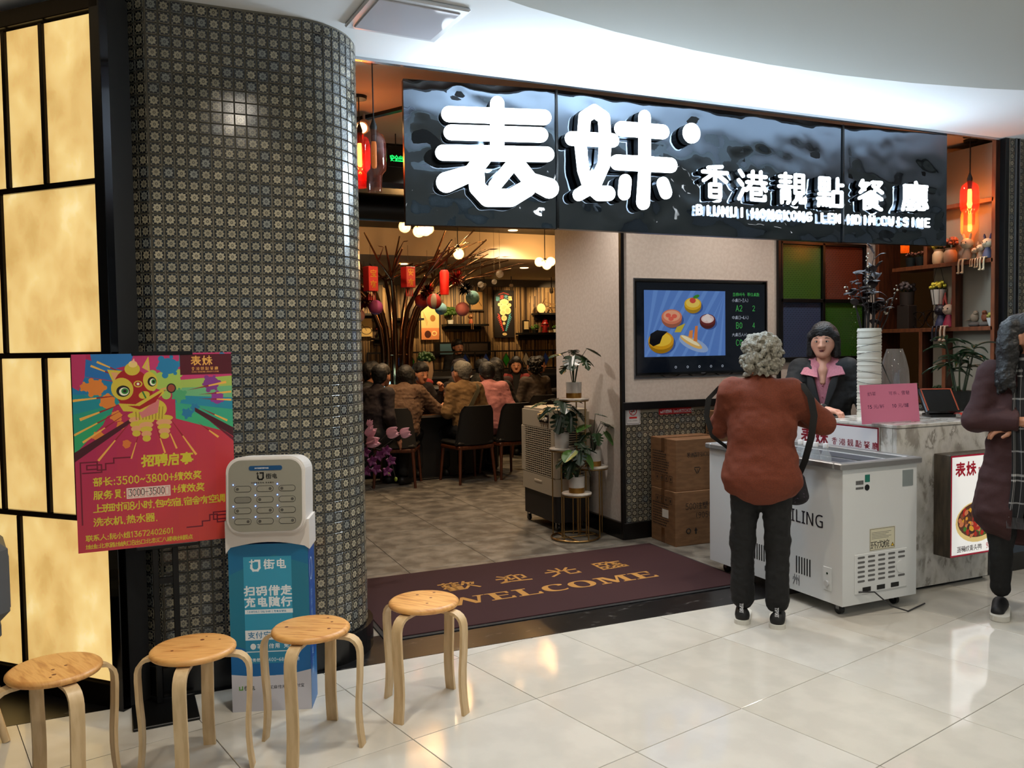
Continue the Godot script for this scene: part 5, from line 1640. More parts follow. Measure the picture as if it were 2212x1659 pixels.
	for k in 7:
		p.rect(e + 6 + k * 31, 722, 22, 46, Color(0.80, 0.50, 0.48))
		p.rect(e + 9 + k * 31, 725, 16, 40, Color(0.88, 0.80, 0.76))
	write(p, "3000-3500", e + 8, 722, 40, 0.07, ink, 0.02, 0.86)
	write(p, "+绩效奖", e + 228, 718, 44, 0.13, ye, 0.08)
	write(p, "上班时间8小时.包吃宿.宿舍有空调.", 78, 790, 44, 0.13, ye, 0.0)
	write(p, "洗衣机.热水器.", 78, 862, 44, 0.13, ye, 0.08)
	write(p, "联系人:阮小姐13672402601", 38, 950, 32, 0.13, ye, 0.06)
	write(p, "地地:北京路地铁口B出口北忠汇八楼表妹靓点", 36, 998, 26, 0.12, ye, 0.03)
	# fret corners
	var fr := Color(0.42, 0.08, 0.16)
	for c in [[Vector2(14, 552), 1.0], [Vector2(790, 958), -1.0]]:
		var o: Vector2 = c[0]
		var s: float = c[1]
		for w in [[[250, 0], [170, 0], [170, 26], [130, 26], [130, 58], [90, 58], [90, 14], [10, 14], [10, 340 if s > 0 else 60]], [[20, 70], [110, 70], [110, 30], [40, 30], [40, 52], [86, 52]]]:
			var pts := []
			for q in w:
				pts.append(o + Vector2(q[0], q[1]) * s)
			p.line(pts, 7.0, fr)
	var m := print_mat("recruitment print", p, 0.32)
	piece("board", Vector3(-0.305, 0.69, -0.008), Vector3(0.305, 1.492, 0.0), mt("foam board", Color(0.78, 0.76, 0.72), 0.7), t)
	var b := B.new()
	b.quad(Vector3(-0.305, 0.69, 0.0006), Vector3(0.305, 0.69, 0.0006), Vector3(0.305, 1.492, 0.0006), Vector3(-0.305, 1.492, 0.0006), Vector2(0, 1), Vector2(1, 0))
	obj("print", b.mesh(m), t)
	var blk := mt("stand black", Color(0.025, 0.025, 0.027), 0.4, 0.3)
	piece("base_plate", Vector3(-0.13, 0.0, -0.06), Vector3(0.12, 0.012, 0.2), blk, t, 0.003)
	for x in [-0.02, 0.058]:
		piece("post", Vector3(x - 0.012, 0.012, -0.04), Vector3(x + 0.012, 1.5, -0.016), blk, t, 0.002)
	piece("crossbar", Vector3(-0.008, 0.52, -0.036), Vector3(0.046, 0.545, -0.018), blk, t)
	piece("top_clip", Vector3(-0.085, 1.484, -0.014), Vector3(0.15, 1.50, 0.004), blk, t, 0.002)
	piece("bottom_clip", Vector3(-0.09, 0.674, -0.014), Vector3(0.15, 0.69, 0.003), blk, t, 0.002)


func squircle(w: float, hh: float, r: float, seg := 8) -> PackedVector2Array:
	var p := PackedVector2Array()
	for c in [[1, 1, 0.0], [-1, 1, PI / 2], [-1, -1, PI], [1, -1, PI * 1.5]]:
		for k in seg + 1:
			p.append(Vector2(c[0] * (w - r), c[1] * (hh - r)) + Vector2.from_angle(c[2] + PI / 2 * k / seg) * r)
	return p


func power_kiosk() -> void:
	var t := thing("charger_kiosk", "rounded white power bank rental kiosk on a tall blue stand", "kiosk", Vector3(0.457, 0, -3.555), deg_to_rad(-19.5))
	# local frame: front at z 0, back at -0.19
	var p := Paint.new(420, 940, Color(0.07, 0.38, 0.62))
	p.oval(Vector2(230, 330), Vector2(330, 300), Color(0.12, 0.47, 0.58))
	p.poly([Vector2(0, 560), Vector2(120, 600), Vector2(420, 500), Vector2(420, 830), Vector2(0, 830)], Color(0.06, 0.40, 0.66))
	p.poly([Vector2(0, 0), Vector2(420, 0), Vector2(420, 120), Vector2(240, 60), Vector2(0, 170)], Color(0.06, 0.42, 0.60))
	p.rect(78, 70, 252, 420, Color(0.20, 0.60, 0.74))
	p.rect(78, 490, 252, 180, Color(0.16, 0.54, 0.70))
	var w := Color(0.90, 0.92, 0.94)
	p.line([Vector2(112, 98), Vector2(132, 98)], 7, w)
	p.line([Vector2(122, 88), Vector2(122, 108)], 7, w)
	p.line([Vector2(142, 92), Vector2(162, 92), Vector2(162, 132), Vector2(152, 146), Vector2(130, 146), Vector2(120, 132), Vector2(120, 118)], 12, w)
	write(p, "街电", 186, 86, 54, 0.12, w, 0.14)
	write(p, "扫码借走", 80, 234, 54, 0.16, w, 0.19)
	write(p, "充电随行", 80, 298, 54, 0.16, w, 0.19)
	p.rect(80, 366, 252, 24, w)
	write(p, "1小时1元 | 1元/小时 | 充电宝借线", 92, 372, 12, 0.12, Color(0.2, 0.5, 0.66), 0.1)
	p.rect(78, 482, 262, 56, w)
	write(p, "支付宝扫一扫", 92, 492, 36, 0.11, Color(0.16, 0.46, 0.66), 0.16)
	p.oval(Vector2(118, 574), Vector2(15, 17), w)
	write(p, "芝麻信用 免押", 138, 560, 26, 0.13, w, 0.22)
	p.line([Vector2(84, 604), Vector2(300, 604), Vector2(312, 616), Vector2(312, 604), Vector2(340, 604)], 5, w)
	write(p, "服务热线: 400-6868-888", 90, 640, 20, 0.12, w, 0.12)
	p.poly([Vector2(0, 728), Vector2(120, 742), Vector2(300, 738), Vector2(420, 712), Vector2(420, 940), Vector2(0, 940)], Color(0.80, 0.80, 0.84))
	write(p, "街电", 66, 794, 26, 0.12, Color(0.20, 0.24, 0.22), 0.1)
	p.line([Vector2(40, 800), Vector2(40, 816), Vector2(56, 816), Vector2(56, 798)], 6, Color(0.35, 0.62, 0.22))
	p.oval(Vector2(178, 806), Vector2(14, 16), Color(0.16, 0.46, 0.62))
	write(p, "芝麻信用", 198, 796, 20, 0.10, Color(0.3, 0.3, 0.34), 0.1)
	write(p, "支付宝", 318, 792, 20, 0.10, Color(0.2, 0.2, 0.24), 0.1)
	var front := print_mat("kiosk print", p, 0.35)
	var side := Paint.new(160, 640, Color(0.05, 0.30, 0.60))
	side.poly([Vector2(0, 500), Vector2(160, 440), Vector2(160, 640), Vector2(0, 640)], Color(0.10, 0.42, 0.68))
	side.oval(Vector2(60, 110), Vector2(34, 44), Color(0.80, 0.86, 0.92))
	side.oval(Vector2(60, 110), Vector2(29, 39), Color(0.05, 0.30, 0.60))
	write(side, "J", 50, 90, 40, 0.12, Color(0.80, 0.86, 0.92))
	for k in 9:
		write(side, "扫码借走充电随行街"[k], 46, 190 + k * 38, 28, 0.09, Color(0.55, 0.70, 0.86))
	var sm := print_mat("kiosk side print", side, 0.35)
	piece("stand", Vector3(-0.162, 0.0, -0.15), Vector3(0.162, 0.70, -0.001), mt("kiosk blue", Color(0.06, 0.33, 0.60), 0.4), t)
	var b := B.new()
	b.quad(Vector3(-0.162, 0.0, 0.0), Vector3(0.162, 0.0, 0.0), Vector3(0.162, 0.70, 0.0), Vector3(-0.162, 0.70, 0.0), Vector2(0, 1), Vector2(1, 0))
	obj("front_print", b.mesh(front), t)
	var bs := B.new()
	for s in [1.0, -1.0]:
		bs.quad(Vector3(0.1625 * s, 0.0, -0.002 if s > 0 else -0.15), Vector3(0.1625 * s, 0.0, -0.15 if s > 0 else -0.002), Vector3(0.1625 * s, 0.70, -0.15 if s > 0 else -0.002), Vector3(0.1625 * s, 0.70, -0.002 if s > 0 else -0.15), Vector2(0, 1), Vector2(1, 0))
	obj("side_print", bs.mesh(sm), t)
	var shell := mt("kiosk white", Color(0.84, 0.82, 0.80), 0.35)
	# collar with a curved lower edge
	var col := PackedVector2Array([Vector2(0.17, 0.80), Vector2(-0.17, 0.80), Vector2(-0.17, 0.665)])
	for k in 13:
		var f := k / 12.0
		col.append(Vector2(lerpf(-0.15, 0.15, f), 0.70 + 0.02 * sin(PI * f) - 0.01))
	col.append(Vector2(0.17, 0.675))
	var cb := B.new()
	cb.prism(col, -0.155, 0.006)
	obj("collar", cb.mesh(shell), t)
	# the box itself, tipped slightly back
	var ub := B.new()
	var tip := Transform3D(Basis(Vector3.RIGHT, deg_to_rad(-5)), Vector3(0, 0.905, 0.02))
	ub.xf = tip
	ub.prism(squircle(0.160, 0.158, 0.062), -0.19, -0.008)
	ub.prism(squircle(0.154, 0.152, 0.058), -0.008, 0.0)
	var housing := obj("housing", ub.mesh(shell), t)
	var fp := B.new()
	fp.xf = tip
	fp.prism(squircle(0.147, 0.145, 0.052), 0.0, 0.003)
	obj("front_plate", fp.mesh(mt("plate grey", Color(0.54, 0.53, 0.48), 0.45)), housing)
	var rim := mt("slot dark", Color(0.16, 0.155, 0.14), 0.5)
	for r in 4:
		for c in 3:
			var at := tip * Vector3(-0.09 + c * 0.089, 0.028 - r * 0.044, 0.003)
			var o := B.new()
			o.xf = Transform3D(tip.basis, at)
			var empty := r == 1 and c == 0
			o.prism(squircle(0.034, 0.0125, 0.0122, 5), 0.0, 0.0008)
			var slot := obj("slot", o.mesh(rim), housing)
			var cov := B.new()
			cov.xf = Transform3D(tip.basis, at)
			cov.prism(squircle(0.0322, 0.0107, 0.0104, 5), 0.0, 0.0016 if not empty else 0.001)
			obj("cover", cov.mesh(mt("plate grey", Color(0.54, 0.53, 0.48), 0.45) if not empty else mt("slot empty", Color(0.46, 0.45, 0.41), 0.5)), slot)
			if not empty:
				var kn := B.new()
				kn.xf = Transform3D(tip.basis, at)
				var sx := 0.021 if (r + c) % 2 == 1 else -0.021
				var disc := PackedVector2Array()
				for k in 12:
					disc.append(Vector2(sx, 0) + Vector2.from_angle(TAU * k / 12) * 0.0062)
				kn.prism(disc, 0.0, 0.0022)
				obj("button", kn.mesh(mt("slot button", Color(0.30, 0.29, 0.27), 0.4)), slot)
				var led := B.new()
				led.ball(Vector3.ZERO, Vector3.ONE * 0.0022, 8, 6)
				obj("indicator", led.mesh(glow("blue diode", Color(0.35, 0.5, 1.0), 9.0)), housing, tip * Vector3(-0.128 + c * 0.0885, 0.046 - r * 0.044, 0.004))
	var lg := B.new()
	lg.xf = tip
	var ink := mt("print black", Color(0.03, 0.03, 0.03), 0.5)
	ribbons(lg, "+", Vector3(-0.034, 0.084, 0.0036), Vector3.RIGHT, Vector3.UP, 0.012, 0.28)
	for q in [[-0.019, 0.092, -0.008, 0.092], [-0.008, 0.092, -0.008, 0.072], [-0.008, 0.072, -0.013, 0.066], [-0.013, 0.066, -0.024, 0.066], [-0.024, 0.066, -0.029, 0.072], [-0.029, 0.072, -0.029, 0.080]]:
		var a := Vector2(q[0], q[1])
		var c := Vector2(q[2], q[3])
		var d := (c - a).normalized() * 0.0032
		var n := Vector2(-d.y, d.x)
		lg.quad(Vector3((a - d - n).x, (a - d - n).y, 0.0036), Vector3((c + d - n).x, (c + d - n).y, 0.0036), Vector3((c + d + n).x, (c + d + n).y, 0.0036), Vector3((a - d + n).x, (a - d + n).y, 0.0036))
	ribbons(lg, "街电", Vector3(0.004, 0.068, 0.0036), Vector3.RIGHT, Vector3.UP, 0.021, 0.12, 0.1)
	ribbons(lg, "扫码借走充电:充电随行", Vector3(-0.056, 0.049, 0.0036), Vector3.RIGHT, Vector3.UP, 0.0068, 0.1, 0.3)
	obj("logo", lg.mesh(ink), housing)
	var badge := obj("sticker", sticker_mesh(tip, mt("sticker blue", Color(0.10, 0.28, 0.45), 0.3)), housing)
	badge.set_meta("label", "dark blue sticker strip")
	var wt := B.new()
	wt.xf = tip * Transform3D(Basis.IDENTITY, Vector3(0, 0.112, 0.0046))
	ribbons(wt, "支付宝信用借充电宝", Vector3(-0.042, -0.003, 0), Vector3.RIGHT, Vector3.UP, 0.006, 0.13, 0.05)
	obj("sticker_text", wt.mesh(mt("print white", Color(0.85, 0.86, 0.88), 0.5)), housing)


func sticker_mesh(tip: Transform3D, m: Material) -> ArrayMesh:
	var b := B.new()
	b.xf = tip * Transform3D(Basis.IDENTITY, Vector3(0.002, 0.112, 0.003))
	b.prism(squircle(0.067, 0.0095, 0.009, 5), 0.0, 0.0012)
	return b.mesh(m)


func mall_things() -> void:
	make_stool("pale round pine stool standing farthest from the light wall, beside the door mat", Vector3(1.05, 0, -3.325), deg_to_rad(52), 1.3)
	make_stool("pale round pine stool in front of the blue kiosk stand", Vector3(0.56, 0, -3.195), deg_to_rad(33), 2.1)
	make_stool("pale round pine stool in front of the poster stand's base", Vector3(0.14, 0, -3.165), deg_to_rad(17), 3.4)
	make_stool("pale round pine stool in front of the glowing stone wall", Vector3(-0.296, 0, -3.165), deg_to_rad(67), 4.2)
	job_poster()
	power_kiosk()
	# grey upholstered chair, mostly outside the picture
	var t := thing("armchair", "grey cushioned chair with splayed pale wooden legs by the light wall", "chair", Vector3(-0.86, 0, -3.92), deg_to_rad(10))
	var fab := mt("grey fabric", Color(0.34, 0.36, 0.39), 0.9)
	piece("seat", Vector3(-0.3, 0.36, -0.28), Vector3(0.3, 0.5, 0.28), fab, t, 0.05)
	piece("backrest", Vector3(-0.3, 0.46, 0.2), Vector3(0.33, 0.80, 0.32), fab, t, 0.05)
	piece("armrest", Vector3(0.22, 0.46, -0.26), Vector3(0.335, 0.76, 0.26), fab, t, 0.05)
	for sx in [-1.0, 1.0]:
		for sz in [-1.0, 1.0]:
			var b := B.new()
			b.cyl(Vector3(0.2 * sx, 0.38, 0.18 * sz), Vector3(0.3 * sx, 0.0, 0.26 * sz), 0.024, 12, 0.014)
			obj("leg", b.mesh(wood("birch ply", Color(0.76, 0.64, 0.47), Color(0.84, 0.73, 0.56))), t)
	# door mat
	var mat_t := thing("door_mat", "wide dark red welcome mat with golden lettering on the threshold", "mat", Vector3(2.28, 0, -4.735))
	var car := mt("red carpet", Color.WHITE, 0.95)
	car.albedo_texture = noise(0.25, [0.2, Color(0.13, 0.018, 0.03), 0.8, Color(0.22, 0.035, 0.048)], 512, FastNoiseLite.TYPE_SIMPLEX, 3)
	tri_map(car, Vector3.ONE * 3.0)
	piece("backing", Vector3(-1.18, 0.001, -0.595), Vector3(1.185, 0.007, 0.60), mt("rubber", Color(0.05, 0.05, 0.055), 0.7), mat_t, 0.002)
	piece("pile", Vector3(-1.155, 0.006, -0.575), Vector3(1.16, 0.013, 0.575), car, mat_t, 0.003)
	var gold := mt("gold pile", Color(0.66, 0.47, 0.21), 0.9)
	var x := -0.62
	for ch in "歡迎光臨":
		var lb := B.new()
		ribbons(lb, ch, Vector3(x, 0.0136, -0.07), Vector3.RIGHT, Vector3.FORWARD, 0.17, 0.11, 0.0, 1.35)
		obj("character", lb.mesh(gold), mat_t)
		x += 0.36
	var tm := TextMesh.new()
	var f := SystemFont.new()
	f.font_names = PackedStringArray(["Droid Serif"])
	f.font_weight = 700
	tm.font = f
	tm.text = "WELCOME"
	tm.font_size = 64
	tm.pixel_size = 0.0042
	tm.depth = 0.001
	tm.material = gold
	var wl := obj("lettering", tm, mat_t, Vector3(0.0, 0.0136, 0.16), Vector3(-PI / 2, 0, 0))
	wl.scale = Vector3(1.0, 0.72, 1.0)


var leaf_kinds := []


func leaf_meshes() -> Array:
	if leaf_kinds:
		return leaf_kinds
	var half := [Vector2(0.0, 0.0), Vector2(0.16, -0.1), Vector2(0.38, -0.02), Vector2(0.5, 0.18), Vector2(0.2, 0.27), Vector2(0.52, 0.36), Vector2(0.49, 0.47), Vector2(0.17, 0.45), Vector2(0.45, 0.60), Vector2(0.40, 0.69), Vector2(0.14, 0.62), Vector2(0.30, 0.82), Vector2(0.16, 0.92), Vector2(0.0, 1.0)]
	var plain := [Vector2(0.0, 0.0), Vector2(0.2, -0.1), Vector2(0.42, 0.02), Vector2(0.5, 0.25), Vector2(0.46, 0.5), Vector2(0.34, 0.74), Vector2(0.16, 0.92), Vector2(0.0, 1.0)]
	var greens := [Color(0.05, 0.125, 0.05), Color(0.075, 0.18, 0.055), Color(0.17, 0.32, 0.09)]
	for k in 3:
		var src: Array = half if k < 2 else plain
		var m := mt("monstera %d" % k, Color.WHITE, 0.32)
		m.albedo_texture = noise(0.03, [0.3, greens[k], 0.62, greens[k].lightened(0.06), 0.8, greens[k].lightened(0.22)], 128, FastNoiseLite.TYPE_SIMPLEX_SMOOTH, 3, k)
		tri_map(m, Vector3.ONE * 8.0)
		m.backlight_enabled = true
		m.backlight = greens[k] * 0.6
		var b := B.new()
		for s in [1.0, -1.0]:
			var poly := PackedVector2Array()
			for p in src:
				poly.append(Vector2(p.x * s, p.y))
			var t := Geometry2D.triangulate_polygon(poly)
			var up := func(p: Vector2): return Vector3(p.x, 0.16 * absf(p.x) - 0.28 * p.y * p.y - 0.3 * p.x * p.x, p.y)
			for i in range(0, t.size(), 3):
				var a: Vector3 = up.call(poly[t[i]])
				var c: Vector3 = up.call(poly[t[i + 1]])
				var d: Vector3 = up.call(poly[t[i + 2]])
				if (c - a).cross(d - a).y > 0:
					b.tri(a, c, d)
				else:
					b.tri(a, d, c)
		leaf_kinds.append(b.mesh(m))
	return leaf_kinds


func monstera(label: String, at: Vector3, leaves: Array, gold_band: bool, pot_h := 0.125, pot_r := 0.062) -> void:
	# leaves: [dx, dy, dz of the leaf's stalk end, yaw in degrees, droop in degrees, size, kind]
	var t := thing("potted_monstera", label, "potted plant", at, 0.0, "monstera plants on the gold stand")
	var pot := B.new()
	pot.lathe([Vector2(0.0, 0.0), Vector2(pot_r * 0.94, 0.0), Vector2(pot_r, pot_h), Vector2(pot_r - 0.006, pot_h), Vector2(pot_r - 0.008, pot_h - 0.02), Vector2(0.0, pot_h - 0.02)], 28)
	obj("pot", pot.mesh(mt("matte white pot", Color(0.74, 0.72, 0.69), 0.6)), t)
	if gold_band:
		var g := B.new()
		g.lathe([Vector2(pot_r * 0.95, 0.0), Vector2(pot_r * 0.95 + 0.001, 0.0), Vector2(pot_r * 0.96 + 0.0015, pot_h * 0.32), Vector2(pot_r * 0.95, pot_h * 0.32)], 28)
		obj("gold_band", g.mesh(mt("gold paint", Color(0.62, 0.45, 0.20), 0.35, 0.8)), t)
	var peb := B.new()
	var r := RandomNumberGenerator.new()
	r.seed = int(at.y * 1000)
	for k in 26:
		var a := r.randf() * TAU
		var d := sqrt(r.randf()) * (pot_r - 0.014)
		peb.ball(Vector3(cos(a) * d, pot_h - 0.014, sin(a) * d), Vector3(0.009, 0.007, 0.009), 6, 4)
	var pb := obj("pebbles", peb.mesh(mt("cream pebble", Color(0.76, 0.70, 0.60), 0.7)), t)
	pb.set_meta("kind", "stuff")
	var kinds := leaf_meshes()
	var stem := mt("stem green", Color(0.10, 0.17, 0.07), 0.5)
	for l in leaves:
		var tip := Vector3(l[0], pot_h + l[1], l[2])
		var b := B.new()
		b.tube([Vector3(l[0] * 0.08, pot_h - 0.02, l[2] * 0.08), Vector3(l[0] * 0.4, pot_h + l[1] * 0.62, l[2] * 0.4), tip], [0.0035, 0.003, 0.002], 5)
		obj("stem", b.mesh(stem), t)
		var o := obj("leaf", kinds[l[6]], t, tip)
		o.basis = Basis(Vector3.UP, deg_to_rad(l[3])) * Basis(Vector3.RIGHT, deg_to_rad(l[4])) * Basis.from_scale(Vector3.ONE * l[5])


func plant_stand() -> void:
	var gold := mt("gold rod", Color(0.62, 0.50, 0.32), 0.3, 1.0)
	var top_m := mt("pale marble", Color.WHITE, 0.3)
	top_m.albedo_texture = noise(0.02, [0.35, Color(0.80, 0.77, 0.72), 0.6, Color(0.72, 0.69, 0.65)], 128)
	tri_map(top_m, Vector3.ONE * 5)
	var c := Vector3(3.06, 0, -5.76)
	var t := thing("plant_stand", "golden tube plant stand with four round marble tops at different heights", "plant stand", c)
	var base := B.new()
	ring(base, Vector3(0, 0.012, 0), 0.185, 0.0075, Vector3.UP, 40)
	for q in [[-0.185, 0.0, 0.185, 0.0], [-0.06, -0.17, -0.06, 0.17]]:
		base.cyl(Vector3(q[0], 0.012, q[1]), Vector3(q[2], 0.012, q[3]), 0.006, 8)
	obj("base_ring", base.mesh(gold), t)
	for q in [[0.04, 1.09, -0.07, 0.118], [0.17, 0.555, -0.0, 0.115], [-0.03, 0.375, 0.09, 0.115], [-0.055, 0.70, -0.1, 0.10]]:
		var b := B.new()
		b.lathe([Vector2(0, -0.014), Vector2(q[3] - 0.002, -0.014), Vector2(q[3], -0.012), Vector2(q[3], -0.002), Vector2(q[3] - 0.002, 0.0), Vector2(0, 0.0)], 36)
		obj("top", b.mesh(top_m), t, Vector3(q[0], q[1], q[2]))
		var r := B.new()
		ring(r, Vector3(q[0], q[1] - 0.021, q[2]), q[3] - 0.007, 0.006, Vector3.UP, 32)
		obj("top_ring", r.mesh(gold), t)
		for k in 3:
			var a: float = TAU * k / 3 + q[1] * 3.0
			var p := Vector3(q[0] + cos(a) * (q[3] - 0.007), 0, q[2] + sin(a) * (q[3] - 0.007))
			var rod := B.new()
			rod.cyl(p + Vector3.UP * 0.006, p + Vector3.UP * (q[1] - 0.02), 0.0055, 8)
			obj("rod", rod.mesh(gold), t)
	monstera("top white and gold pot of wide-spread monstera on the tallest stand", c + Vector3(0.04, 1.09, -0.07), [[-0.05, 0.15, 0.04, -70, 25, 0.13, 0], [-0.10, 0.22, 0.0, -85, 0, 0.12, 1], [-0.04, 0.2, 0.05, -30, 35, 0.14, 0], [0.02, 0.22, -0.02, 100, 10, 0.11, 0], [0.07, 0.2, 0.03, 60, 30, 0.12, 1], [0.12, 0.26, 0.0, 75, 15, 0.13, 1], [-0.02, 0.24, -0.04, -120, 5, 0.10, 0], [0.04, 0.19, 0.06, 20, 40, 0.12, 1], [0.0, 0.25, 0.0, 150, 10, 0.1, 0]], true)
	monstera("dense dark monstera in a white pot on the second tallest stand", c + Vector3(-0.055, 0.70, -0.1), [[-0.04, 0.14, 0.05, -40, 55, 0.15, 0], [-0.10, 0.2, 0.02, -75, 20, 0.15, 0], [-0.15, 0.24, 0.0, -90, 5, 0.12, 1], [0.02, 0.16, 0.06, 10, 60, 0.16, 0], [0.07, 0.2, 0.04, 45, 35, 0.15, 0], [0.10, 0.18, 0.0, 85, 30, 0.15, 1], [0.0, 0.27, -0.02, 170, 0, 0.14, 0], [-0.05, 0.26, -0.04, -140, 0, 0.13, 0], [0.05, 0.27, 0.0, 60, 5, 0.13, 0], [-0.03, 0.25, 0.05, -10, 25, 0.14, 0], [0.03, 0.12, 0.07, 30, 70, 0.12, 0]], false, 0.12, 0.058)
	monstera("monstera with light green leaves in a white and gold pot on the side stand", c + Vector3(0.17, 0.555, 0.0), [[-0.06, 0.2, 0.02, -75, 10, 0.12, 2], [-0.08, 0.14, 0.03, -70, 35, 0.12, 0], [0.06, 0.22, 0.02, 70, 15, 0.13, 2], [0.08, 0.14, 0.05, 40, 45, 0.12, 2], [0.10, 0.2, 0.0, 95, 20, 0.13, 0], [0.02, 0.28, 0.0, 60, 0, 0.10, 1], [0.0, 0.13, 0.05, 0, 50, 0.10, 1]], true)
	monstera("monstera in the lowest white and gold pot on the front stand", c + Vector3(-0.03, 0.375, 0.09), [[-0.05, 0.2, 0.03, -60, 20, 0.13, 2], [-0.06, 0.12, 0.04, -55, 50, 0.14, 0], [-0.08, 0.16, 0.0, -90, 30, 0.13, 0], [0.06, 0.17, 0.04, 40, 50, 0.13, 2], [0.05, 0.22, 0.0, 80, 10, 0.13, 0], [0.07, 0.1, 0.03, 60, 60, 0.12, 0], [0.02, 0.25, 0.0, 20, 20, 0.13, 0], [-0.01, 0.2, 0.05, -15, 45, 0.12, 0], [0.0, 0.26, -0.03, 150, 0, 0.13, 1]], true)


func air_cooler() -> void:
	var t := thing("air_cooler", "beige mobile air cooler with a black slatted front on castors", "air cooler", Vector3(3.165, 0, -6.3))
	# local: front faces -x, from x -0.165 to 0.165, z -0.33 to 0.33
	var shell := mt("cooler beige", Color(0.70, 0.65, 0.56), 0.45)
	var dark := mt("cooler dark", Color(0.10, 0.08, 0.075), 0.5)
	var sq := func(grow: float): return squircle(0.165 + grow, 0.33 + grow, 0.045)
	var part := func(called: String, y0: float, y1: float, grow: float, m: Material):
		var b := B.new()
		b.xf = Transform3D(Basis(Vector3.RIGHT, Vector3.BACK, Vector3.DOWN), Vector3(0, y1, 0))
		b.prism(sq.call(grow), 0.0, y1 - y0)
		return obj(called, b.mesh(m), t)
	part.call("tank", 0.075, 0.30, -0.012, dark)
	part.call("lower_shell", 0.29, 0.43, 0.0, shell)
	part.call("core", 0.43, 0.83, -0.022, mt("cooler black", Color(0.01, 0.01, 0.01), 0.7))
	part.call("upper_shell", 0.83, 0.965, 0.0, shell)
	part.call("lid", 0.965, 0.985, -0.012, shell)
	for sx in [-1.0, 1.0]:
		for sz in [-1.0, 1.0]:
			var b := B.new()
			b.box(Vector3(0.135 * sx, 0.63, 0.285 * sz), Vector3(0.062, 0.42, 0.092), 0.02)
			obj("corner_post", b.mesh(shell), t)
	var gr := B.new()
	for k in 22:
		var y := 0.44 + k * 0.0182
		gr.box(Vector3(-0.16, y, 0), Vector3(0.008, 0.0075, 0.5))
		gr.box(Vector3(0.02, y, 0.325), Vector3(0.2, 0.0075, 0.008))
		gr.box(Vector3(0.02, y, -0.325), Vector3(0.2, 0.0075, 0.008))
	for k in 13:
		gr.box(Vector3(-0.157, 0.63, -0.24 + k * 0.04), Vector3(0.006, 0.4, 0.005))
	var go := obj("grille", gr.mesh(shell), t)
	go.set_meta("kind", "stuff")
	piece("control_panel", Vector3(-0.172, 0.875, 0.05), Vector3(-0.164, 0.95, 0.22), mt("panel brown", Color(0.07, 0.035, 0.035), 0.25), t, 0.003)
	for k in 4:
		var b := B.new()
		b.cyl(Vector3(-0.172, 0.905, 0.075 + k * 0.038), Vector3(-0.186, 0.905, 0.075 + k * 0.038), 0.011 if k < 3 else 0.017, 14)
		obj("knob", b.mesh(mt("knob cream", Color(0.74, 0.70, 0.62), 0.4)), t)
	piece("drain_handle", Vector3(-0.17, 0.375, -0.06), Vector3(-0.163, 0.39, 0.08), mt("handle pale", Color(0.80, 0.75, 0.66), 0.4), t, 0.002)
	for sx in [-1.0, 1.0]:
		for sz in [-1.0, 1.0]:
			castor(t, Vector3(0.12 * sx, 0, 0.27 * sz), 0.026, 0.075)


func castor(t: Node3D, at: Vector3, r: float, top: float) -> void:
	var b := B.new()
	b.cyl(at + Vector3(-0.011, r, 0), at + Vector3(0.011, r, 0), r, 16)
	var w := obj("castor", b.mesh(mt("castor black", Color(0.03, 0.03, 0.03), 0.4)), t)
	var f := B.new()
	for s in [-1.0, 1.0]:
		f.box(at + Vector3(0.014 * s, (r + top) / 2, 0), Vector3(0.003, top - r, r * 0.9))
	f.box(at + Vector3(0, top - 0.004, 0), Vector3(0.034, 0.008, r * 1.4))
	obj("fork", f.mesh(mt("castor steel", Color(0.5, 0.5, 0.5), 0.35, 1.0)), w)


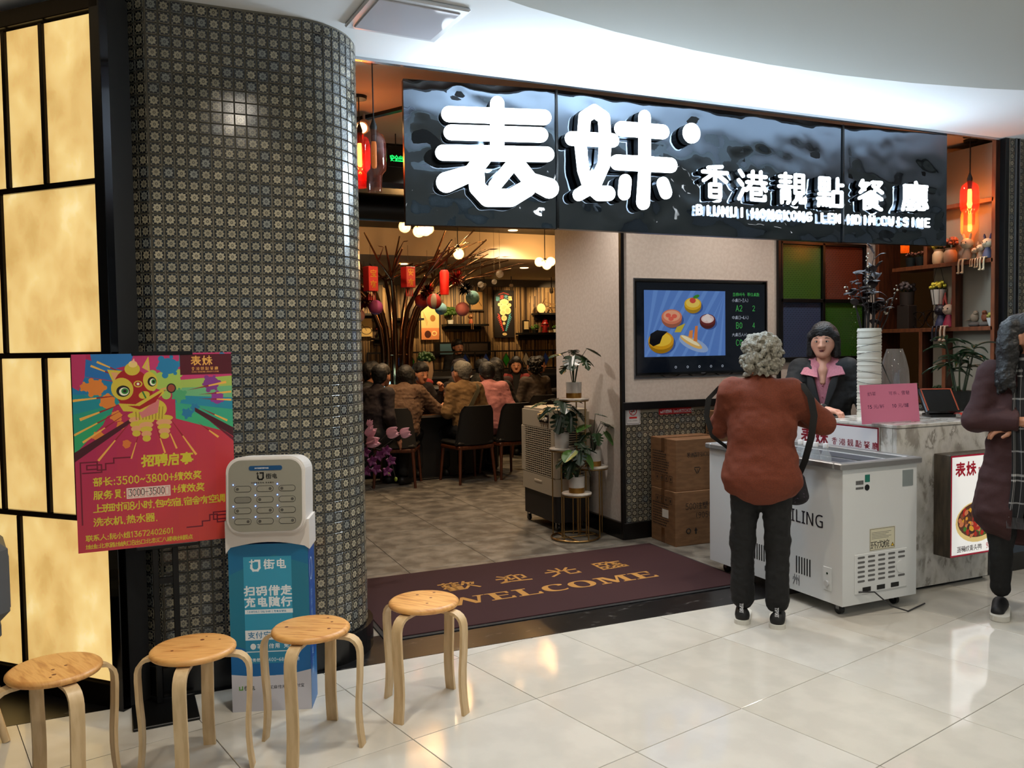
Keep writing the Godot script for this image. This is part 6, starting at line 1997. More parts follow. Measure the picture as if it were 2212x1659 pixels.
func carton(label: String, at: Vector3, turn: float, s: Vector3, kind: int) -> void:
	# at: front left lower corner; the print is on the front (+z) and on the left side
	var t := thing("cardboard_box", label, "box", at, turn, "cardboard boxes by the tiled dado")
	var card := mt("cardboard %d" % kind, Color.WHITE, 0.75)
	card.albedo_texture = noise(0.03, [0.3, Color(0.42, 0.295, 0.18), 0.7, Color(0.47, 0.335, 0.21)], 256, FastNoiseLite.TYPE_SIMPLEX_SMOOTH, 5, kind)
	tri_map(card, Vector3(1.0, 4.0, 1.0))
	piece("carton", Vector3(0, 0, -s.z), Vector3(s.x, s.y, 0), card, t, 0.003)
	var tape := B.new()
	tape.box(Vector3(s.x / 2, s.y + 0.0003, -s.z / 2), Vector3(s.x, 0.0006, 0.05))
	tape.box(Vector3(-0.0003, s.y * 0.86, -s.z / 2), Vector3(0.0006, s.y * 0.28, 0.045))
	tape.box(Vector3(-0.0003, s.y * 0.14, -s.z / 2), Vector3(0.0006, s.y * 0.28, 0.045))
	obj("tape", tape.mesh(mt("brown tape", Color(0.36, 0.24, 0.14), 0.25)), t)
	var seam := B.new()
	seam.box(Vector3(s.x / 2, s.y + 0.0008, -s.z / 2), Vector3(s.x, 0.0002, 0.003))
	obj("flap_seam", seam.mesh(mt("seam", Color(0.2, 0.13, 0.08), 0.8)), t)
	var ink := mt("box ink", Color(0.075, 0.06, 0.05), 0.7)
	var b := B.new()
	var R := Vector3.RIGHT
	var U := Vector3.UP
	if kind == 0:
		ribbons(b, "500注塑饮料", Vector3(0.09, s.y * 0.66, 0.0006), R, U, 0.05, 0.085, 0.06)
		ribbons(b, "(9050)", Vector3(0.18, s.y * 0.49, 0.0006), R, U, 0.046, 0.085, 0.1)
		ring(b, Vector3(0.115, s.y * 0.27, 0.0004), 0.018, 0.004, Vector3.BACK, 12)
		b.tri(Vector3(0.165, s.y * 0.26, 0.0006), Vector3(0.195, s.y * 0.26, 0.0006), Vector3(0.18, s.y * 0.33, 0.0006))
		b.quad(Vector3(0.174, s.y * 0.2, 0.0006), Vector3(0.186, s.y * 0.2, 0.0006), Vector3(0.186, s.y * 0.27, 0.0006), Vector3(0.174, s.y * 0.27, 0.0006))
	elif kind == 1:
		# this carton stands upside down
		ribbons(b, "90口径注塑杯盒", Vector3(0.315, s.y * 0.74, 0.0006), -R, -U, 0.036, 0.085, 0.04, 0.8)
		for k in 3:
			var a := -PI / 2 + TAU * k / 3
			var c := Vector3(0.19, s.y * 0.40, 0.0006)
			var p0 := c + Vector3(cos(a), sin(a), 0) * 0.034
			var p1 := c + Vector3(cos(a + TAU / 3), sin(a + TAU / 3), 0) * 0.034
			var n := (p1 - p0).normalized()
			var q := Vector3(-n.y, n.x, 0) * 0.0035
			b.quad(p0 + n * 0.008 - q, p1 - n * 0.004 - q, p1 - n * 0.004 + q, p0 + n * 0.008 + q)
		ribbons(b, "5", Vector3(0.197, s.y * 0.41, 0.0006), -R, -U, 0.02, 0.16)
	else:
		ring(b, Vector3(0.10, s.y * 0.58, 0.0004), 0.045, 0.006, Vector3.BACK, 20)
		ribbons(b, "M", Vector3(0.075, s.y * 0.5, 0.0008), R, U, 0.07, 0.16, 0.0, 1.0)
		b.tri(Vector3(0.085, s.y * 0.72, 0.0006), Vector3(0.115, s.y * 0.72, 0.0006), Vector3(0.1, s.y * 0.86, 0.0006))
		ribbons(b, "三鸭", Vector3(0.045, s.y * 0.2, 0.0006), R, U, 0.05, 0.1, 0.1)
	obj("print", b.mesh(ink), t)
	# small rows of print on the left side, too fine to read
	var sb := B.new()
	var g := RandomNumberGenerator.new()
	g.seed = 40 + kind
	for r in 9:
		var z := -s.z * 0.92
		var y := s.y * (0.72 - r * 0.05)
		while z < -s.z * (0.12 + 0.4 * g.randf()):
			var w := g.randf_range(0.008, 0.022)
			sb.quad(Vector3(-0.0008, y, z), Vector3(-0.0008, y, z + w), Vector3(-0.0008, y + 0.009, z + w), Vector3(-0.0008, y + 0.009, z))
			z += w + 0.006
	for k in 4:
		var z := -s.z * (0.8 - k * 0.18)
		for q in [[0.0, 0.0, 0.045, 0.003], [0.0, 0.045, 0.045, 0.003], [0.0, 0.0, 0.003, 0.048], [0.042, 0.0, 0.003, 0.048], [0.016, 0.012, 0.014, 0.02]]:
			var yb := s.y * (0.16 if kind == 1 else 0.76)
			sb.quad(Vector3(-0.0008, yb + q[1], z + q[0]), Vector3(-0.0008, yb + q[1], z + q[0] + q[2]), Vector3(-0.0008, yb + q[1] + q[3], z + q[0] + q[2]), Vector3(-0.0008, yb + q[1] + q[3], z + q[0]))
	obj("side_print", sb.mesh(ink), t)
	if kind == 0:
		var lab := B.new()
		lab.box(Vector3(-0.0006, s.y * 0.56, -s.z * 0.40), Vector3(0.0012, 0.062, 0.085))
		obj("paper_label", lab.mesh(mt("label paper", Color(0.80, 0.79, 0.75), 0.6)), t)


func wall_notices() -> void:
	var t := thing("no_smoking_sign", "white no smoking sign with red crossed circle on the tiled dado", "sign", Vector3(3.452, 0.962, -5.529))
	piece("plate", Vector3(-0.066, -0.078, -0.003), Vector3(0.066, 0.078, 0.0), mt("sign white", Color(0.80, 0.79, 0.79), 0.3), t, 0.001)
	var k := B.new()
	for q in [[-0.058, -0.07, 0.116, 0.003], [-0.058, 0.067, 0.116, 0.003], [-0.058, -0.07, 0.003, 0.14], [0.055, -0.07, 0.003, 0.14], [-0.024, 0.022, 0.04, 0.008]]:
		k.quad(Vector3(q[0], q[1], 0.0006), Vector3(q[0] + q[2], q[1], 0.0006), Vector3(q[0] + q[2], q[1] + q[3], 0.0006), Vector3(q[0], q[1] + q[3], 0.0006))
	ribbons(k, "中元人大有元", Vector3(-0.045, -0.052, 0.0006), Vector3.RIGHT, Vector3.UP, 0.011, 0.1, 0.3)
	obj("black_print", k.mesh(mt("print black", Color(0.03, 0.03, 0.03), 0.5)), t)
	var r := B.new()
	ring(r, Vector3(0, 0.028, 0.0), 0.031, 0.0035, Vector3.BACK, 28)
	r.quad(Vector3(-0.024, 0.005, 0.0012), Vector3(-0.019, 0.002, 0.0012), Vector3(0.024, 0.051, 0.0012), Vector3(0.019, 0.054, 0.0012))
	r.quad(Vector3(-0.035, -0.03, 0.0006), Vector3(0.035, -0.03, 0.0006), Vector3(0.035, -0.016, 0.0006), Vector3(-0.035, -0.016, 0.0006))
	obj("red_print", r.mesh(mt("sign red", Color(0.70, 0.09, 0.08), 0.4)), t)
	var w := thing("network_notice", "small red notice with white network name and code on the tiles", "notice", Vector3(3.84, 0.994, -5.529), 0.0)
	piece("plate", Vector3(-0.152, -0.043, -0.003), Vector3(0.152, 0.043, 0.0), mt("notice red", Color(0.62, 0.06, 0.10), 0.4), w)
	var b := B.new()
	ribbons(b, "wifi名称: Bmld", Vector3(-0.14, 0.007, 0.0006), Vector3.RIGHT, Vector3.UP, 0.026, 0.13, 0.06)
	ribbons(b, "wifi密码: bmld83526253", Vector3(-0.14, -0.033, 0.0006), Vector3.RIGHT, Vector3.UP, 0.026, 0.13, 0.04)
	obj("lettering", b.mesh(mt("print white", Color(0.85, 0.86, 0.88), 0.5)), w)


func entrance_things() -> void:
	plant_stand()
	air_cooler()
	carton("lower brown carton with printed number and drink cup lettering, under another carton", Vector3(3.574, 0, -5.155), deg_to_rad(-2), Vector3(0.51, 0.405, 0.335), 0)
	carton("upper brown carton standing upside down with a recycling triangle", Vector3(3.592, 0.406, -5.17), deg_to_rad(-1), Vector3(0.46, 0.385, 0.34), 1)
	carton("brown carton with a round black emblem, topmost behind the other cartons", Vector3(4.11, 0.53, -5.24), 0.0, Vector3(0.3, 0.44, 0.26), 2)
	carton("plain brown carton under the carton with the round emblem", Vector3(4.11, 0, -5.23), 0.0, Vector3(0.34, 0.529, 0.28), 3)
	wall_notices()
	pendant("brown smoked glass pendant lamp hanging beside the tiled column", Vector3(1.19, 2.545, -4.5), Color(0.42, 0.17, 0.10), false, 3.06)
	pendant("red glass pendant lamp half hidden behind the tiled column", Vector3(1.285, 2.70, -5.2), Color(0.85, 0.08, 0.06), true, 3.06)
	pendant("glowing red glass pendant lamp hanging beside the end of the sign", Vector3(5.82, 2.575, -4.5), Color(0.80, 0.12, 0.10), true, 3.06)
	pendant("brown glass pendant lamp hanging behind the end of the sign", Vector3(5.62, 2.52, -4.75), Color(0.42, 0.17, 0.10), false, 3.06)
	# ceiling track with white spotlights
	var tr := thing("light_track", "short black ceiling track near the tiled column", "light track", Vector3(1.45, 3.05, -5.6), deg_to_rad(30))
	piece("rail", Vector3(-0.02, -0.012, -0.55), Vector3(0.02, 0.01, 0.55), mt("lamp black", Color(0.02, 0.02, 0.02), 0.4), tr)
	var sp := thing("spotlight", "white cylinder spotlight on the ceiling track beside the red lamp", "light", Vector3(1.385, 2.955, -5.5))
	var d := Vector3(-0.35, -0.35, 0.87).normalized()
	var b := B.new()
	b.cyl(-d * 0.075, d * 0.06, 0.042, 18)
	obj("barrel", b.mesh(mt("spot white", Color(0.75, 0.72, 0.68), 0.4)), sp)
	var g := B.new()
	g.cyl(d * 0.0602, d * 0.0612, 0.033, 18)
	obj("lens", g.mesh(glow("warm lens", Color(1.0, 0.8, 0.55), 5.0)), sp)
	var st := B.new()
	st.cyl(-d * 0.05, Vector3(-d.x * 0.05, 0.095, -d.z * 0.05), 0.009, 8)
	obj("stem", st.mesh(mt("spot white", Color(0.75, 0.72, 0.68), 0.4)), sp)
	spot(sp.position + d * 0.07, Vector3(1.4, 0.0, -4.0), Color(1.0, 0.85, 0.65), 0.5, 40.0, 0.8, 0.03)
	# exit sign
	var ex := thing("exit_sign", "green lit exit sign hanging from the restaurant ceiling", "sign", Vector3(1.87, 2.895, -6.0))
	piece("case", Vector3(-0.18, -0.075, -0.012), Vector3(0.18, 0.075, 0.0), mt("exit black", Color(0.015, 0.02, 0.018), 0.3), ex, 0.003)
	var eb := B.new()
	ribbons(eb, "安全出口", Vector3(-0.165, -0.035, 0.001), Vector3.RIGHT, Vector3.UP, 0.042, 0.11, 0.02, 0.75)
	eb.quad(Vector3(-0.03, -0.05, 0.001), Vector3(-0.022, -0.05, 0.001), Vector3(-0.022, 0.06, 0.001), Vector3(-0.03, 0.06, 0.001))
	eb.quad(Vector3(-0.03, 0.052, 0.001), Vector3(0.04, 0.052, 0.001), Vector3(0.04, 0.06, 0.001), Vector3(-0.03, 0.06, 0.001))
	eb.quad(Vector3(0.032, -0.05, 0.001), Vector3(0.04, -0.05, 0.001), Vector3(0.04, 0.06, 0.001), Vector3(0.032, 0.06, 0.001))
	for q in [[0.0, 0.02, 0.015, -0.012], [0.015, -0.012, 0.0, -0.045], [0.012, -0.01, 0.03, -0.035], [0.0, 0.015, -0.016, 0.0], [0.006, 0.02, 0.026, 0.008]]:
		pill(eb, Vector2(q[0], q[1]), Vector2(q[2], q[3]), 0.005, 0.005, 0.001, 5)
	obj("lettering", eb.mesh(glow("exit green", Color(0.12, 1.0, 0.45), 1.6)), ex)
	var hg := B.new()
	for s in [-1.0, 1.0]:
		hg.cyl(Vector3(0.12 * s, 0.075, -0.006), Vector3(0.12 * s, 0.165, -0.006), 0.004, 6)
	obj("hanger", hg.mesh(mt("lamp black", Color(0.02, 0.02, 0.02), 0.4)), ex)
	orchid()


func orchid() -> void:
	var t := thing("orchid_vase", "artificial magenta orchids and pale pink magnolias in a tall vase behind the column", "flowers", Vector3(1.22, 0, -5.62))
	var v := B.new()
	v.lathe([Vector2(0, 0), Vector2(0.09, 0.0), Vector2(0.11, 0.3), Vector2(0.07, 0.6), Vector2(0.085, 0.66), Vector2(0.075, 0.66), Vector2(0.06, 0.6), Vector2(0, 0.58)], 24)
	obj("vase", v.mesh(mt("vase grey", Color(0.22, 0.2, 0.2), 0.3)), t)
	var pink := mt("magnolia pink", Color(0.80, 0.58, 0.62), 0.6)
	pink.backlight_enabled = true
	pink.backlight = Color(0.35, 0.2, 0.22)
	var mag := mt("orchid magenta", Color(0.36, 0.05, 0.28), 0.6)
	var stem := mt("twig brown", Color(0.16, 0.11, 0.07), 0.7)
	var petal := func(m: Material, at: Vector3, dir: Vector3, ln: float, w: float):
		var b := B.new()
		var y := dir.normalized()
		var sd := y.cross(Vector3(0.3, 0.4, 0.86)).normalized()
		var nn := sd.cross(y)
		b.grid(6, 8, func(u, q): return at + y * ln * q + sd * (u - 0.5) * 2.0 * w * sin(PI * pow(q, 0.7)) * 0.9 + nn * (0.35 * w * (1.0 - pow((u - 0.5) * 2.0, 2.0)) + 0.12 * ln * q * q))
		obj("petal", b.mesh(m), t)
	for fl in [[Vector3(0.17, 0.905, 0.02), Vector3(0.3, 0.5, 0.2), 0.085], [Vector3(0.305, 0.91, 0.02), Vector3(0.9, 0.25, 0.2), 0.09], [Vector3(0.40, 0.905, 0.02), Vector3(1.0, 0.25, 0.0), 0.08], [Vector3(0.16, 0.86, 0.05), Vector3(0.5, 0.1, 0.5), 0.10], [Vector3(0.19, 0.97, 0.0), Vector3(0.1, 1.0, 0.1), 0.05]]:
		for k in 5:
			var a := TAU * k / 5
			var f: Vector3 = fl[1].normalized()
			var s := f.cross(Vector3.UP).normalized()
			petal.call(pink, fl[0], f + (s * cos(a) + f.cross(s) * sin(a)) * 0.42, fl[2], fl[2] * 0.36)
		var b := B.new()
		b.tube([Vector3(0.02, 0.6, 0), Vector3(fl[0].x * 0.6, 0.8, fl[0].z), fl[0]], [0.004, 0.003, 0.0025], 6)
		obj("stem", b.mesh(stem), t)
	for q in [[0.15, 0.80, 0.03], [0.19, 0.74, 0.05], [0.25, 0.77, 0.02], [0.30, 0.80, 0.02], [0.22, 0.68, 0.04], [0.30, 0.66, 0.03], [0.33, 0.73, 0.02], [0.16, 0.67, 0.02]]:
		var c := Vector3(q[0], q[1], q[2])
		for k in 5:
			var a: float = TAU * k / 5 + q[0] * 9
			petal.call(mag, c, Vector3(cos(a), sin(a), 0.3), 0.045, 0.02)
	var lb := B.new()
	lb.tube([Vector3(0.02, 0.62, 0.02), Vector3(0.15, 0.85, 0.03), Vector3(0.28, 0.80, 0.03), Vector3(0.34, 0.70, 0.03), Vector3(0.36, 0.6, 0.03)], [0.004, 0.003, 0.003, 0.0025, 0.002], 6)
	obj("stem", lb.mesh(stem), t)
	for q in [[0.31, 0.64], [0.36, 0.60], [0.35, 0.905]]:
		var bb := B.new()
		bb.ball(Vector3(q[0], q[1], 0.035), Vector3(0.012, 0.016, 0.012), 8, 6)
		obj("bud", bb.mesh(mt("bud green", Color(0.45, 0.5, 0.12), 0.6)), t)


func marble() -> StandardMaterial3D:
	if mats.has("white marble"):
		return mats["white marble"]
	var m := mt("white marble", Color.WHITE, 0.16)
	m.albedo_texture = noise(0.006, [0.0, Color(0.52, 0.50, 0.47), 0.24, Color(0.62, 0.60, 0.57), 0.38, Color(0.77, 0.76, 0.73), 0.55, Color(0.82, 0.81, 0.79), 0.72, Color(0.76, 0.75, 0.73), 0.8, Color(0.55, 0.53, 0.50), 0.86, Color(0.82, 0.81, 0.79)], 1024, FastNoiseLite.TYPE_SIMPLEX_SMOOTH, 6, 21, 60.0)
	tri_map(m, Vector3(0.9, 0.55, 0.9))
	return m


func chest_freezer() -> void:
	var t := thing("chest_freezer", "open white chest freezer with grey rim on castors beside the counter", "freezer", Vector3(3.415, 0, -3.38))
	# local: x 0..0.55, z 0..-1.15
	var w := mt("freezer white", Color(0.80, 0.81, 0.81), 0.22)
	var alu := mt("freezer rim", Color(0.55, 0.55, 0.55), 0.35, 0.5)
	var L := 1.15
	var b := B.new()
	b.box(Vector3(0.275, 0.335, -L / 2), Vector3(0.55, 0.53, L))
	for q in [[0.275, -0.025, 0.55, 0.05], [0.275, -L + 0.025, 0.55, 0.05], [0.025, -L / 2, 0.05, L - 0.1], [0.525, -L / 2, 0.05, L - 0.1]]:
		b.box(Vector3(q[0], 0.709, q[1]), Vector3(q[2], 0.218, q[3]))
	obj("cabinet", b.mesh(w), t)
	var rim := B.new()
	for q in [[0.275, -0.012, 0.605, 0.055], [0.275, -L + 0.012, 0.605, 0.055], [0.0, -L / 2, 0.055, L - 0.08], [0.55, -L / 2, 0.055, L - 0.08]]:
		rim.box(Vector3(q[0], 0.83, q[1]), Vector3(q[2], 0.035, q[3]), 0.006)
	obj("rim", rim.mesh(alu), t)
	var lin := B.new()
	for k in 5:
		lin.box(Vector3(0.497, 0.66 + k * 0.036, -L / 2), Vector3(0.006, 0.03, L - 0.11), 0.002)
		lin.box(Vector3(0.053, 0.66 + k * 0.036, -L / 2), Vector3(0.006, 0.03, L - 0.11), 0.002)
	obj("liner", lin.mesh(mt("liner grey", Color(0.52, 0.52, 0.55), 0.3, 0.3)), t)
	piece("floor_plate", Vector3(0.051, 0.59, -L + 0.051), Vector3(0.499, 0.603, -0.051), mt("liner dark", Color(0.05, 0.055, 0.06), 0.5), t)
	# louvred service cover on the front end
	piece("service_cover", Vector3(0.085, 0.125, -0.002), Vector3(0.475, 0.345, 0.005), w, t, 0.004)
	var dark := mt("vent dark", Color(0.06, 0.06, 0.065), 0.6)
	for c in 5:
		for r in 6:
			if c == 4 and r > 1 and r < 5:
				continue
			var v := B.new()
			v.xf = Transform3D(Basis.IDENTITY, Vector3(0.13 + c * 0.075, 0.325 - r * 0.026, 0.0))
			v.prism(squircle(0.026, 0.006, 0.0055, 4), 0.0, 0.0056)
			obj("louvre", v.mesh(mt("louvre shade", Color(0.36, 0.36, 0.36), 0.6)), t)
	var rd := B.new()
	rd.cyl(Vector3(0.425, 0.245, 0.0), Vector3(0.425, 0.245, 0.009), 0.036, 20)
	obj("round_cap", rd.mesh(w), t)
	for x in [0.14, 0.245, 0.35]:
		piece("opening", Vector3(x, 0.135, 0.0), Vector3(x + 0.06, 0.16, 0.0062), dark, t)
	# stickers
	var lab := Paint.new(300, 240, Color(0.78, 0.76, 0.66))
	lab.rect(6, 6, 288, 4, Color(0.2, 0.2, 0.2))
	lab.rect(6, 230, 288, 4, Color(0.2, 0.2, 0.2))
	lab.rect(6, 6, 4, 228, Color(0.2, 0.2, 0.2))
	lab.rect(290, 6, 4, 228, Color(0.2, 0.2, 0.2))
	for r in 5:
		lab.rect(24, 44 + r * 16, 230 - (r % 3) * 30, 5, Color(0.4, 0.4, 0.38))
	write(lab, "环戊烷", 14, 136, 84, 0.08, Color(0.08, 0.08, 0.08), 0.0, 0.85)
	lab.poly([Vector2(246, 216), Vector2(292, 216), Vector2(269, 172)], Color(0.05, 0.05, 0.05))
	lab.poly([Vector2(254, 211), Vector2(284, 211), Vector2(269, 182)], Color(0.85, 0.68, 0.12))
	var q1 := B.new()
	q1.quad(Vector3(0.195, 0.352, 0.0012), Vector3(0.385, 0.352, 0.0012), Vector3(0.385, 0.475, 0.0012), Vector3(0.195, 0.475, 0.0012), Vector2(0, 1), Vector2(1, 0))
	obj("warning_label", q1.mesh(print_mat("freezer label", lab, 0.4)), t)
	piece("spec_plate", Vector3(0.44, 0.69, 0.0), Vector3(0.52, 0.78, 0.002), mt("spec plate", Color(0.60, 0.64, 0.64), 0.35, 0.4), t)
	var bar := B.new()
	for k in 14:
		bar.box(Vector3(0.095 + k * 0.004, 0.735, 0.001), Vector3(0.0022, 0.022, 0.001))
		bar.box(Vector3(0.095 + k * 0.004, 0.705, 0.001), Vector3(0.0022, 0.012, 0.001))
	obj("barcode", bar.mesh(mt("print grey", Color(0.32, 0.32, 0.32), 0.5)), t)
	var seal := B.new()
	seal.cyl(Vector3(0.175, 0.705, 0.0), Vector3(0.175, 0.705, 0.002), 0.017, 20)
	obj("seal", seal.mesh(mt("seal navy", Color(0.03, 0.03, 0.05), 0.3)), t)
	piece("green_label", Vector3(0.16, 0.735, 0.0), Vector3(0.195, 0.775, 0.0015), mt("label green", Color(0.10, 0.42, 0.36), 0.5), t)
	# long side: letters, slots, control
	var tm := TextMesh.new()
	var f := SystemFont.new()
	f.font_names = PackedStringArray(["Droid Sans"])
	tm.font = f
	tm.text = "MEILING"
	tm.font_size = 64
	tm.pixel_size = 0.00155
	tm.depth = 0.0008
	tm.horizontal_alignment = HORIZONTAL_ALIGNMENT_RIGHT
	tm.material = mt("letter navy", Color(0.05, 0.055, 0.11), 0.4)
	obj("lettering", tm, t, Vector3(-0.0012, 0.505, -0.135), Vector3(0, -PI / 2, 0))
	var cn := B.new()
	ribbons(cn, "中", Vector3(-0.001, 0.105, -0.62), Vector3.BACK, Vector3.UP, 0.06, 0.09)
	ribbons(cn, "州", Vector3(-0.001, 0.105, -0.375), Vector3.BACK, Vector3.UP, 0.06, 0.09)
	obj("small_lettering", cn.mesh(mt("letter grey", Color(0.34, 0.34, 0.36), 0.5)), t)
	for g in [-0.22, -0.58]:
		for k in 6:
			var v := B.new()
			v.xf = Transform3D(Basis(Vector3.UP, -PI / 2), Vector3(0.0, 0.225, g - 0.02 - k * 0.021))
			v.prism(squircle(0.0045, 0.05, 0.0043, 3), 0.0, 0.0012)
			obj("slot", v.mesh(dark), t)
	var cp := piece("control_plate", Vector3(-0.005, 0.135, -0.135), Vector3(0.0, 0.265, -0.075), w, t, 0.002)
	var kn := B.new()
	kn.cyl(Vector3(-0.005, 0.175, -0.105), Vector3(-0.016, 0.175, -0.105), 0.016, 16)
	obj("dial", kn.mesh(mt("dial grey", Color(0.72, 0.72, 0.72), 0.35)), cp)
	var gl := B.new()
	gl.cyl(Vector3(-0.005, 0.23, -0.105), Vector3(-0.0065, 0.23, -0.105), 0.006, 12)
	obj("indicator", gl.mesh(mt("indicator green", Color(0.02, 0.16, 0.06), 0.2)), cp)
	for x in [0.07, 0.48]:
		for z in [-0.09, -L + 0.09]:
			castor(t, Vector3(x, 0, z), 0.028, 0.075)
	var cord := B.new()
	cord.tube([Vector3(0.11, 0.14, 0.008), Vector3(0.2, 0.135, 0.03), Vector3(0.3, 0.05, 0.05), Vector3(0.42, 0.006, 0.06), Vector3(0.62, 0.006, 0.0)], [0.004], 8)
	obj("power_cord", cord.mesh(mt("cable grey", Color(0.16, 0.16, 0.17), 0.5)), t)
	# what lies inside
	var bottle := thing("water_bottle", "small clear water bottle with a white cap standing in the open freezer", "bottle", Vector3(3.70, 0.604, -3.794), 0.0, "water bottles in the freezer")
	var bg := B.new()
	bg.lathe([Vector2(0, 0), Vector2(0.03, 0.0), Vector2(0.033, 0.01), Vector2(0.033, 0.13), Vector2(0.030, 0.16), Vector2(0.034, 0.19), Vector2(0.031, 0.22), Vector2(0.016, 0.255), Vector2(0.0135, 0.275)], 20)
	obj("bottle_body", bg.mesh(glass("bottle plastic", Color(0.86, 0.9, 0.92), 0.25)), bottle)
	var cap := B.new()
	cap.lathe([Vector2(0.0155, 0.268), Vector2(0.0155, 0.292), Vector2(0.014, 0.294), Vector2(0, 0.294)], 16)
	obj("cap", cap.mesh(mt("cap white", Color(0.84, 0.84, 0.84), 0.4)), bottle)
	var wa := B.new()
	wa.lathe([Vector2(0, 0.004), Vector2(0.0305, 0.006), Vector2(0.0305, 0.13), Vector2(0.028, 0.16), Vector2(0, 0.165)], 20)
	obj("water", wa.mesh(glass("bottle water", Color(0.75, 0.82, 0.85), 0.18)), bottle)
	for p in [Vector3(3.692, 0.604, -3.868), Vector3(3.683, 0.604, -3.937), Vector3(3.706, 0.604, -4.01), Vector3(3.66, 0.604, -4.08), Vector3(3.62, 0.604, -3.99)]:
		copy(bottle, "water_bottle", "small clear water bottle with a white cap standing in the open freezer", p, p.z * 7.0)
	var can := thing("drink_can", "silver drink can standing in the corner of the open freezer", "can", Vector3(3.55, 0.604, -3.52))
	var cb := B.new()
	cb.lathe([Vector2(0, 0), Vector2(0.024, 0.0), Vector2(0.033, 0.012), Vector2(0.033, 0.19), Vector2(0.027, 0.205), Vector2(0.026, 0.2), Vector2(0, 0.199)], 24)
	obj("can_body", cb.mesh(mt("can silver", Color(0.78, 0.79, 0.8), 0.2, 1.0)), can)
	var tab := B.new()
	tab.box(Vector3(0.004, 0.201, 0.0), Vector3(0.02, 0.002, 0.012), 0.001)
	obj("pull_tab", tab.mesh(mt("can silver", Color(0.78, 0.79, 0.8), 0.2, 1.0)), can)


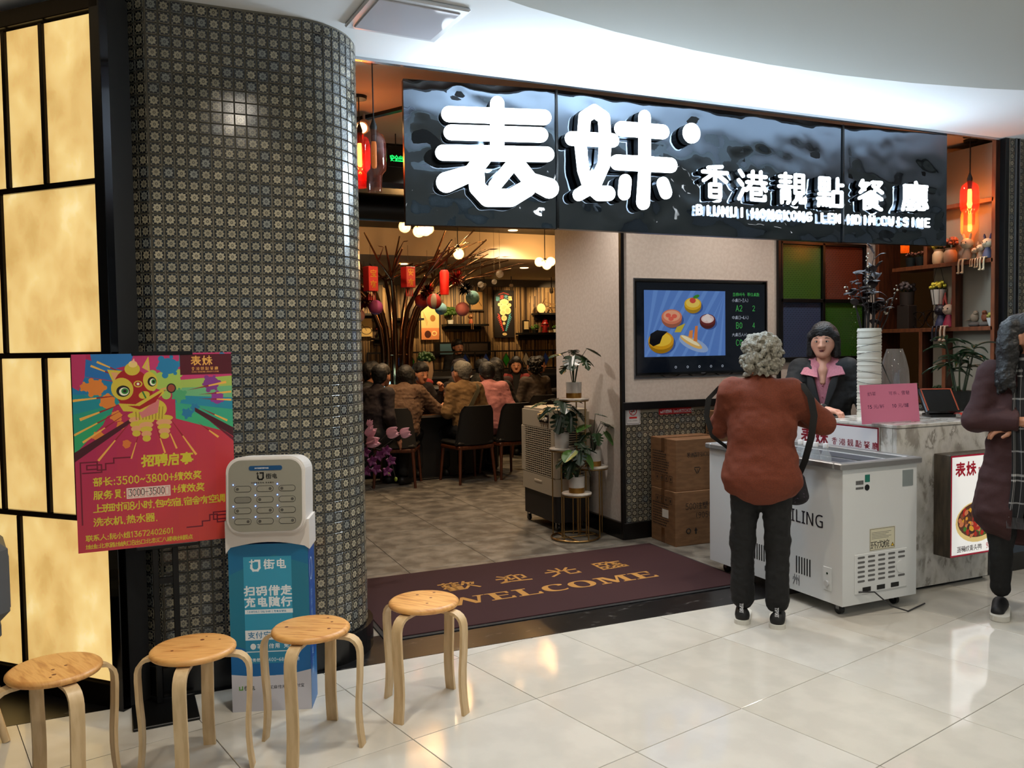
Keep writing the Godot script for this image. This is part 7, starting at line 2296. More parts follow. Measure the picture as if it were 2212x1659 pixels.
func counter() -> void:
	var t := thing("reception_counter", "grey-veined white marble reception counter", "counter", Vector3(4.035, 0, -3.58))
	var m := marble()
	piece("front_slab", Vector3(0.0, 0.02, -0.03), Vector3(0.79, 0.985, 0.0), m, t, 0.002)
	piece("end_slab", Vector3(0.0, 0.02, -0.85), Vector3(0.025, 0.985, -0.031), m, t, 0.002)
	piece("worktop", Vector3(-0.006, 0.985, -0.66), Vector3(1.75, 1.005, 0.006), m, t, 0.003)
	piece("carcass", Vector3(0.03, 0.02, -0.55), Vector3(0.78, 0.98, -0.031), mt("dark panel", Color(0.05, 0.05, 0.055), 0.5), t)
	piece("plinth", Vector3(0.02, 0.0, -0.8), Vector3(0.78, 0.02, -0.03), mt("stand black", Color(0.025, 0.025, 0.027), 0.4, 0.3), t)
	# shop board on the end of the counter
	var p := Paint.new(900, 620, Color(0.83, 0.82, 0.83))
	var red := Color(0.45, 0.05, 0.12)
	for q in [[0, 0, 900, 14], [0, 0, 14, 620], [886, 0, 14, 620]]:
		p.rect(q[0], q[1], q[2], q[3], red)
	write(p, "表妹", 96, 70, 128, 0.14, red, 0.26)
	p.oval(Vector2(412, 92), Vector2(10, 10), Color(0.5, 0.3, 0.32))
	write(p, "香港靚點餐廳", 430, 128, 60, 0.10, red, 0.36)
	write(p, "BIUMUI HONGKONG LENHDIM CUISINE", 430, 206, 20, 0.14, red, 0.22)
	p.oval(Vector2(470, 160), Vector2(3, 3), red)
	for q in [[380, 240, 60], [520, 262, 80], [660, 250, 60]]:
		p.line([Vector2(q[0], q[1] + 30), Vector2(q[0] + q[2] / 2, q[1]), Vector2(q[0] + q[2], q[1] + 30)], 3, Color(0.70, 0.69, 0.72))
	p.rect(76, 310, 740, 310, red)
	p.rect(86, 320, 720, 300, Color(0.52, 0.36, 0.26))
	p.oval(Vector2(420, 520), Vector2(280, 150), Color(0.62, 0.44, 0.30))
	var board := thing("menu_board", "white menu board with dark red shop lettering on the end of the counter", "sign", Vector3(4.028, 0.76, -4.06))
	piece("panel", Vector3(-0.004, -0.22, -0.36), Vector3(0.004, 0.222, 0.36), mt("foam board", Color(0.78, 0.76, 0.72), 0.7), board, 0.001)
	var b := B.new()
	b.quad(Vector3(-0.0046, -0.22, -0.36), Vector3(-0.0046, -0.22, 0.36), Vector3(-0.0046, 0.222, 0.36), Vector3(-0.0046, 0.222, -0.36), Vector2(0, 1), Vector2(1, 0))
	obj("print", b.mesh(print_mat("board print", p, 0.3)), board)
	# pink price card
	var c := Paint.new(640, 440, Color(0.80, 0.47, 0.58))
	var ink := Color(0.20, 0.10, 0.22)
	write(c, "奶茶", 70, 76, 46, 0.07, ink, 0.06)
	write(c, "可乐、雪碧", 310, 76, 46, 0.07, ink, 0.08)
	write(c, "15", 60, 232, 42, 0.14, ink, 0.1)
	write(c, "元/杯", 128, 228, 48, 0.07, ink, 0.02)
	write(c, "10", 340, 232, 42, 0.14, ink, 0.1)
	write(c, "元/罐", 410, 228, 48, 0.07, ink, 0.02)
	var card := thing("price_card", "pink laminated price card standing on the marble counter", "card", Vector3(4.125, 1.006, -3.70), deg_to_rad(-4))
	var lean := Transform3D(Basis(Vector3.RIGHT, deg_to_rad(-6)), Vector3.ZERO)
	var cb := B.new()
	cb.xf = lean
	cb.box(Vector3(0, 0.117, 0), Vector3(0.44, 0.234, 0.003))
	obj("sleeve", cb.mesh(mt("card pink", Color(0.80, 0.47, 0.58), 0.2)), card)
	var cq := B.new()
	cq.xf = lean
	cq.quad(Vector3(-0.212, 0.008, 0.0022), Vector3(0.212, 0.008, 0.0022), Vector3(0.212, 0.228, 0.0022), Vector3(-0.212, 0.228, 0.0022), Vector2(0, 1), Vector2(1, 0))
	obj("print", cq.mesh(print_mat("price print", c, 0.15)), card)
	var ft := B.new()
	ft.box(Vector3(0, 0.004, -0.03), Vector3(0.3, 0.008, 0.07), 0.002)
	obj("foot", ft.mesh(glass("acrylic", Color(0.85, 0.85, 0.88), 0.3)), card)
	# menu light box on the counter front
	var k := Paint.new(640, 830, Color(0.93, 0.93, 0.92))
	for q in [[0, 0, 640, 14], [0, 816, 640, 14], [0, 0, 14, 830], [626, 0, 14, 830]]:
		k.rect(q[0], q[1], q[2], q[3], Color(0.55, 0.05, 0.16))
	write(k, "表妹", 60, 60, 110, 0.15, Color(0.55, 0.07, 0.14), 0.2)
	write(k, "香港靚點餐廳", 330, 110, 38, 0.10, Color(0.55, 0.07, 0.14), 0.2)
	k.oval(Vector2(330, 560), Vector2(270, 170), Color(0.82, 0.72, 0.46))
	k.oval(Vector2(330, 545), Vector2(245, 145), Color(0.30, 0.16, 0.09))
	var g := RandomNumberGenerator.new()
	g.seed = 5
	for i in 70:
		var a := g.randf() * TAU
		var r := sqrt(g.randf())
		k.oval(Vector2(330 + cos(a) * r * 220, 545 + sin(a) * r * 125), Vector2(g.randf_range(14, 40), g.randf_range(10, 22)), [Color(0.46, 0.24, 0.12), Color(0.62, 0.12, 0.08), Color(0.78, 0.56, 0.16), Color(0.22, 0.42, 0.12), Color(0.20, 0.10, 0.06), Color(0.72, 0.42, 0.26)][i % 6], g.randf() * 3.0)
	write(k, "莲藕炆青头鸭", 80, 748, 50, 0.09, Color(0.12, 0.06, 0.06), 0.02)
	write(k, "98元", 440, 748, 48, 0.11, Color(0.62, 0.08, 0.10), 0.04)
	var lb := thing("menu_light_box", "lit menu light box with a stew picture and wooden sides on the counter", "light box", Vector3(4.56, 0.515, -3.575))
	piece("frame", Vector3(-0.225, -0.305, 0.0), Vector3(0.225, 0.305, 0.115), wood("grey wood", Color(0.22, 0.19, 0.16), Color(0.32, 0.28, 0.23), 0.5, Vector3(6, 1, 6)), lb, 0.003)
	var lq := B.new()
	lq.quad(Vector3(-0.222, -0.302, 0.1156), Vector3(0.222, -0.302, 0.1156), Vector3(0.222, 0.302, 0.1156), Vector3(-0.222, 0.302, 0.1156), Vector2(0, 1), Vector2(1, 0))
	obj("print", lq.mesh(print_mat("menu print", k, 0.25, 0.55)), lb)
	light_panel(Vector3(4.56, 0.515, -3.44), Vector3(4.56, 0.515, 0), Vector2(0.44, 0.6), Color(0.95, 0.95, 1.0), 0.05)
	# dark glass-fronted fridge beside the counter
	var fr := thing("display_fridge", "black glass-fronted under-counter fridge beside the marble counter", "fridge", Vector3(4.84, 0, -3.62))
	piece("case", Vector3(0.0, 0.0, -0.6), Vector3(0.9, 0.98, 0.0), mt("fridge black", Color(0.02, 0.02, 0.022), 0.3), fr, 0.006)
	piece("door_glass", Vector3(0.05, 0.12, 0.0), Vector3(0.85, 0.9, 0.006), mt("fridge glass", Color(0.16, 0.22, 0.28), 0.06), fr, 0.002)
	piece("handle", Vector3(0.43, 0.35, 0.006), Vector3(0.45, 0.7, 0.03), mt("silver", Color(0.75, 0.75, 0.77), 0.3, 1.0), fr, 0.004)


func counter_decor() -> void:
	# tall white vase wound with thread, holding dark branches
	var v := thing("tall_vase", "tall white thread-wound vase with dark dried branches on the counter", "vase", Vector3(4.37, 1.006, -4.10))
	var b := B.new()
	var prof := []
	prof.append(Vector2(0, 0))
	for k in 58:
		var y := k * 0.01
		prof.append(Vector2(0.074 + (0.0022 if k % 2 == 0 else -0.0012) + 0.001 * sin(k * 1.7), y))
	prof.append(Vector2(0.072, 0.578))
	prof.append(Vector2(0.064, 0.578))
	prof.append(Vector2(0.062, 0.45))
	prof.append(Vector2(0.0, 0.45))
	b.lathe(prof, 28)
	obj("vase_body", b.mesh(mt("thread white", Color(0.74, 0.74, 0.70), 0.75)), v)
	var th := B.new()
	for k in 9:
		var pts := []
		for i in 14:
			var a := TAU * i / 13.0
			pts.append(Vector3(cos(a) * 0.0775, 0.05 + k * 0.06 + 0.016 * sin(a + k), sin(a) * 0.0775))
		th.tube(pts, [0.0012], 4)
	obj("dark_thread", th.mesh(mt("thread dark", Color(0.12, 0.12, 0.11), 0.8)), v)
	var g := RandomNumberGenerator.new()
	g.seed = 11
	var br := B.new()
	var beads := B.new()
	var twig := mt("branch brown", Color(0.07, 0.045, 0.04), 0.7)
	var leafm := mt("dry leaf", Color(0.10, 0.045, 0.035), 0.6)
	for k in 14:
		var a := g.randf() * TAU
		var out := g.randf_range(0.03, 0.2)
		var top := g.randf_range(0.72, 1.02)
		if k < 4:
			out = g.randf_range(0.02, 0.09)
			top = g.randf_range(0.95, 1.08)
		var p0 := Vector3(cos(a) * 0.03, 0.46, sin(a) * 0.03)
		var p3 := Vector3(cos(a) * out, top, sin(a) * out)
		var p1 := p0.lerp(p3, 0.35) + Vector3(g.randf_range(-0.02, 0.02), 0.04, g.randf_range(-0.02, 0.02))
		var p2 := p0.lerp(p3, 0.7) + Vector3(g.randf_range(-0.02, 0.02), 0.02, g.randf_range(-0.02, 0.02))
		br.tube([p0, p1, p2, p3], [0.005, 0.004, 0.003, 0.0015], 6)
		for j in 9:
			var f := g.randf_range(0.3, 1.0)
			var q := p1.lerp(p3, f)
			if k % 3 == 0:
				beads.ball(q + Vector3(g.randf_range(-0.02, 0.02), 0, g.randf_range(-0.02, 0.02)), Vector3.ONE * g.randf_range(0.004, 0.008), 7, 5)
			else:
				var l := B.new()
				var dir := Vector3(g.randf_range(-1, 1), g.randf_range(-0.4, 0.8), g.randf_range(-1, 1)).normalized()
				var sd := dir.cross(Vector3.UP).normalized()
				var sz := g.randf_range(0.045, 0.085)
				l.grid(4, 5, func(u, w): return q + dir * sz * w + sd * (u - 0.5) * sz * 0.9 * sin(PI * pow(w, 0.8)) + Vector3.UP * sz * (0.2 * sin(w * 3.0) - 0.3 * pow(u - 0.5, 2)))
				if j < 8:
					obj("leaf", l.mesh(leafm), v)
	obj("branches", br.mesh(twig), v)
	var bd := obj("white_berries", beads.mesh(mt("berry cream", Color(0.70, 0.66, 0.58), 0.5)), v)
	bd.set_meta("kind", "stuff")
	# clear glass dome
	var c := thing("glass_dome", "clear egg-shaped glass dome next to the tall white vase", "glass dome", Vector3(4.62, 1.006, -4.12))
	var gb := B.new()
	gb.lathe([Vector2(0.06, 0.0), Vector2(0.085, 0.1), Vector2(0.095, 0.2), Vector2(0.088, 0.3), Vector2(0.07, 0.38), Vector2(0.05, 0.44)], 30)
	obj("dome", gb.mesh(glass("clear glass", Color(0.8, 0.78, 0.76), 0.14)), c)
	var fb := B.new()
	fb.tube([Vector3(0, 0.0, 0), Vector3(-0.01, 0.15, 0.01), Vector3(0.015, 0.28, 0)], [0.006, 0.02, 0.006], 8)
	fb.tube([Vector3(0, 0.1, 0), Vector3(0.03, 0.2, 0.0), Vector3(0.04, 0.3, 0)], [0.004, 0.02, 0.002], 8, 0.4)
	obj("dried_flower", fb.mesh(mt("dried blue grey", Color(0.34, 0.36, 0.40), 0.7)), c)
	var st := B.new()
	st.cyl(Vector3(-0.17, 0.40, 0.02), Vector3(-0.03, 0.2, 0.0), 0.004, 8)
	obj("stick", st.mesh(mt("print black", Color(0.03, 0.03, 0.03), 0.5)), c)
	# dracaena
	var p := thing("dracaena_plant", "dark green long-leaved plant in a black pot on the counter", "potted plant", Vector3(5.22, 1.006, -4.1))
	var pb := B.new()
	pb.lathe([Vector2(0, 0), Vector2(0.06, 0.0), Vector2(0.08, 0.14), Vector2(0.072, 0.14), Vector2(0.0, 0.12)], 24)
	obj("pot", pb.mesh(mt("stand black", Color(0.025, 0.025, 0.027), 0.4, 0.3)), p)
	var green := mt("dracaena green", Color(0.055, 0.15, 0.075), 0.28)
	green.backlight_enabled = true
	green.backlight = Color(0.05, 0.12, 0.05)
	for s in 5:
		var a0 := TAU * s / 5.0
		var h0 := [0.22, 0.3, 0.26, 0.36, 0.18][s] as float
		var foot := Vector3(cos(a0) * 0.03, 0.12, sin(a0) * 0.03)
		var head := Vector3(cos(a0) * 0.09, 0.12 + h0, sin(a0) * 0.09)
		var sb := B.new()
		sb.tube([foot, head], [0.006, 0.005], 7)
		obj("stem", sb.mesh(mt("stem green", Color(0.10, 0.17, 0.07), 0.5)), p)
		for k in 9:
			var a := a0 + TAU * k / 9.0 + g.randf() * 0.5
			var ln := g.randf_range(0.14, 0.24)
			var dir := Vector3(cos(a), g.randf_range(0.1, 0.9), sin(a)).normalized()
			var sd := dir.cross(Vector3.UP).normalized()
			var at := head + Vector3.UP * (k * 0.008 - 0.04)
			var l := B.new()
			l.grid(4, 8, func(u, w): return at + dir * ln * w + sd * (u - 0.5) * 0.036 * sin(PI * pow(w, 0.6)) + Vector3.DOWN * (ln * 0.55 * w * w + 0.01 * (1.0 - absf(u - 0.5) * 2.0)))
			obj("leaf", l.mesh(green), p)
	# payment terminal
	var t := thing("payment_terminal", "black tilted payment terminal with an orange edge on the counter", "terminal", Vector3(4.72, 1.006, -3.86), deg_to_rad(-25))
	var tb := B.new()
	tb.xf = Transform3D(Basis(Vector3.RIGHT, deg_to_rad(-40)), Vector3(0, 0.10, 0))
	tb.box(Vector3(0, 0, 0), Vector3(0.22, 0.2, 0.03), 0.008)
	obj("tablet", tb.mesh(mt("tv black", Color(0.012, 0.012, 0.014), 0.2)), t)
	var oe := B.new()
	oe.xf = tb.xf
	for q in [[0, 0.085, 0.2, 0.008], [-0.096, 0, 0.008, 0.17], [0.096, 0, 0.008, 0.17]]:
		oe.box(Vector3(q[0], q[1], 0.0155), Vector3(q[2], q[3], 0.003))
	obj("orange_edge", oe.mesh(mt("edge orange", Color(0.55, 0.20, 0.06), 0.4)), t)
	piece("foot", Vector3(-0.08, 0.0, -0.06), Vector3(0.08, 0.02, 0.07), mt("tv black", Color(0.012, 0.012, 0.014), 0.2), t, 0.004)
	var nk := B.new()
	nk.cyl(Vector3(0, 0.015, -0.02), Vector3(0, 0.1, -0.02), 0.02, 12)
	obj("neck", nk.mesh(mt("tv black", Color(0.012, 0.012, 0.014), 0.2)), t)
	var tk := thing("ticket_strip", "bright red printed strip lying at the payment terminal", "paper", Vector3(4.70, 1.006, -3.66), deg_to_rad(-30))
	var kb := B.new()
	kb.grid(2, 8, func(u, w): return Vector3((u - 0.5) * 0.05, 0.006 + 0.03 * sin(w * 2.6), 0.06 - w * 0.16))
	obj("paper", kb.mesh(mt("ticket red", Color(0.62, 0.05, 0.06), 0.4)), tk)


func counter_things() -> void:
	chest_freezer()
	counter()
	counter_decor()


func dining_chair(label: String, at: Vector3, turn: float, cover: Color) -> void:
	# the sitter faces +z; the back is at -z
	var t := thing("dining_chair", label, "chair", at, turn, "upholstered dining chairs")
	var oak := wood("chair wood", Color(0.24, 0.11, 0.05), Color(0.33, 0.165, 0.08), 0.4, Vector3(8, 1.5, 8))
	var fab := mt("seat cover %s" % cover.to_html(), cover, 0.6)
	for sx in [-1.0, 1.0]:
		for sz in [-1.0, 1.0]:
			var b := B.new()
			b.tube([Vector3(0.225 * sx, 0.0, 0.235 * sz), Vector3(0.2 * sx, 0.36, 0.205 * sz), Vector3(0.195 * sx, 0.42, 0.2 * sz)], [0.014, 0.02, 0.026], 10)
			obj("leg", b.mesh(oak), t)
	piece("seat_frame", Vector3(-0.225, 0.375, -0.225), Vector3(0.225, 0.42, 0.225), oak, t, 0.012)
	piece("seat", Vector3(-0.225, 0.421, -0.22), Vector3(0.225, 0.47, 0.23), fab, t, 0.02)
	var b := B.new()
	for side in [-1.0, 1.0]:
		var z: float = 0.022 * side
		var f := func(u, v):
			var w: float = lerpf(0.235, 0.19, v) * (1.0 if v < 0.8 else sqrt(maxf(0.0, 1.0 - pow((v - 0.8) / 0.2, 2.0) * 0.35)))
			var x: float = (u - 0.5) * 2.0 * w * side
			return Vector3(x, 0.43 + v * 0.43, -0.215 - 0.06 * v + 0.16 * x * x / 0.05 * 0.3 + z)
		b.grid(10, 10, f)
	for q in [0.0, 1.0]:
		var g := func(u, v):
			var x: float = (u - 0.5) * 2.0 * (0.235 if q == 0.0 else 0.153)
			return Vector3(x, 0.43 + q * 0.43, -0.215 - 0.06 * q + 0.96 * x * x + (v - 0.5) * 0.044 * (-1.0 if q > 0 else 1.0))
		b.grid(10, 1, g)
	obj("backrest", b.mesh(fab), t)


func lantern(label: String, at: Vector3, r: float, c: Color, c2 := Color(0, 0, 0, 0)) -> void:
	var t := thing("paper_lantern", label, "lantern", at, 0.0, "round paper lanterns under the metal tree")
	for s in (1 if c2.a == 0.0 else 8):
		var b := B.new()
		var prof := []
		for k in 33:
			var a := -PI / 2 + 0.12 + (PI - 0.24) * k / 32.0
			prof.append(Vector2(cos(a) * r * (1.0 if k % 2 else 0.985), sin(a) * r))
		b.lathe(prof, 24 if c2.a == 0.0 else 4, TAU * s / 8.0, TAU if c2.a == 0.0 else TAU / 8.0)
		var col := c if s % 2 == 0 else c2
		var m := mt("paper %s" % col.to_html(), col, 0.7)
		m.backlight_enabled = true
		m.backlight = col * 0.4
		obj("shade" if c2.a == 0.0 else "gore", b.mesh(m), t)
	var w := B.new()
	w.cyl(Vector3(0, r * 0.95, 0), Vector3(0, r + 0.42, 0), 0.002, 5)
	obj("string", w.mesh(mt("dark wire", Color(0.08, 0.08, 0.08), 0.4, 0.6)), t)


func tinsel(label: String, at: Vector3, r: float, cols: Array, sd: int) -> void:
	var t := thing("tinsel_ball", label, "decoration", at, 0.0, "tinsel balls under the metal tree")
	var g := RandomNumberGenerator.new()
	g.seed = sd
	for i in cols.size():
		var b := B.new()
		for k in 60:
			var d := Vector3(g.randf_range(-1, 1), g.randf_range(-1, 1), g.randf_range(-1, 1)).normalized()
			var s := d.cross(Vector3(g.randf(), 1, g.randf())).normalized() * 0.009
			var e := d * r * g.randf_range(0.7, 1.0)
			b.tri(d * 0.02 - s, d * 0.02 + s, e * 0.7 + s * 1.5)
			b.tri(e * 0.7 + s * 1.5, e, d * 0.02 - s)
		obj("blades", b.mesh(mt("foil %s" % cols[i].to_html(), cols[i], 0.22, 0.85)), t).set_meta("kind", "stuff")
	var w := B.new()
	w.cyl(Vector3.ZERO, Vector3(0, r + 0.35, 0), 0.002, 5)
	obj("string", w.mesh(mt("dark wire", Color(0.08, 0.08, 0.08), 0.4, 0.6)), t)


func globe_lamp(label: String, at: Vector3, spots: Array, ceiling: float, e: float) -> void:
	var t := thing("globe_chandelier", label, "lamp", at, 0.0, "clear globe bulb chandeliers")
	var rod := B.new()
	rod.cyl(Vector3(0, 0.02, 0), Vector3(0, ceiling - at.y, 0), 0.006, 8)
	rod.ball(Vector3.ZERO, Vector3.ONE * 0.025, 10, 8)
	var k := mt("lamp black", Color(0.02, 0.02, 0.02), 0.4)
	for s in spots:
		rod.cyl(Vector3.ZERO, s * 0.55, 0.006, 6)
	obj("frame", rod.mesh(k), t)
	for s in spots:
		var g := B.new()
		g.ball(s, Vector3.ONE * 0.062, 18, 12)
		obj("globe", g.mesh(glass("globe glass", Color(0.95, 0.9, 0.85), 0.1)), t)
		var b := B.new()
		b.ball(s, Vector3(0.026, 0.034, 0.026), 12, 8)
		obj("bulb", b.mesh(glow("globe bulb", Color(1.0, 0.82, 0.58), 8.0)), t)
		omni(s, Color(1.0, 0.76, 0.46), e, 0.025, t)


func metal_tree() -> void:
	var t := thing("metal_tree", "large bronze tube tree with spreading branches in the dining room", "tree sculpture", Vector3(2.96, 1.001, -10.3))
	var m := mt("bronze tube", Color(0.52, 0.38, 0.27), 0.25, 1.0)
	var g := RandomNumberGenerator.new()
	g.seed = 19
	for k in 11:
		var a := TAU * k / 11.0 + 0.2
		var d := Vector3(cos(a), 0, sin(a))
		var spread := g.randf_range(0.85, 1.25)
		var top := d * 0.62 * spread + Vector3.UP * g.randf_range(2.28, 2.42)
		var b := B.new()
		b.tube([d * 0.17 + Vector3.UP * 1.001, d * 0.17 + Vector3.UP * 1.2, d * 0.175 + Vector3.UP * 1.5, d * 0.21 + Vector3.UP * 1.75, d * 0.3 + Vector3.UP * 1.98, d * 0.43 * spread + Vector3.UP * 2.17, top], [0.03, 0.03, 0.03, 0.03, 0.028, 0.026, 0.022], 12)
		var pipe := obj("trunk_pipe", b.mesh(m), t, Vector3.DOWN)
		for j in 6:
			var y := (d + Vector3(g.randf_range(-0.9, 0.9), 0, g.randf_range(-0.9, 0.9))).normalized()
			var e := top + y * g.randf_range(0.25, 0.85) + Vector3.UP * g.randf_range(0.05, 0.5)
			e.y = minf(e.y, 2.64 if e.z < 0.05 else 2.95)
			var br := B.new()
			var mid := top.lerp(e, 0.5) + Vector3(0, g.randf_range(-0.05, 0.05), 0)
			br.tube([top, mid, e], [0.016, 0.013, 0.008], 7)
			if j % 2 == 0:
				var f := mid + (y + Vector3(g.randf_range(-0.6, 0.6), 0.4, g.randf_range(-0.6, 0.6))) * 0.3
				f.y = minf(f.y, 2.64 if f.z < 0.05 else 2.95)
				br.tube([mid, f], [0.010, 0.004], 6)
				# flat metal leaf at the tip
				br.tube([f, f + y * 0.07, f + y * 0.16], [0.003, 0.024, 0.001], 6, 0.2)
			obj("branch", br.mesh(m), pipe)
	var hoop := B.new()
	ring(hoop, Vector3(0, 1.42, 0), 0.17, 0.008, Vector3.UP, 30)
	obj("hoop", hoop.mesh(m), t, Vector3.DOWN)


func wall_shelf(label: String, x0: float, x1: float, y: float) -> void:
	var t := thing("wall_shelf", label, "shelf", Vector3((x0 + x1) / 2, y, -13.72), 0.0, "black wall shelves")
	var m := mt("shelf black", Color(0.015, 0.015, 0.017), 0.5)
	piece("board", Vector3(-(x1 - x0) / 2, -0.035, 0.0), Vector3((x1 - x0) / 2, 0.0, 0.26), m, t, 0.003)
	piece("back_rail", Vector3(-(x1 - x0) / 2 + 0.05, -0.12, 0.0), Vector3((x1 - x0) / 2 - 0.05, -0.036, 0.02), m, t)


func set_cup(at: Vector3, r: float, hh: float, label: String) -> void:
	var t := thing("cup", label, "cup", at, 0.0, "white cups on the tables")
	var b := B.new()
	b.lathe([Vector2(0, 0), Vector2(r * 0.8, 0.0), Vector2(r, hh), Vector2(r * 0.92, hh), Vector2(r * 0.75, 0.01), Vector2(0, 0.01)], 18)
	obj("body", b.mesh(mt("china", Color(0.82, 0.79, 0.73), 0.25)), t)


func wall_print(called: String, label: String, x0: float, x1: float, y0: float, y1: float, p: Paint, key: String) -> void:
	var t := thing(called, label, "picture", Vector3((x0 + x1) / 2, (y0 + y1) / 2, -13.72))
	piece("panel", Vector3(-(x1 - x0) / 2, -(y1 - y0) / 2, -0.02), Vector3((x1 - x0) / 2, (y1 - y0) / 2, 0.02), mt("shelf black", Color(0.015, 0.015, 0.017), 0.5), t)
	var b := B.new()
	b.quad(Vector3(-(x1 - x0) / 2, -(y1 - y0) / 2, 0.0208), Vector3((x1 - x0) / 2, -(y1 - y0) / 2, 0.0208), Vector3((x1 - x0) / 2, (y1 - y0) / 2, 0.0208), Vector3(-(x1 - x0) / 2, (y1 - y0) / 2, 0.0208), Vector2(0, 1), Vector2(1, 0))
	obj("print", b.mesh(print_mat(key, p, 0.5)), t)


func dining_table(label: String, at: Vector3, s: Vector2) -> void:
	var t := thing("dining_table", label, "table", at)
	piece("tabletop", Vector3(-s.x / 2, 0.715, -s.y / 2), Vector3(s.x / 2, 0.75, s.y / 2), wood("table top", Color(0.36, 0.24, 0.15), Color(0.45, 0.31, 0.2), 0.18, Vector3(1, 6, 6)), t, 0.004)
	piece("edge_band", Vector3(-s.x / 2 - 0.004, 0.717, -s.y / 2 - 0.004), Vector3(s.x / 2 + 0.004, 0.742, s.y / 2 + 0.004), mt("brushed steel", Color(0.55, 0.55, 0.56), 0.3, 1.0), t)
	piece("pedestal", Vector3(-s.x * 0.3, 0.02, -0.08), Vector3(s.x * 0.3, 0.715, 0.08), mt("shelf black", Color(0.015, 0.015, 0.017), 0.5), t)
	piece("base", Vector3(-s.x * 0.36, 0.0, -0.2), Vector3(s.x * 0.36, 0.02, 0.2), mt("shelf black", Color(0.015, 0.015, 0.017), 0.5), t, 0.004)


func dining_things() -> void:
	var black := mt("booth black", Color(0.018, 0.018, 0.02), 0.35)
	metal_tree()
	for l in [["pale pink paper lantern under the right side branches", Vector3(3.58, 1.961, -9.57), 0.085, Color(0.72, 0.42, 0.42)], ["pale blue-green paper lantern beside the pink one", Vector3(3.695, 2.098, -9.52), 0.085, Color(0.38, 0.55, 0.54)], ["small pale blue lantern behind the striped lantern", Vector3(3.405, 1.979, -9.86), 0.075, Color(0.42, 0.60, 0.64)], ["dark red paper lantern touching the striped lantern", Vector3(3.13, 2.068, -9.76), 0.085, Color(0.50, 0.06, 0.05)], ["violet paper lantern beside the metal trunk", Vector3(2.52, 1.979, -9.6), 0.085, Color(0.50, 0.20, 0.42)], ["pale rose paper lantern next to the tiled column", Vector3(2.33, 1.89, -9.69), 0.08, Color(0.66, 0.48, 0.48)]]:
		lantern(l[0], l[1], l[2], l[3])
	lantern("red and silver striped paper lantern", Vector3(3.206, 2.049, -9.516), 0.092, Color(0.55, 0.10, 0.08), Color(0.50, 0.46, 0.42))
	tinsel("red and gold tinsel ball above the striped lantern", Vector3(3.16, 2.18, -9.62), 0.13, [Color(0.55, 0.04, 0.03), Color(0.40, 0.24, 0.08), Color(0.12, 0.04, 0.03)], 1)
	tinsel("red tinsel ball behind the long red lantern", Vector3(3.46, 2.32, -9.45), 0.13, [Color(0.50, 0.04, 0.03), Color(0.45, 0.12, 0.06)], 2)
	tinsel("black tinsel ball beside the long red lantern", Vector3(3.56, 2.20, -9.40), 0.12, [Color(0.03, 0.03, 0.035), Color(0.10, 0.06, 0.06)], 3)
	tinsel("red and gold tinsel ball next to the violet lantern", Vector3(2.44, 2.05, -9.8), 0.13, [Color(0.55, 0.04, 0.03), Color(0.5, 0.32, 0.1)], 4)
	var red := mt("festive red", Color(0.50, 0.03, 0.025), 0.5)
	var gold := mt("festive gold", Color(0.60, 0.42, 0.12), 0.4, 0.4)
	for q in [["long bright red paper lantern with fringed hem", Vector3(3.32, 2.271, -9.465), 0.055, 0.29, false], ["red box lantern with gold characters by the tiled column", Vector3(2.42, 2.29, -9.42), 0.062, 0.28, true], ["red box lantern with gold squares before the metal trunk", Vector3(2.87, 2.32, -9.45), 0.062, 0.24, true]]:
		var t := thing("hanging_lantern", q[0], "lantern", q[1], 0.3, "long red hanging lanterns")
		var b := B.new()
		if q[4]:
			b.box(Vector3.ZERO, Vector3(q[2] * 2, q[3], q[2] * 2), 0.004)
		else:
			b.lathe([Vector2(q[2] * 0.9, -q[3] / 2), Vector2(q[2], -q[3] * 0.3), Vector2(q[2], q[3] * 0.4), Vector2(q[2] * 0.7, q[3] / 2), Vector2(0.0, q[3] / 2)], 20)
		var o := obj("shade", b.mesh(red if q[4] else mt("bright red", Color(0.80, 0.08, 0.05), 0.6)), t)
		if q[4]:
			var w := B.new()
			ribbons(w, "宝" if q[3] > 0.25 else "安", Vector3(-0.04, 0.02, q[2] + 0.001), Vector3.RIGHT, Vector3.UP, 0.08, 0.12)
			ribbons(w, "有", Vector3(-0.04, -0.1, q[2] + 0.001), Vector3.RIGHT, Vector3.UP, 0.08, 0.12)
			obj("gold_print", w.mesh(gold), o)
			var ta := B.new()
			for k in 4:
				ta.tube([Vector3(-0.04 + k * 0.027, -q[3] / 2, 0.02), Vector3(-0.04 + k * 0.027, -q[3] / 2 - 0.1, 0.02)], [0.004, 0.009], 6)
			obj("tassel", ta.mesh(red), t)
		var st := B.new()
		st.cyl(Vector3(0, q[3] / 2, 0), Vector3(0, q[3] / 2 + 0.25, 0), 0.002, 5)
		obj("string", st.mesh(mt("dark wire", Color(0.08, 0.08, 0.08), 0.4, 0.6)), t)
	for q in [[Vector3(3.92, 2.36, -9.2), 0.045], [Vector3(3.71, 2.24, -9.29), 0.036], [Vector3(3.86, 2.27, -9.23), 0.032]]:
		var t := thing("glass_ball", "clear hanging glass ball at the end of the branches", "decoration", q[0], 0.0, "clear glass balls")
		var b := B.new()
		b.ball(Vector3.ZERO, Vector3.ONE * q[1], 18, 12)
		obj("ball", b.mesh(glass("clear glass", Color(0.8, 0.78, 0.76), 0.14)), t)
		var st := B.new()
		st.cyl(Vector3(0, q[1], 0), Vector3(0, 3.02 - q[0].y, 0), 0.0015, 4)
		obj("string", st.mesh(mt("dark wire", Color(0.08, 0.08, 0.08), 0.4, 0.6)), t)
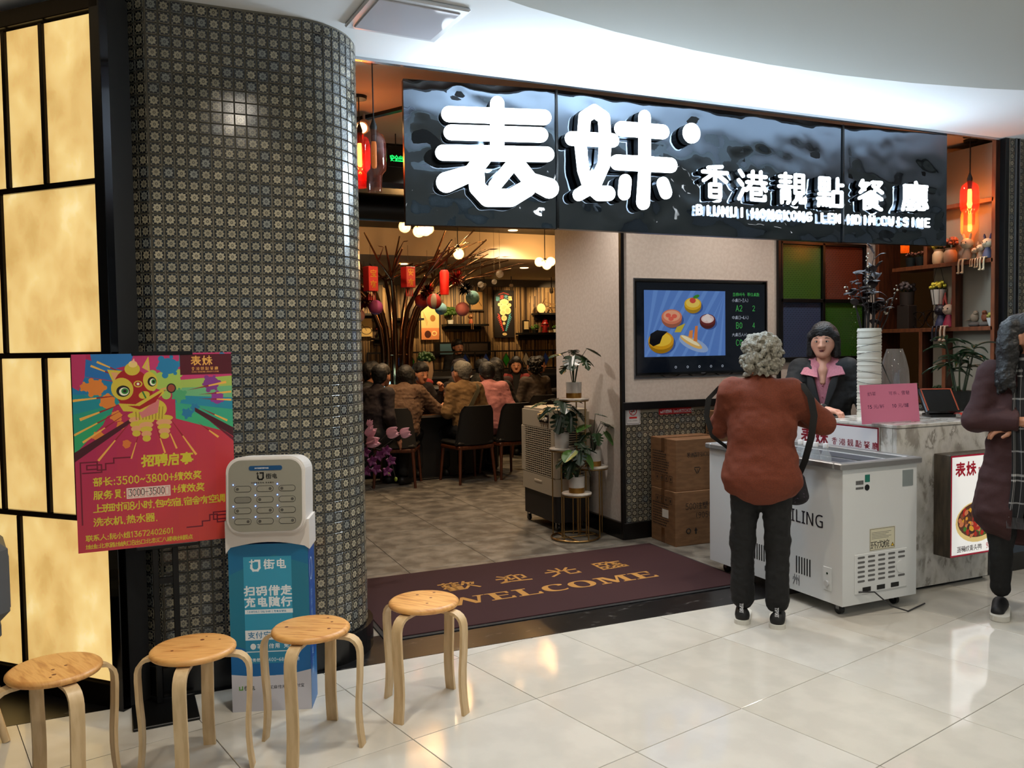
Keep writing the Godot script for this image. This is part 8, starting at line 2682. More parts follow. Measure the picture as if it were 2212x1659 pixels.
	globe_lamp("three clear globe bulbs on a black frame near the far wall", Vector3(4.85, 2.62, -9.88), [Vector3(-0.09, -0.03, 0.02), Vector3(0.085, -0.02, 0.0), Vector3(0.0, -0.07, 0.06)], 3.02, 0.35)
	globe_lamp("cluster of clear globe bulbs above the metal tree's front branches", Vector3(2.6, 2.78, -8.25), [Vector3(-0.11, -0.05, -0.03), Vector3(0.02, -0.1, 0.03), Vector3(0.10, -0.08, 0.0), Vector3(0.16, -0.05, -0.1)], 3.02, 0.3)
	globe_lamp("single clear globe bulb among the branches", Vector3(3.33, 2.64, -9.02), [Vector3(0.01, -0.08, 0.0)], 3.02, 0.35)
	# pictures on the bamboo wall
	var p := Paint.new(256, 560, Color(0.09, 0.06, 0.055))
	var cr := Color(0.86, 0.76, 0.52)
	var bl := Color(0.28, 0.58, 0.64)
	var rd := Color(0.66, 0.20, 0.16)
	write(p, "歡", 20, 76, 50, 0.12, bl)
	write(p, "迎", 72, 56, 50, 0.12, rd)
	write(p, "光", 128, 56, 50, 0.12, bl)
	write(p, "臨", 180, 72, 50, 0.12, cr)
	p.line([Vector2(56, 50), Vector2(120, 30), Vector2(186, 48)], 8, rd)
	for q in [[128, 140, 58, 34], [128, 210, 60, 50], [170, 240, 44, 44], [110, 260, 40, 36], [64, 170, 20, 20], [196, 176, 24, 22], [124, 330, 36, 34], [122, 392, 18, 18], [128, 520, 30, 16]]:
		p.oval(Vector2(q[0], q[1]), Vector2(q[2], q[3]), cr)
		p.oval(Vector2(q[0], q[1]), Vector2(q[2], q[3]) * 0.6, cr.darkened(0.12))
	for k in 9:
		for s in [-1, 1]:
			p.line([Vector2(128 + s * (84 - k * 7), 280 + k * 22), Vector2(128 + s * (60 - k * 6), 300 + k * 22), Vector2(128 + s * (90 - k * 8), 320 + k * 20)], 9, rd if s < 0 else bl)
	wall_print("wall_picture", "dark brown picture of food with blue and red curls on the bamboo wall", 5.725, 6.105, 1.665, 2.50, p, "dark picture")
	var q2 := Paint.new(200, 350, Color(0.90, 0.78, 0.52))
	q2.rect(0, 230, 200, 120, Color(0.88, 0.56, 0.36))
	q2.oval(Vector2(130, 130), Vector2(30, 34), Color(0.62, 0.40, 0.18))
	q2.oval(Vector2(72, 295), Vector2(36, 38), Color(0.28, 0.10, 0.06))
	q2.oval(Vector2(145, 285), Vector2(30, 26), Color(0.94, 0.84, 0.58))
	q2.oval(Vector2(145, 285), Vector2(18, 14), Color(0.80, 0.50, 0.32))
	for k in 8:
		q2.line([Vector2(20 + k * 8, 60 + k * 14), Vector2(34 + k * 4, 90 + k * 16), Vector2(20 + k * 6, 110 + k * 14)], 3, Color(0.62, 0.44, 0.2))
	wall_print("wall_picture", "cream and orange coffee picture on the bamboo wall", 4.375, 4.695, 1.64, 2.22, q2, "cream picture")
	var q3 := Paint.new(120, 160, Color(0.20, 0.16, 0.12))
	q3.rect(10, 10, 100, 140, Color(0.62, 0.48, 0.28))
	q3.line([Vector2(20, 120), Vector2(60, 60), Vector2(100, 120)], 5, Color(0.3, 0.2, 0.1))
	wall_print("wall_picture", "small framed brown picture behind the pale blue-green lantern", 5.263, 5.526, 2.133, 2.485, q3, "small picture")
	var q4 := Paint.new(120, 180, Color(0.80, 0.70, 0.46))
	for r in [40, 34]:
		q4.oval(Vector2(80, 120), Vector2(r, r), Color(0.24, 0.2, 0.14) if r == 40 else Color(0.80, 0.70, 0.46))
	q4.line([Vector2(10, 130), Vector2(50, 60), Vector2(80, 120)], 4, Color(0.24, 0.2, 0.14))
	wall_print("wall_picture", "pale picture of a bicycle wheel beside the toy house", 3.25, 3.521, 1.703, 2.0, q4, "wheel picture")
	wall_shelf("black wall shelf with a small plant under the pink lantern", 4.742, 5.521, 1.90)
	wall_shelf("long lower black wall shelf with clock and red hydrant", 6.134, 7.3, 1.745)
	wall_shelf("upper black wall shelf with a bicycle model", 6.45, 7.3, 2.095)
	wall_shelf("black wall shelf behind the violet lantern", 3.2, 3.687, 2.075)
	wall_shelf("short black wall shelf behind the metal trunk", 3.9, 4.353, 2.0)
	wall_shelf("low black wall shelf carrying the toy house", 3.506, 3.85, 1.68)
	# ornaments on the shelves
	var hy := thing("hydrant_ornament", "small red fire hydrant ornament on the black wall shelf", "ornament", Vector3(6.66, 1.745, -13.6))
	var hb := B.new()
	hb.lathe([Vector2(0, 0), Vector2(0.065, 0.0), Vector2(0.065, 0.02), Vector2(0.045, 0.03), Vector2(0.045, 0.14), Vector2(0.065, 0.15), Vector2(0.065, 0.165), Vector2(0.04, 0.2), Vector2(0.05, 0.21), Vector2(0.03, 0.245), Vector2(0, 0.26)], 18)
	hb.cyl(Vector3(-0.075, 0.115, 0), Vector3(0.075, 0.115, 0), 0.022, 12)
	obj("body", hb.mesh(mt("hydrant red", Color(0.46, 0.05, 0.05), 0.35)), hy)
	var ck := thing("table_clock", "black framed rectangular table clock on the wall shelf", "clock", Vector3(6.28, 1.745, -13.6))
	piece("case", Vector3(-0.06, 0.0, -0.03), Vector3(0.06, 0.22, 0.03), black, ck, 0.004)
	piece("dial", Vector3(-0.045, 0.06, 0.03), Vector3(0.045, 0.2, 0.032), mt("dial cream", Color(0.70, 0.62, 0.46), 0.5), ck)
	var bk := thing("bicycle_model", "wire bicycle model with a round cream wheel on the upper wall shelf", "ornament", Vector3(6.7, 2.095, -13.58))
	var wb := B.new()
	wb.cyl(Vector3(-0.12, 0.085, -0.006), Vector3(-0.12, 0.085, 0.006), 0.085, 28)
	obj("front_wheel", wb.mesh(mt("dial cream", Color(0.70, 0.62, 0.46), 0.5)), bk)
	var wf := B.new()
	ring(wf, Vector3(0.12, 0.085, 0), 0.08, 0.005, Vector3.BACK)
	for q in [[-0.12, 0.085, -0.05, 0.2], [-0.05, 0.2, 0.07, 0.17], [0.07, 0.17, 0.12, 0.085], [0.0, 0.06, -0.05, 0.2], [0.0, 0.06, 0.07, 0.17], [0.0, 0.06, 0.12, 0.085], [-0.06, 0.2, -0.02, 0.26]]:
		wf.cyl(Vector3(q[0], q[1], 0), Vector3(q[2], q[3], 0), 0.006, 6)
	obj("frame", wf.mesh(mt("bike tan", Color(0.4, 0.28, 0.14), 0.5)), bk)
	var leaf := mt("leaf mid", Color(0.22, 0.34, 0.08), 0.5)
	pot_plant("shelf_plant", "tall leafy green plant on the wall shelf beside the pink lantern", Vector3(4.86, 1.90, -13.58), [Vector2(0, 0), Vector2(0.04, 0), Vector2(0.05, 0.07), Vector2(0, 0.07)], mt("white pot", Color(0.82, 0.82, 0.80), 0.4), 0.19, 0.13, leaf, 60, 31)
	pot_plant("shelf_plant", "small leafy plant in a white pot beside the red hydrant", Vector3(6.86, 1.745, -13.58), [Vector2(0, 0), Vector2(0.03, 0), Vector2(0.04, 0.06), Vector2(0, 0.06)], mt("white pot", Color(0.82, 0.82, 0.80), 0.4), 0.09, 0.06, leaf, 30, 32)
	pot_plant("shelf_plant", "low leafy plant between the clock and the red hydrant", Vector3(6.46, 1.745, -13.58), [Vector2(0, 0), Vector2(0.05, 0), Vector2(0.06, 0.05), Vector2(0, 0.05)], black, 0.08, 0.08, leaf, 30, 33)
	rabbit("small brown figurine sitting on the wall shelf below the pink lantern", Vector3(5.2, 1.902, -13.5), 0.8, Color(0.5, 0.34, 0.2), Color(0.62, 0.3, 0.16), Color(0.4, 0.26, 0.15), false).rotation.y = 0.0
	var th := thing("toy_house", "small toy house with an orange roof on the low wall shelf", "ornament", Vector3(3.68, 1.68, -13.6))
	piece("walls", Vector3(-0.07, 0.0, -0.05), Vector3(0.07, 0.15, 0.05), mt("house mint", Color(0.45, 0.6, 0.5), 0.6), th)
	var rb := B.new()
	rb.prism(PackedVector2Array([Vector2(-0.1, 0.14), Vector2(0.1, 0.14), Vector2(0, 0.24)]), -0.06, 0.06)
	obj("roof", rb.mesh(mt("house orange", Color(0.6, 0.2, 0.08), 0.6)), th)
	piece("door", Vector3(-0.03, 0.02, 0.05), Vector3(0.035, 0.11, 0.053), mt("house rust", Color(0.3, 0.08, 0.05), 0.6), th)
	# half wall with a black railing and coloured panes before the kitchen pass
	var rail := thing("partition_railing", "black railing with coloured diamond panes on a dark half wall", "railing", Vector3(4.7, 0, -12.0))
	piece("half_wall", Vector3(-1.7, 0.0, -0.06), Vector3(1.7, 1.14, 0.06), mt("half wall", Color(0.07, 0.055, 0.045), 0.5), rail)
	for y in [1.16, 1.435]:
		piece("bar", Vector3(-1.7, y - 0.012, -0.012), Vector3(1.7, y + 0.012, 0.012), black, rail)
	for k in 11:
		piece("post", Vector3(-1.7 + k * 0.334, 1.17, -0.012), Vector3(-1.68 + k * 0.334, 1.425, 0.012), black, rail)
	var panes := [Color(0.10, 0.16, 0.36), Color(0.10, 0.34, 0.08), Color(0.45, 0.42, 0.36), Color(0.10, 0.16, 0.36)]
	for k in 8:
		var x := -1.2 + k * 0.34 if k > 2 else -1.2 + k * 0.16
		var d := B.new()
		d.xf = Transform3D(Basis.IDENTITY, Vector3(x, 1.3, 0))
		d.prism(PackedVector2Array([Vector2(0, -0.1), Vector2(0.055, 0), Vector2(0, 0.1), Vector2(-0.055, 0)]), -0.004, 0.004)
		obj("pane", d.mesh(mt("lozenge %d" % (k % 4), panes[k % 4], 0.15)), rail)
		var l := B.new()
		for s in [-1.0, 1.0]:
			for v in [-1.0, 1.0]:
				l.cyl(Vector3(x + 0.06 * s, 1.3, 0), Vector3(x, 1.3 + 0.11 * v, 0), 0.006, 5)
			l.cyl(Vector3(x, 1.3 + 0.11 * s, 0), Vector3(x, 1.3 + 0.13 * s, 0), 0.006, 5)
		obj("lead", l.mesh(black), rail)
	var pw := thing("kitchen_pass", "lit kitchen pass window in the bamboo wall", "window", Vector3(5.12, 1.475, -13.72))
	piece("frame", Vector3(-0.52, -0.12, -0.02), Vector3(0.52, 0.12, 0.03), black, pw)
	piece("blue_panel", Vector3(-0.42, -0.09, 0.03), Vector3(-0.1, 0.09, 0.034), mt("pass blue", Color(0.30, 0.44, 0.52), 0.4), pw)
	piece("grey_panel", Vector3(0.0, -0.09, 0.03), Vector3(0.46, 0.09, 0.034), mt("pass grey", Color(0.22, 0.18, 0.15), 0.5), pw)
	# booths, tables and what stands on them
	var bt := thing("booth_bench", "long black leather booth bench beneath the metal tree", "bench", Vector3(3.05, 0, -9.98))
	piece("seat", Vector3(-1.0, 0.0, 0.08), Vector3(0.95, 0.45, 0.5), black, bt, 0.03)
	piece("backrest", Vector3(-1.0, 0.0, -0.08), Vector3(0.95, 1.02, 0.1), black, bt, 0.03)
	var bt2 := thing("booth_bench", "black leather booth bench before the half wall", "bench", Vector3(4.9, 0, -11.75))
	piece("seat", Vector3(-1.3, 0.0, 0.08), Vector3(1.1, 0.45, 0.45), black, bt2, 0.03)
	piece("backrest", Vector3(-1.3, 0.0, -0.08), Vector3(1.1, 1.08, 0.1), black, bt2, 0.03)
	var lp := thing("light_planter", "glowing white light box at the foot of the metal tree", "light box", Vector3(2.92, 0, -10.2))
	piece("cabinet", Vector3(-0.5, 0.0, -0.5), Vector3(0.75, 1.0, 0.1), mt("half wall", Color(0.07, 0.055, 0.045), 0.5), lp)
	for x in [[-0.32, -0.1], [0.2, 0.34]]:
		piece("light_panel", Vector3(x[0], 1.0, -0.02), Vector3(x[1], 1.09, 0.08), glow("cold panel", Color(0.6, 0.9, 1.0), 2.2), lp)
	omni(Vector3(2.7, 1.2, -10.1), Color(0.6, 0.9, 1.0), 0.05, 0.04)
	var vp := pot_plant("paper_wrapped_plant", "leafy plant in a paper wrapper with printed characters behind the booth", Vector3(3.30, 1.0, -10.16), [Vector2(0, 0), Vector2(0.05, 0.0), Vector2(0.09, 0.2), Vector2(0.085, 0.33), Vector2(0.0, 0.3)], mt("wrapper paper", Color(0.56, 0.46, 0.36), 0.7), 0.36, 0.11, mt("leaf bright", Color(0.12, 0.24, 0.06), 0.5), 60, 40)
	var wt := B.new()
	for k in 5:
		ribbons(wt, "地上有小包"[k], Vector3(-0.03, 0.25 - k * 0.035, 0.088 - k * 0.008), Vector3.RIGHT, Vector3.UP, 0.026, 0.12)
	obj("print", wt.mesh(mt("print red brown", Color(0.28, 0.08, 0.06), 0.6)), vp)
	var cap := thing("red_cap", "red cloth cap lying on the booth ledge", "cap", Vector3(3.18, 1.02, -9.98))
	var cb := B.new()
	cb.ball(Vector3(0, 0.05, 0), Vector3(0.15, 0.065, 0.09), 18, 10)
	cb.ball(Vector3(-0.12, 0.02, 0.02), Vector3(0.06, 0.025, 0.07), 12, 8)
	obj("crown", cb.mesh(mt("cap red", Color(0.48, 0.07, 0.04), 0.8)), cap)
	dining_table("dark dining table with steel edge set with tea and dim sum", Vector3(3.15, 0, -9.29), Vector2(1.35, 0.56))
	dining_table("farther dining table with white cups", Vector3(4.98, 0, -10.95), Vector2(1.1, 0.7))
	for q in [[Vector3(3.08, 0.751, -9.1), 0.036, 0.085, "white paper cup near the table's edge"], [Vector3(3.22, 0.751, -9.13), 0.034, 0.11, "tall white cup before the man in tan"], [Vector3(3.18, 0.751, -9.02), 0.045, 0.045, "small white bowl before the man in tan"], [Vector3(4.62, 0.751, -10.72), 0.045, 0.1, "white cup at the corner of the farther table"], [Vector3(5.0, 0.751, -10.8), 0.05, 0.06, "white bowl on the farther table"], [Vector3(5.12, 0.751, -10.7), 0.04, 0.1, "white cup beside the woman in grey"]]:
		set_cup(q[0], q[1], q[2], q[3])
	var st := thing("bamboo_steamer", "round bamboo dim sum steamer on a plate", "steamer", Vector3(3.02, 0.751, -9.36))
	var sb := B.new()
	sb.lathe([Vector2(0, 0.0), Vector2(0.1, 0.0), Vector2(0.1, 0.06), Vector2(0.09, 0.06), Vector2(0.088, 0.02), Vector2(0, 0.02)], 26)
	obj("basket", sb.mesh(wood("bamboo weave", Color(0.45, 0.28, 0.12), Color(0.58, 0.40, 0.2), 0.6, Vector3(10, 2, 10))), st)
	for k in 3:
		var db := B.new()
		db.ball(Vector3(cos(k * 2.1) * 0.045, 0.04, sin(k * 2.1) * 0.045), Vector3(0.032, 0.022, 0.032), 12, 8)
		obj("dumpling", db.mesh(mt("dough", Color(0.72, 0.62, 0.46), 0.6)), st)
	var dp := thing("food_plate", "white plate heaped with yellow and green food", "plate", Vector3(3.22, 0.751, -9.33))
	var pb := B.new()
	pb.lathe([Vector2(0, 0.004), Vector2(0.06, 0.0), Vector2(0.11, 0.014), Vector2(0.108, 0.018), Vector2(0.06, 0.008), Vector2(0, 0.008)], 26)
	obj("plate", pb.mesh(mt("china", Color(0.82, 0.79, 0.73), 0.25)), dp)
	var fb := B.new()
	flower_head(fb, Vector3(0, 0.02, 0), 0.06, 26, 50)
	obj("food", fb.mesh(mt("egg yellow", Color(0.66, 0.58, 0.16), 0.5)), dp)
	var pl := thing("dinner_plate", "plain white plate on the farther table", "plate", Vector3(4.9, 0.751, -10.7))
	obj("plate", pb.mesh(mt("china", Color(0.82, 0.79, 0.73), 0.25)), pl)
	dining_chair("black upholstered chair of the man in the tan jacket", Vector3(3.33, 0, -8.82), deg_to_rad(188), Color(0.02, 0.02, 0.022))
	dining_chair("olive upholstered chair of the person in the brown padded jacket", Vector3(2.55, 0, -8.93), deg_to_rad(155), Color(0.16, 0.14, 0.10))
	dining_chair("black upholstered chair beside the air cooler, under the pink coat", Vector3(3.86, 0, -8.95), deg_to_rad(190), Color(0.02, 0.02, 0.022))
	dining_chair("grey upholstered chair of the woman in the grey jacket", Vector3(4.82, 0, -10.18), deg_to_rad(185), Color(0.09, 0.08, 0.075))


func sdf(out: B, bones: Array, cell: float, k: float, wob := 0.0, wf := 30.0, cut = null) -> void:
	# bones: [a, b, radius at a, radius at b, (axis, factor)]: tapered capsules, wider by factor along axis, blended over k and meshed as surface nets
	var lo := Vector3.ONE * 1e9
	var hi := -lo
	for b in bones:
		var m: float = maxf(b[2], b[3]) * (b[5] if b.size() > 5 else 1.0) + cell * 3.0 + wob
		lo = lo.min(b[0] - Vector3.ONE * m).min(b[1] - Vector3.ONE * m)
		hi = hi.max(b[0] + Vector3.ONE * m).max(b[1] + Vector3.ONE * m)
	var nx := int((hi.x - lo.x) / cell) + 2
	var ny := int((hi.y - lo.y) / cell) + 2
	var nz := int((hi.z - lo.z) / cell) + 2
	var F := PackedFloat32Array()
	F.resize(nx * ny * nz)
	F.fill(1.0)
	for b in bones:
		var a: Vector3 = b[0]
		var ab: Vector3 = b[1] - a
		var ra: float = b[2]
		var rb: float = b[3]
		var wide_by: float = b[5] if b.size() > 5 else 1.0
		var ax: Vector3 = b[4] if b.size() > 5 else Vector3.RIGHT
		var shrink := 1.0 - 1.0 / wide_by
		var inv := 1.0 / maxf(ab.length_squared(), 1e-9)
		var m: float = maxf(ra, rb) * maxf(1.0, wide_by) + k + cell * 2.0
		var l0: Vector3 = (a.min(b[1]) - Vector3.ONE * m - lo) / cell
		var h0: Vector3 = (a.max(b[1]) + Vector3.ONE * m - lo) / cell
		for z in range(maxi(0, int(l0.z)), mini(nz, int(h0.z) + 1)):
			for y in range(maxi(0, int(l0.y)), mini(ny, int(h0.y) + 1)):
				var row := (z * ny + y) * nx
				for x in range(maxi(0, int(l0.x)), mini(nx, int(h0.x) + 1)):
					var q := lo + Vector3(x, y, z) * cell - a
					var t := clampf(q.dot(ab) * inv, 0.0, 1.0)
					q -= ab * t
					if shrink != 0.0:
						q -= ax * (q.dot(ax) * shrink)
					var d := q.length() - (ra + (rb - ra) * t)
					var o := F[row + x]
					var s := maxf(k - absf(o - d), 0.0) / k
					F[row + x] = minf(o, d) - s * s * k * 0.25
	var nf := FastNoiseLite.new()
	nf.noise_type = FastNoiseLite.TYPE_SIMPLEX_SMOOTH
	nf.fractal_octaves = 2
	nf.frequency = 1.0
	var off := PackedInt32Array([0, 1, nx, nx + 1, nx * ny, nx * ny + 1, nx * ny + nx, nx * ny + nx + 1])
	if wob > 0.0 or cut != null:
		for z in nz:
			for y in ny:
				var row := (z * ny + y) * nx
				for x in nx:
					var o := F[row + x]
					if absf(o) < 0.12:
						var p := lo + Vector3(x, y, z) * cell
						if wob > 0.0:
							o += wob * nf.get_noise_3d(p.x * wf, p.y * wf * 1.4, p.z * wf)
						if cut != null:
							o = maxf(o, -cut.call(p))
						F[row + x] = o
	var id := PackedInt32Array()
	id.resize(nx * ny * nz)
	id.fill(-1)
	var edges := [0, 1, 2, 3, 4, 5, 6, 7, 0, 2, 1, 3, 4, 6, 5, 7, 0, 4, 1, 5, 2, 6, 3, 7]
	for z in nz - 1:
		for y in ny - 1:
			var row := (z * ny + y) * nx
			for x in nx - 1:
				var i := row + x
				var c0 := F[i]
				if absf(c0) > cell * 3.0:
					continue
				var c := PackedFloat32Array([c0, F[i + off[1]], F[i + off[2]], F[i + off[3]], F[i + off[4]], F[i + off[5]], F[i + off[6]], F[i + off[7]]])
				var inside := 0
				for e in 8:
					if c[e] < 0.0:
						inside += 1
				if inside == 0 or inside == 8:
					continue
				var sum := Vector3.ZERO
				var cnt := 0
				for e in range(0, 24, 2):
					var u: int = edges[e]
					var w: int = edges[e + 1]
					if (c[u] < 0.0) != (c[w] < 0.0):
						var t := c[u] / (c[u] - c[w])
						sum += Vector3(u & 1, (u >> 1) & 1, u >> 2).lerp(Vector3(w & 1, (w >> 1) & 1, w >> 2), t)
						cnt += 1
				var g := Vector3(c[1] + c[3] + c[5] + c[7] - c[0] - c[2] - c[4] - c[6], c[2] + c[3] + c[6] + c[7] - c[0] - c[1] - c[4] - c[5], c[4] + c[5] + c[6] + c[7] - c[0] - c[1] - c[2] - c[3])
				id[i] = out.put(lo + (Vector3(x, y, z) + sum / cnt) * cell, g.normalized())
				for ax in 3:
					var far: float = c[[1, 2, 4][ax]]
					if (c0 < 0.0) == (far < 0.0):
						continue
					var s1: int = [nx, nx * ny, 1][ax]
					var s2: int = [nx * ny, 1, nx][ax]
					if i < s1 + s2:
						continue
					var q := [id[i - s1 - s2], id[i - s2], id[i], id[i - s1]]
					if q.min() < 0:
						continue
					if c0 < 0.0:
						out.ix.append_array([q[0], q[2], q[1], q[0], q[3], q[2]])
					else:
						out.ix.append_array([q[0], q[1], q[2], q[0], q[2], q[3]])


func hand_bones(w: Vector3, f: Vector3, nrm: Vector3, thumb: Vector3, curl: float) -> Array:
	# w wrist, f towards the fingers, nrm out of the palm, thumb the thumb's side
	f = f.normalized()
	nrm = (nrm - f * nrm.dot(f)).normalized()
	var sd := f.cross(nrm) * (1.0 if f.cross(nrm).dot(thumb) > 0 else -1.0)
	var out := [[w - f * 0.03, w + f * 0.02, 0.026, 0.025], [w + f * 0.02 + sd * 0.012, w + f * 0.075 + sd * 0.014, 0.02, 0.016, sd, 1.3], [w + f * 0.02 - sd * 0.014, w + f * 0.07 - sd * 0.018, 0.019, 0.014, sd, 1.2]]
	for j in 4:
		var p := w + f * (0.082 - 0.004 * absf(j - 1.2)) + sd * (0.028 - 0.0185 * j)
		var d := f
		var ln: float = [0.07, 0.078, 0.073, 0.057][j]
		for s in 3:
			d = d.rotated(f.cross(nrm).normalized(), curl * [0.7, 1.0, 0.7][s])
			var e: Vector3 = p + d * ln * [0.45, 0.31, 0.24][s]
			out.append([p, e, 0.0092 - s * 0.0007, 0.0086 - s * 0.0008])
			p = e
	var t0 := w + f * 0.02 + sd * 0.03
	var t1 := t0 + (f * 0.7 + sd * 0.6 + nrm * 0.35).normalized() * 0.038
	out.append([t0, t1, 0.0125, 0.0105])
	out.append([t1, t1 + (f * 0.9 + nrm * 0.35 * (1 + curl)).normalized() * 0.03, 0.0105, 0.0085])
	return out


func shared(key: String, freq: float, low: Color) -> NoiseTexture2D:
	if not grains.has(key):
		grains[key] = noise(freq, [0.25, low, 0.75, Color.WHITE], 128, FastNoiseLite.TYPE_SIMPLEX_SMOOTH, 4)
	return grains[key]


var grains := {}


func cloth(key: String, c: Color, rough := 0.85) -> StandardMaterial3D:
	if mats.has(key):
		return mats[key]
	var m := mt(key, c, rough)
	m.albedo_texture = shared("cloth grain", 0.12, Color(0.86, 0.86, 0.86))
	if c.v > 0.3:
		m.rim_enabled = true
		m.rim = 0.15
		m.rim_tint = 0.8
	return tri_map(m, Vector3.ONE * 6.0)


func person(label: String, at: Vector3, yaw: float, o: Dictionary) -> Node3D:
	# stands or sits facing +z, 1.62 m tall standing; right hand on -x
	var t := thing("person", label, "person", at, deg_to_rad(yaw))
	var cell: float = o.get("cell", 0.02)
	var sit: bool = o.get("sit", true)
	var dy := -0.28 if sit else 0.0
	var hip := Vector3(0, 0.86 + dy, 0)
	var lean := Basis(Vector3.RIGHT, deg_to_rad(o.get("lean", 0.0)))
	var up := func(x: float, y: float, z: float): return hip + lean * (Vector3(x, y + dy, z) - hip)
	var bulk: float = o.get("bulk", 1.0)
	var X := Vector3.RIGHT
	var skin := mt("skin %s" % o.get("skin", "a"), {"a": Color(0.70, 0.49, 0.38), "b": Color(0.74, 0.54, 0.45)}[o.get("skin", "a")], 0.5)
	skin.subsurf_scatter_enabled = true
	skin.subsurf_scatter_strength = 0.06
	# head, neck and hands
	var hc: Vector3 = up.call(0.0, 1.50, 0.025)
	var hb := Transform3D(Basis(Vector3.UP, deg_to_rad(o.get("hy", 0.0))) * Basis(X, deg_to_rad(o.get("hp", 0.0))), hc)
	var fine := maxf(0.005, cell * 0.5)
	var body := B.new()
	var hd := [[hb * Vector3(0, 0.03, -0.022), hb * Vector3(0, 0.035, 0.012), 0.082, 0.076], [hb * Vector3(0, -0.01, 0.03), hb * Vector3(0, -0.082, 0.052), 0.062, 0.032, hb.basis.x, 1.24], [hb * Vector3(-0.045, -0.028, 0.035), hb * Vector3(-0.028, -0.07, 0.045), 0.03, 0.024], [hb * Vector3(0.045, -0.028, 0.035), hb * Vector3(0.028, -0.07, 0.045), 0.03, 0.024], [hb * Vector3(0, 0.005, 0.086), hb * Vector3(0, -0.027, 0.1), 0.008, 0.0125], [hb * Vector3(-0.012, -0.03, 0.09), hb * Vector3(0.012, -0.03, 0.09), 0.008, 0.008], [hb * Vector3(0.081, 0.01, -0.008), hb * Vector3(0.08, -0.025, -0.004), 0.014, 0.009], [hb * Vector3(-0.081, 0.01, -0.008), hb * Vector3(-0.08, -0.025, -0.004), 0.014, 0.009], [hc + Vector3(0, -0.05, -0.02), up.call(0.0, 1.34, -0.005), 0.05, 0.056]]
	sdf(body, hd, fine, 0.018)
	var arms := [[o.get("er", Vector3(-0.24, 1.05 + dy, 0.02)), o.get("wr", Vector3(-0.22, 0.82 + dy, 0.16)), -1.0], [o.get("el", Vector3(0.24, 1.05 + dy, 0.02)), o.get("wl", Vector3(0.22, 0.82 + dy, 0.16)), 1.0]]
	for a in arms:
		var f: Vector3 = (a[1] - a[0]).normalized()
		var nr: Vector3 = o.get("palm", Vector3(-a[2], -0.4, 0.0))
		sdf(body, hand_bones(a[1] + f * 0.03, f.lerp(o.get("reach", f), 0.6), nr, Vector3(-a[2] * 0.4, 0.6, 0.4), o.get("curl", 0.5)), maxf(0.0036, cell * 0.3), 0.008)
	var core := [[up.call(0.0, 1.36, -0.01), up.call(0.0, 1.2, -0.01), 0.05, 0.07], [up.call(0.0, 1.2, -0.01), hip, 0.08, 0.08], [up.call(-0.14, 1.31, -0.01), up.call(0.14, 1.31, -0.01), 0.035, 0.035]]
	for a in arms:
		core.append([up.call(0.16 * a[2], 1.3, -0.01), a[0], 0.036, 0.032])
		core.append([a[0], a[1] + (a[1] - a[0]).normalized() * 0.03, 0.032, 0.026])
	sdf(body, core, 0.02, 0.03)
	obj("body", body.mesh(skin), t)
	# garments
	var top := B.new()
	var g := [[up.call(0.0, 0.88, 0.0), up.call(0.0, 1.1, 0.0), 0.118 * bulk, 0.112 * bulk, X, 1.32], [up.call(0.0, 1.1, 0.0), up.call(0.0, 1.25, -0.005), 0.112 * bulk, 0.10 * bulk, X, 1.45], [up.call(-0.15, 1.315, -0.01), up.call(0.15, 1.315, -0.01), 0.06 * bulk, 0.06 * bulk], [up.call(0.0, 1.33, -0.01), up.call(0.0, 1.37, -0.01), 0.066, 0.06]]
	for a in arms:
		g.append([up.call(0.165 * a[2], 1.305, -0.01), a[0], 0.064 * bulk, 0.054 * bulk])
		g.append([a[0], a[1] - (a[1] - a[0]).normalized() * 0.01, 0.053 * bulk, 0.04 * bulk])
	var hem: float = o.get("hem", 0.0)
	if hem > 0.0:
		g.append([up.call(0.0, 0.92, 0.0), Vector3(0, hem + 0.1 * bulk, 0), 0.12 * bulk, o.get("flare", 0.125) * bulk, X, 1.4])
	sdf(top, g, cell, 0.05, o.get("folds", 0.008), o.get("fold_size", 14.0), o.get("cut"))
	obj(o.get("wear", "jacket"), top.mesh(cloth("cloth %s" % o.top.to_html(), o.top)), t)
	var leg := B.new()
	var shoes := B.new()
	var lg := [[hip + Vector3(-0.07, 0.0, 0), hip + Vector3(0.07, 0.0, 0), 0.115, 0.115]]
	var foot := []
	for s in [-1.0, 1.0]:
		var knee := Vector3(0.1 * s, 0.52, 0.40) if sit else Vector3(0.095 * s, 0.46, 0.02)
		var ank: Vector3 = Vector3(0.1 * s, 0.1, 0.36) if sit else Vector3(0.095 * s, 0.09, -0.02)
		if o.has("feet"):
			ank = Vector3(o.feet[0] if s < 0 else o.feet[1], 0.09, o.feet[2] if s < 0 else o.feet[3])
			knee.x = ank.x
		lg.append([hip + Vector3(0.08 * s, -0.03, 0), knee, 0.092, 0.066])
		lg.append([knee, ank + Vector3(0, 0.05, 0), 0.064, o.get("ankle", 0.056)])
		foot.append([ank + Vector3(0, -0.045, -0.03), ank + Vector3(0.012 * s, -0.055, 0.11), 0.042, 0.032])
	sdf(leg, lg, cell, 0.04, 0.006, 16.0)
	obj("trousers", leg.mesh(cloth("cloth %s" % o.legs.to_html(), o.legs)), t)
	sdf(shoes, foot, minf(cell, 0.012), 0.02)
	obj("shoes", shoes.mesh(mt("shoe black", Color(0.02, 0.02, 0.022), 0.6)), t)
	# hair
	var hr := B.new()
	var hl := [[hb * Vector3(0, 0.045, -0.03), hb * Vector3(0, 0.062, 0.008), 0.094, 0.082], [hb * Vector3(0, 0.0, -0.05), hb * Vector3(0, -0.045, -0.05), 0.07, 0.055, hb.basis.x, 1.15]]
	var style: String = o.get("style", "short")
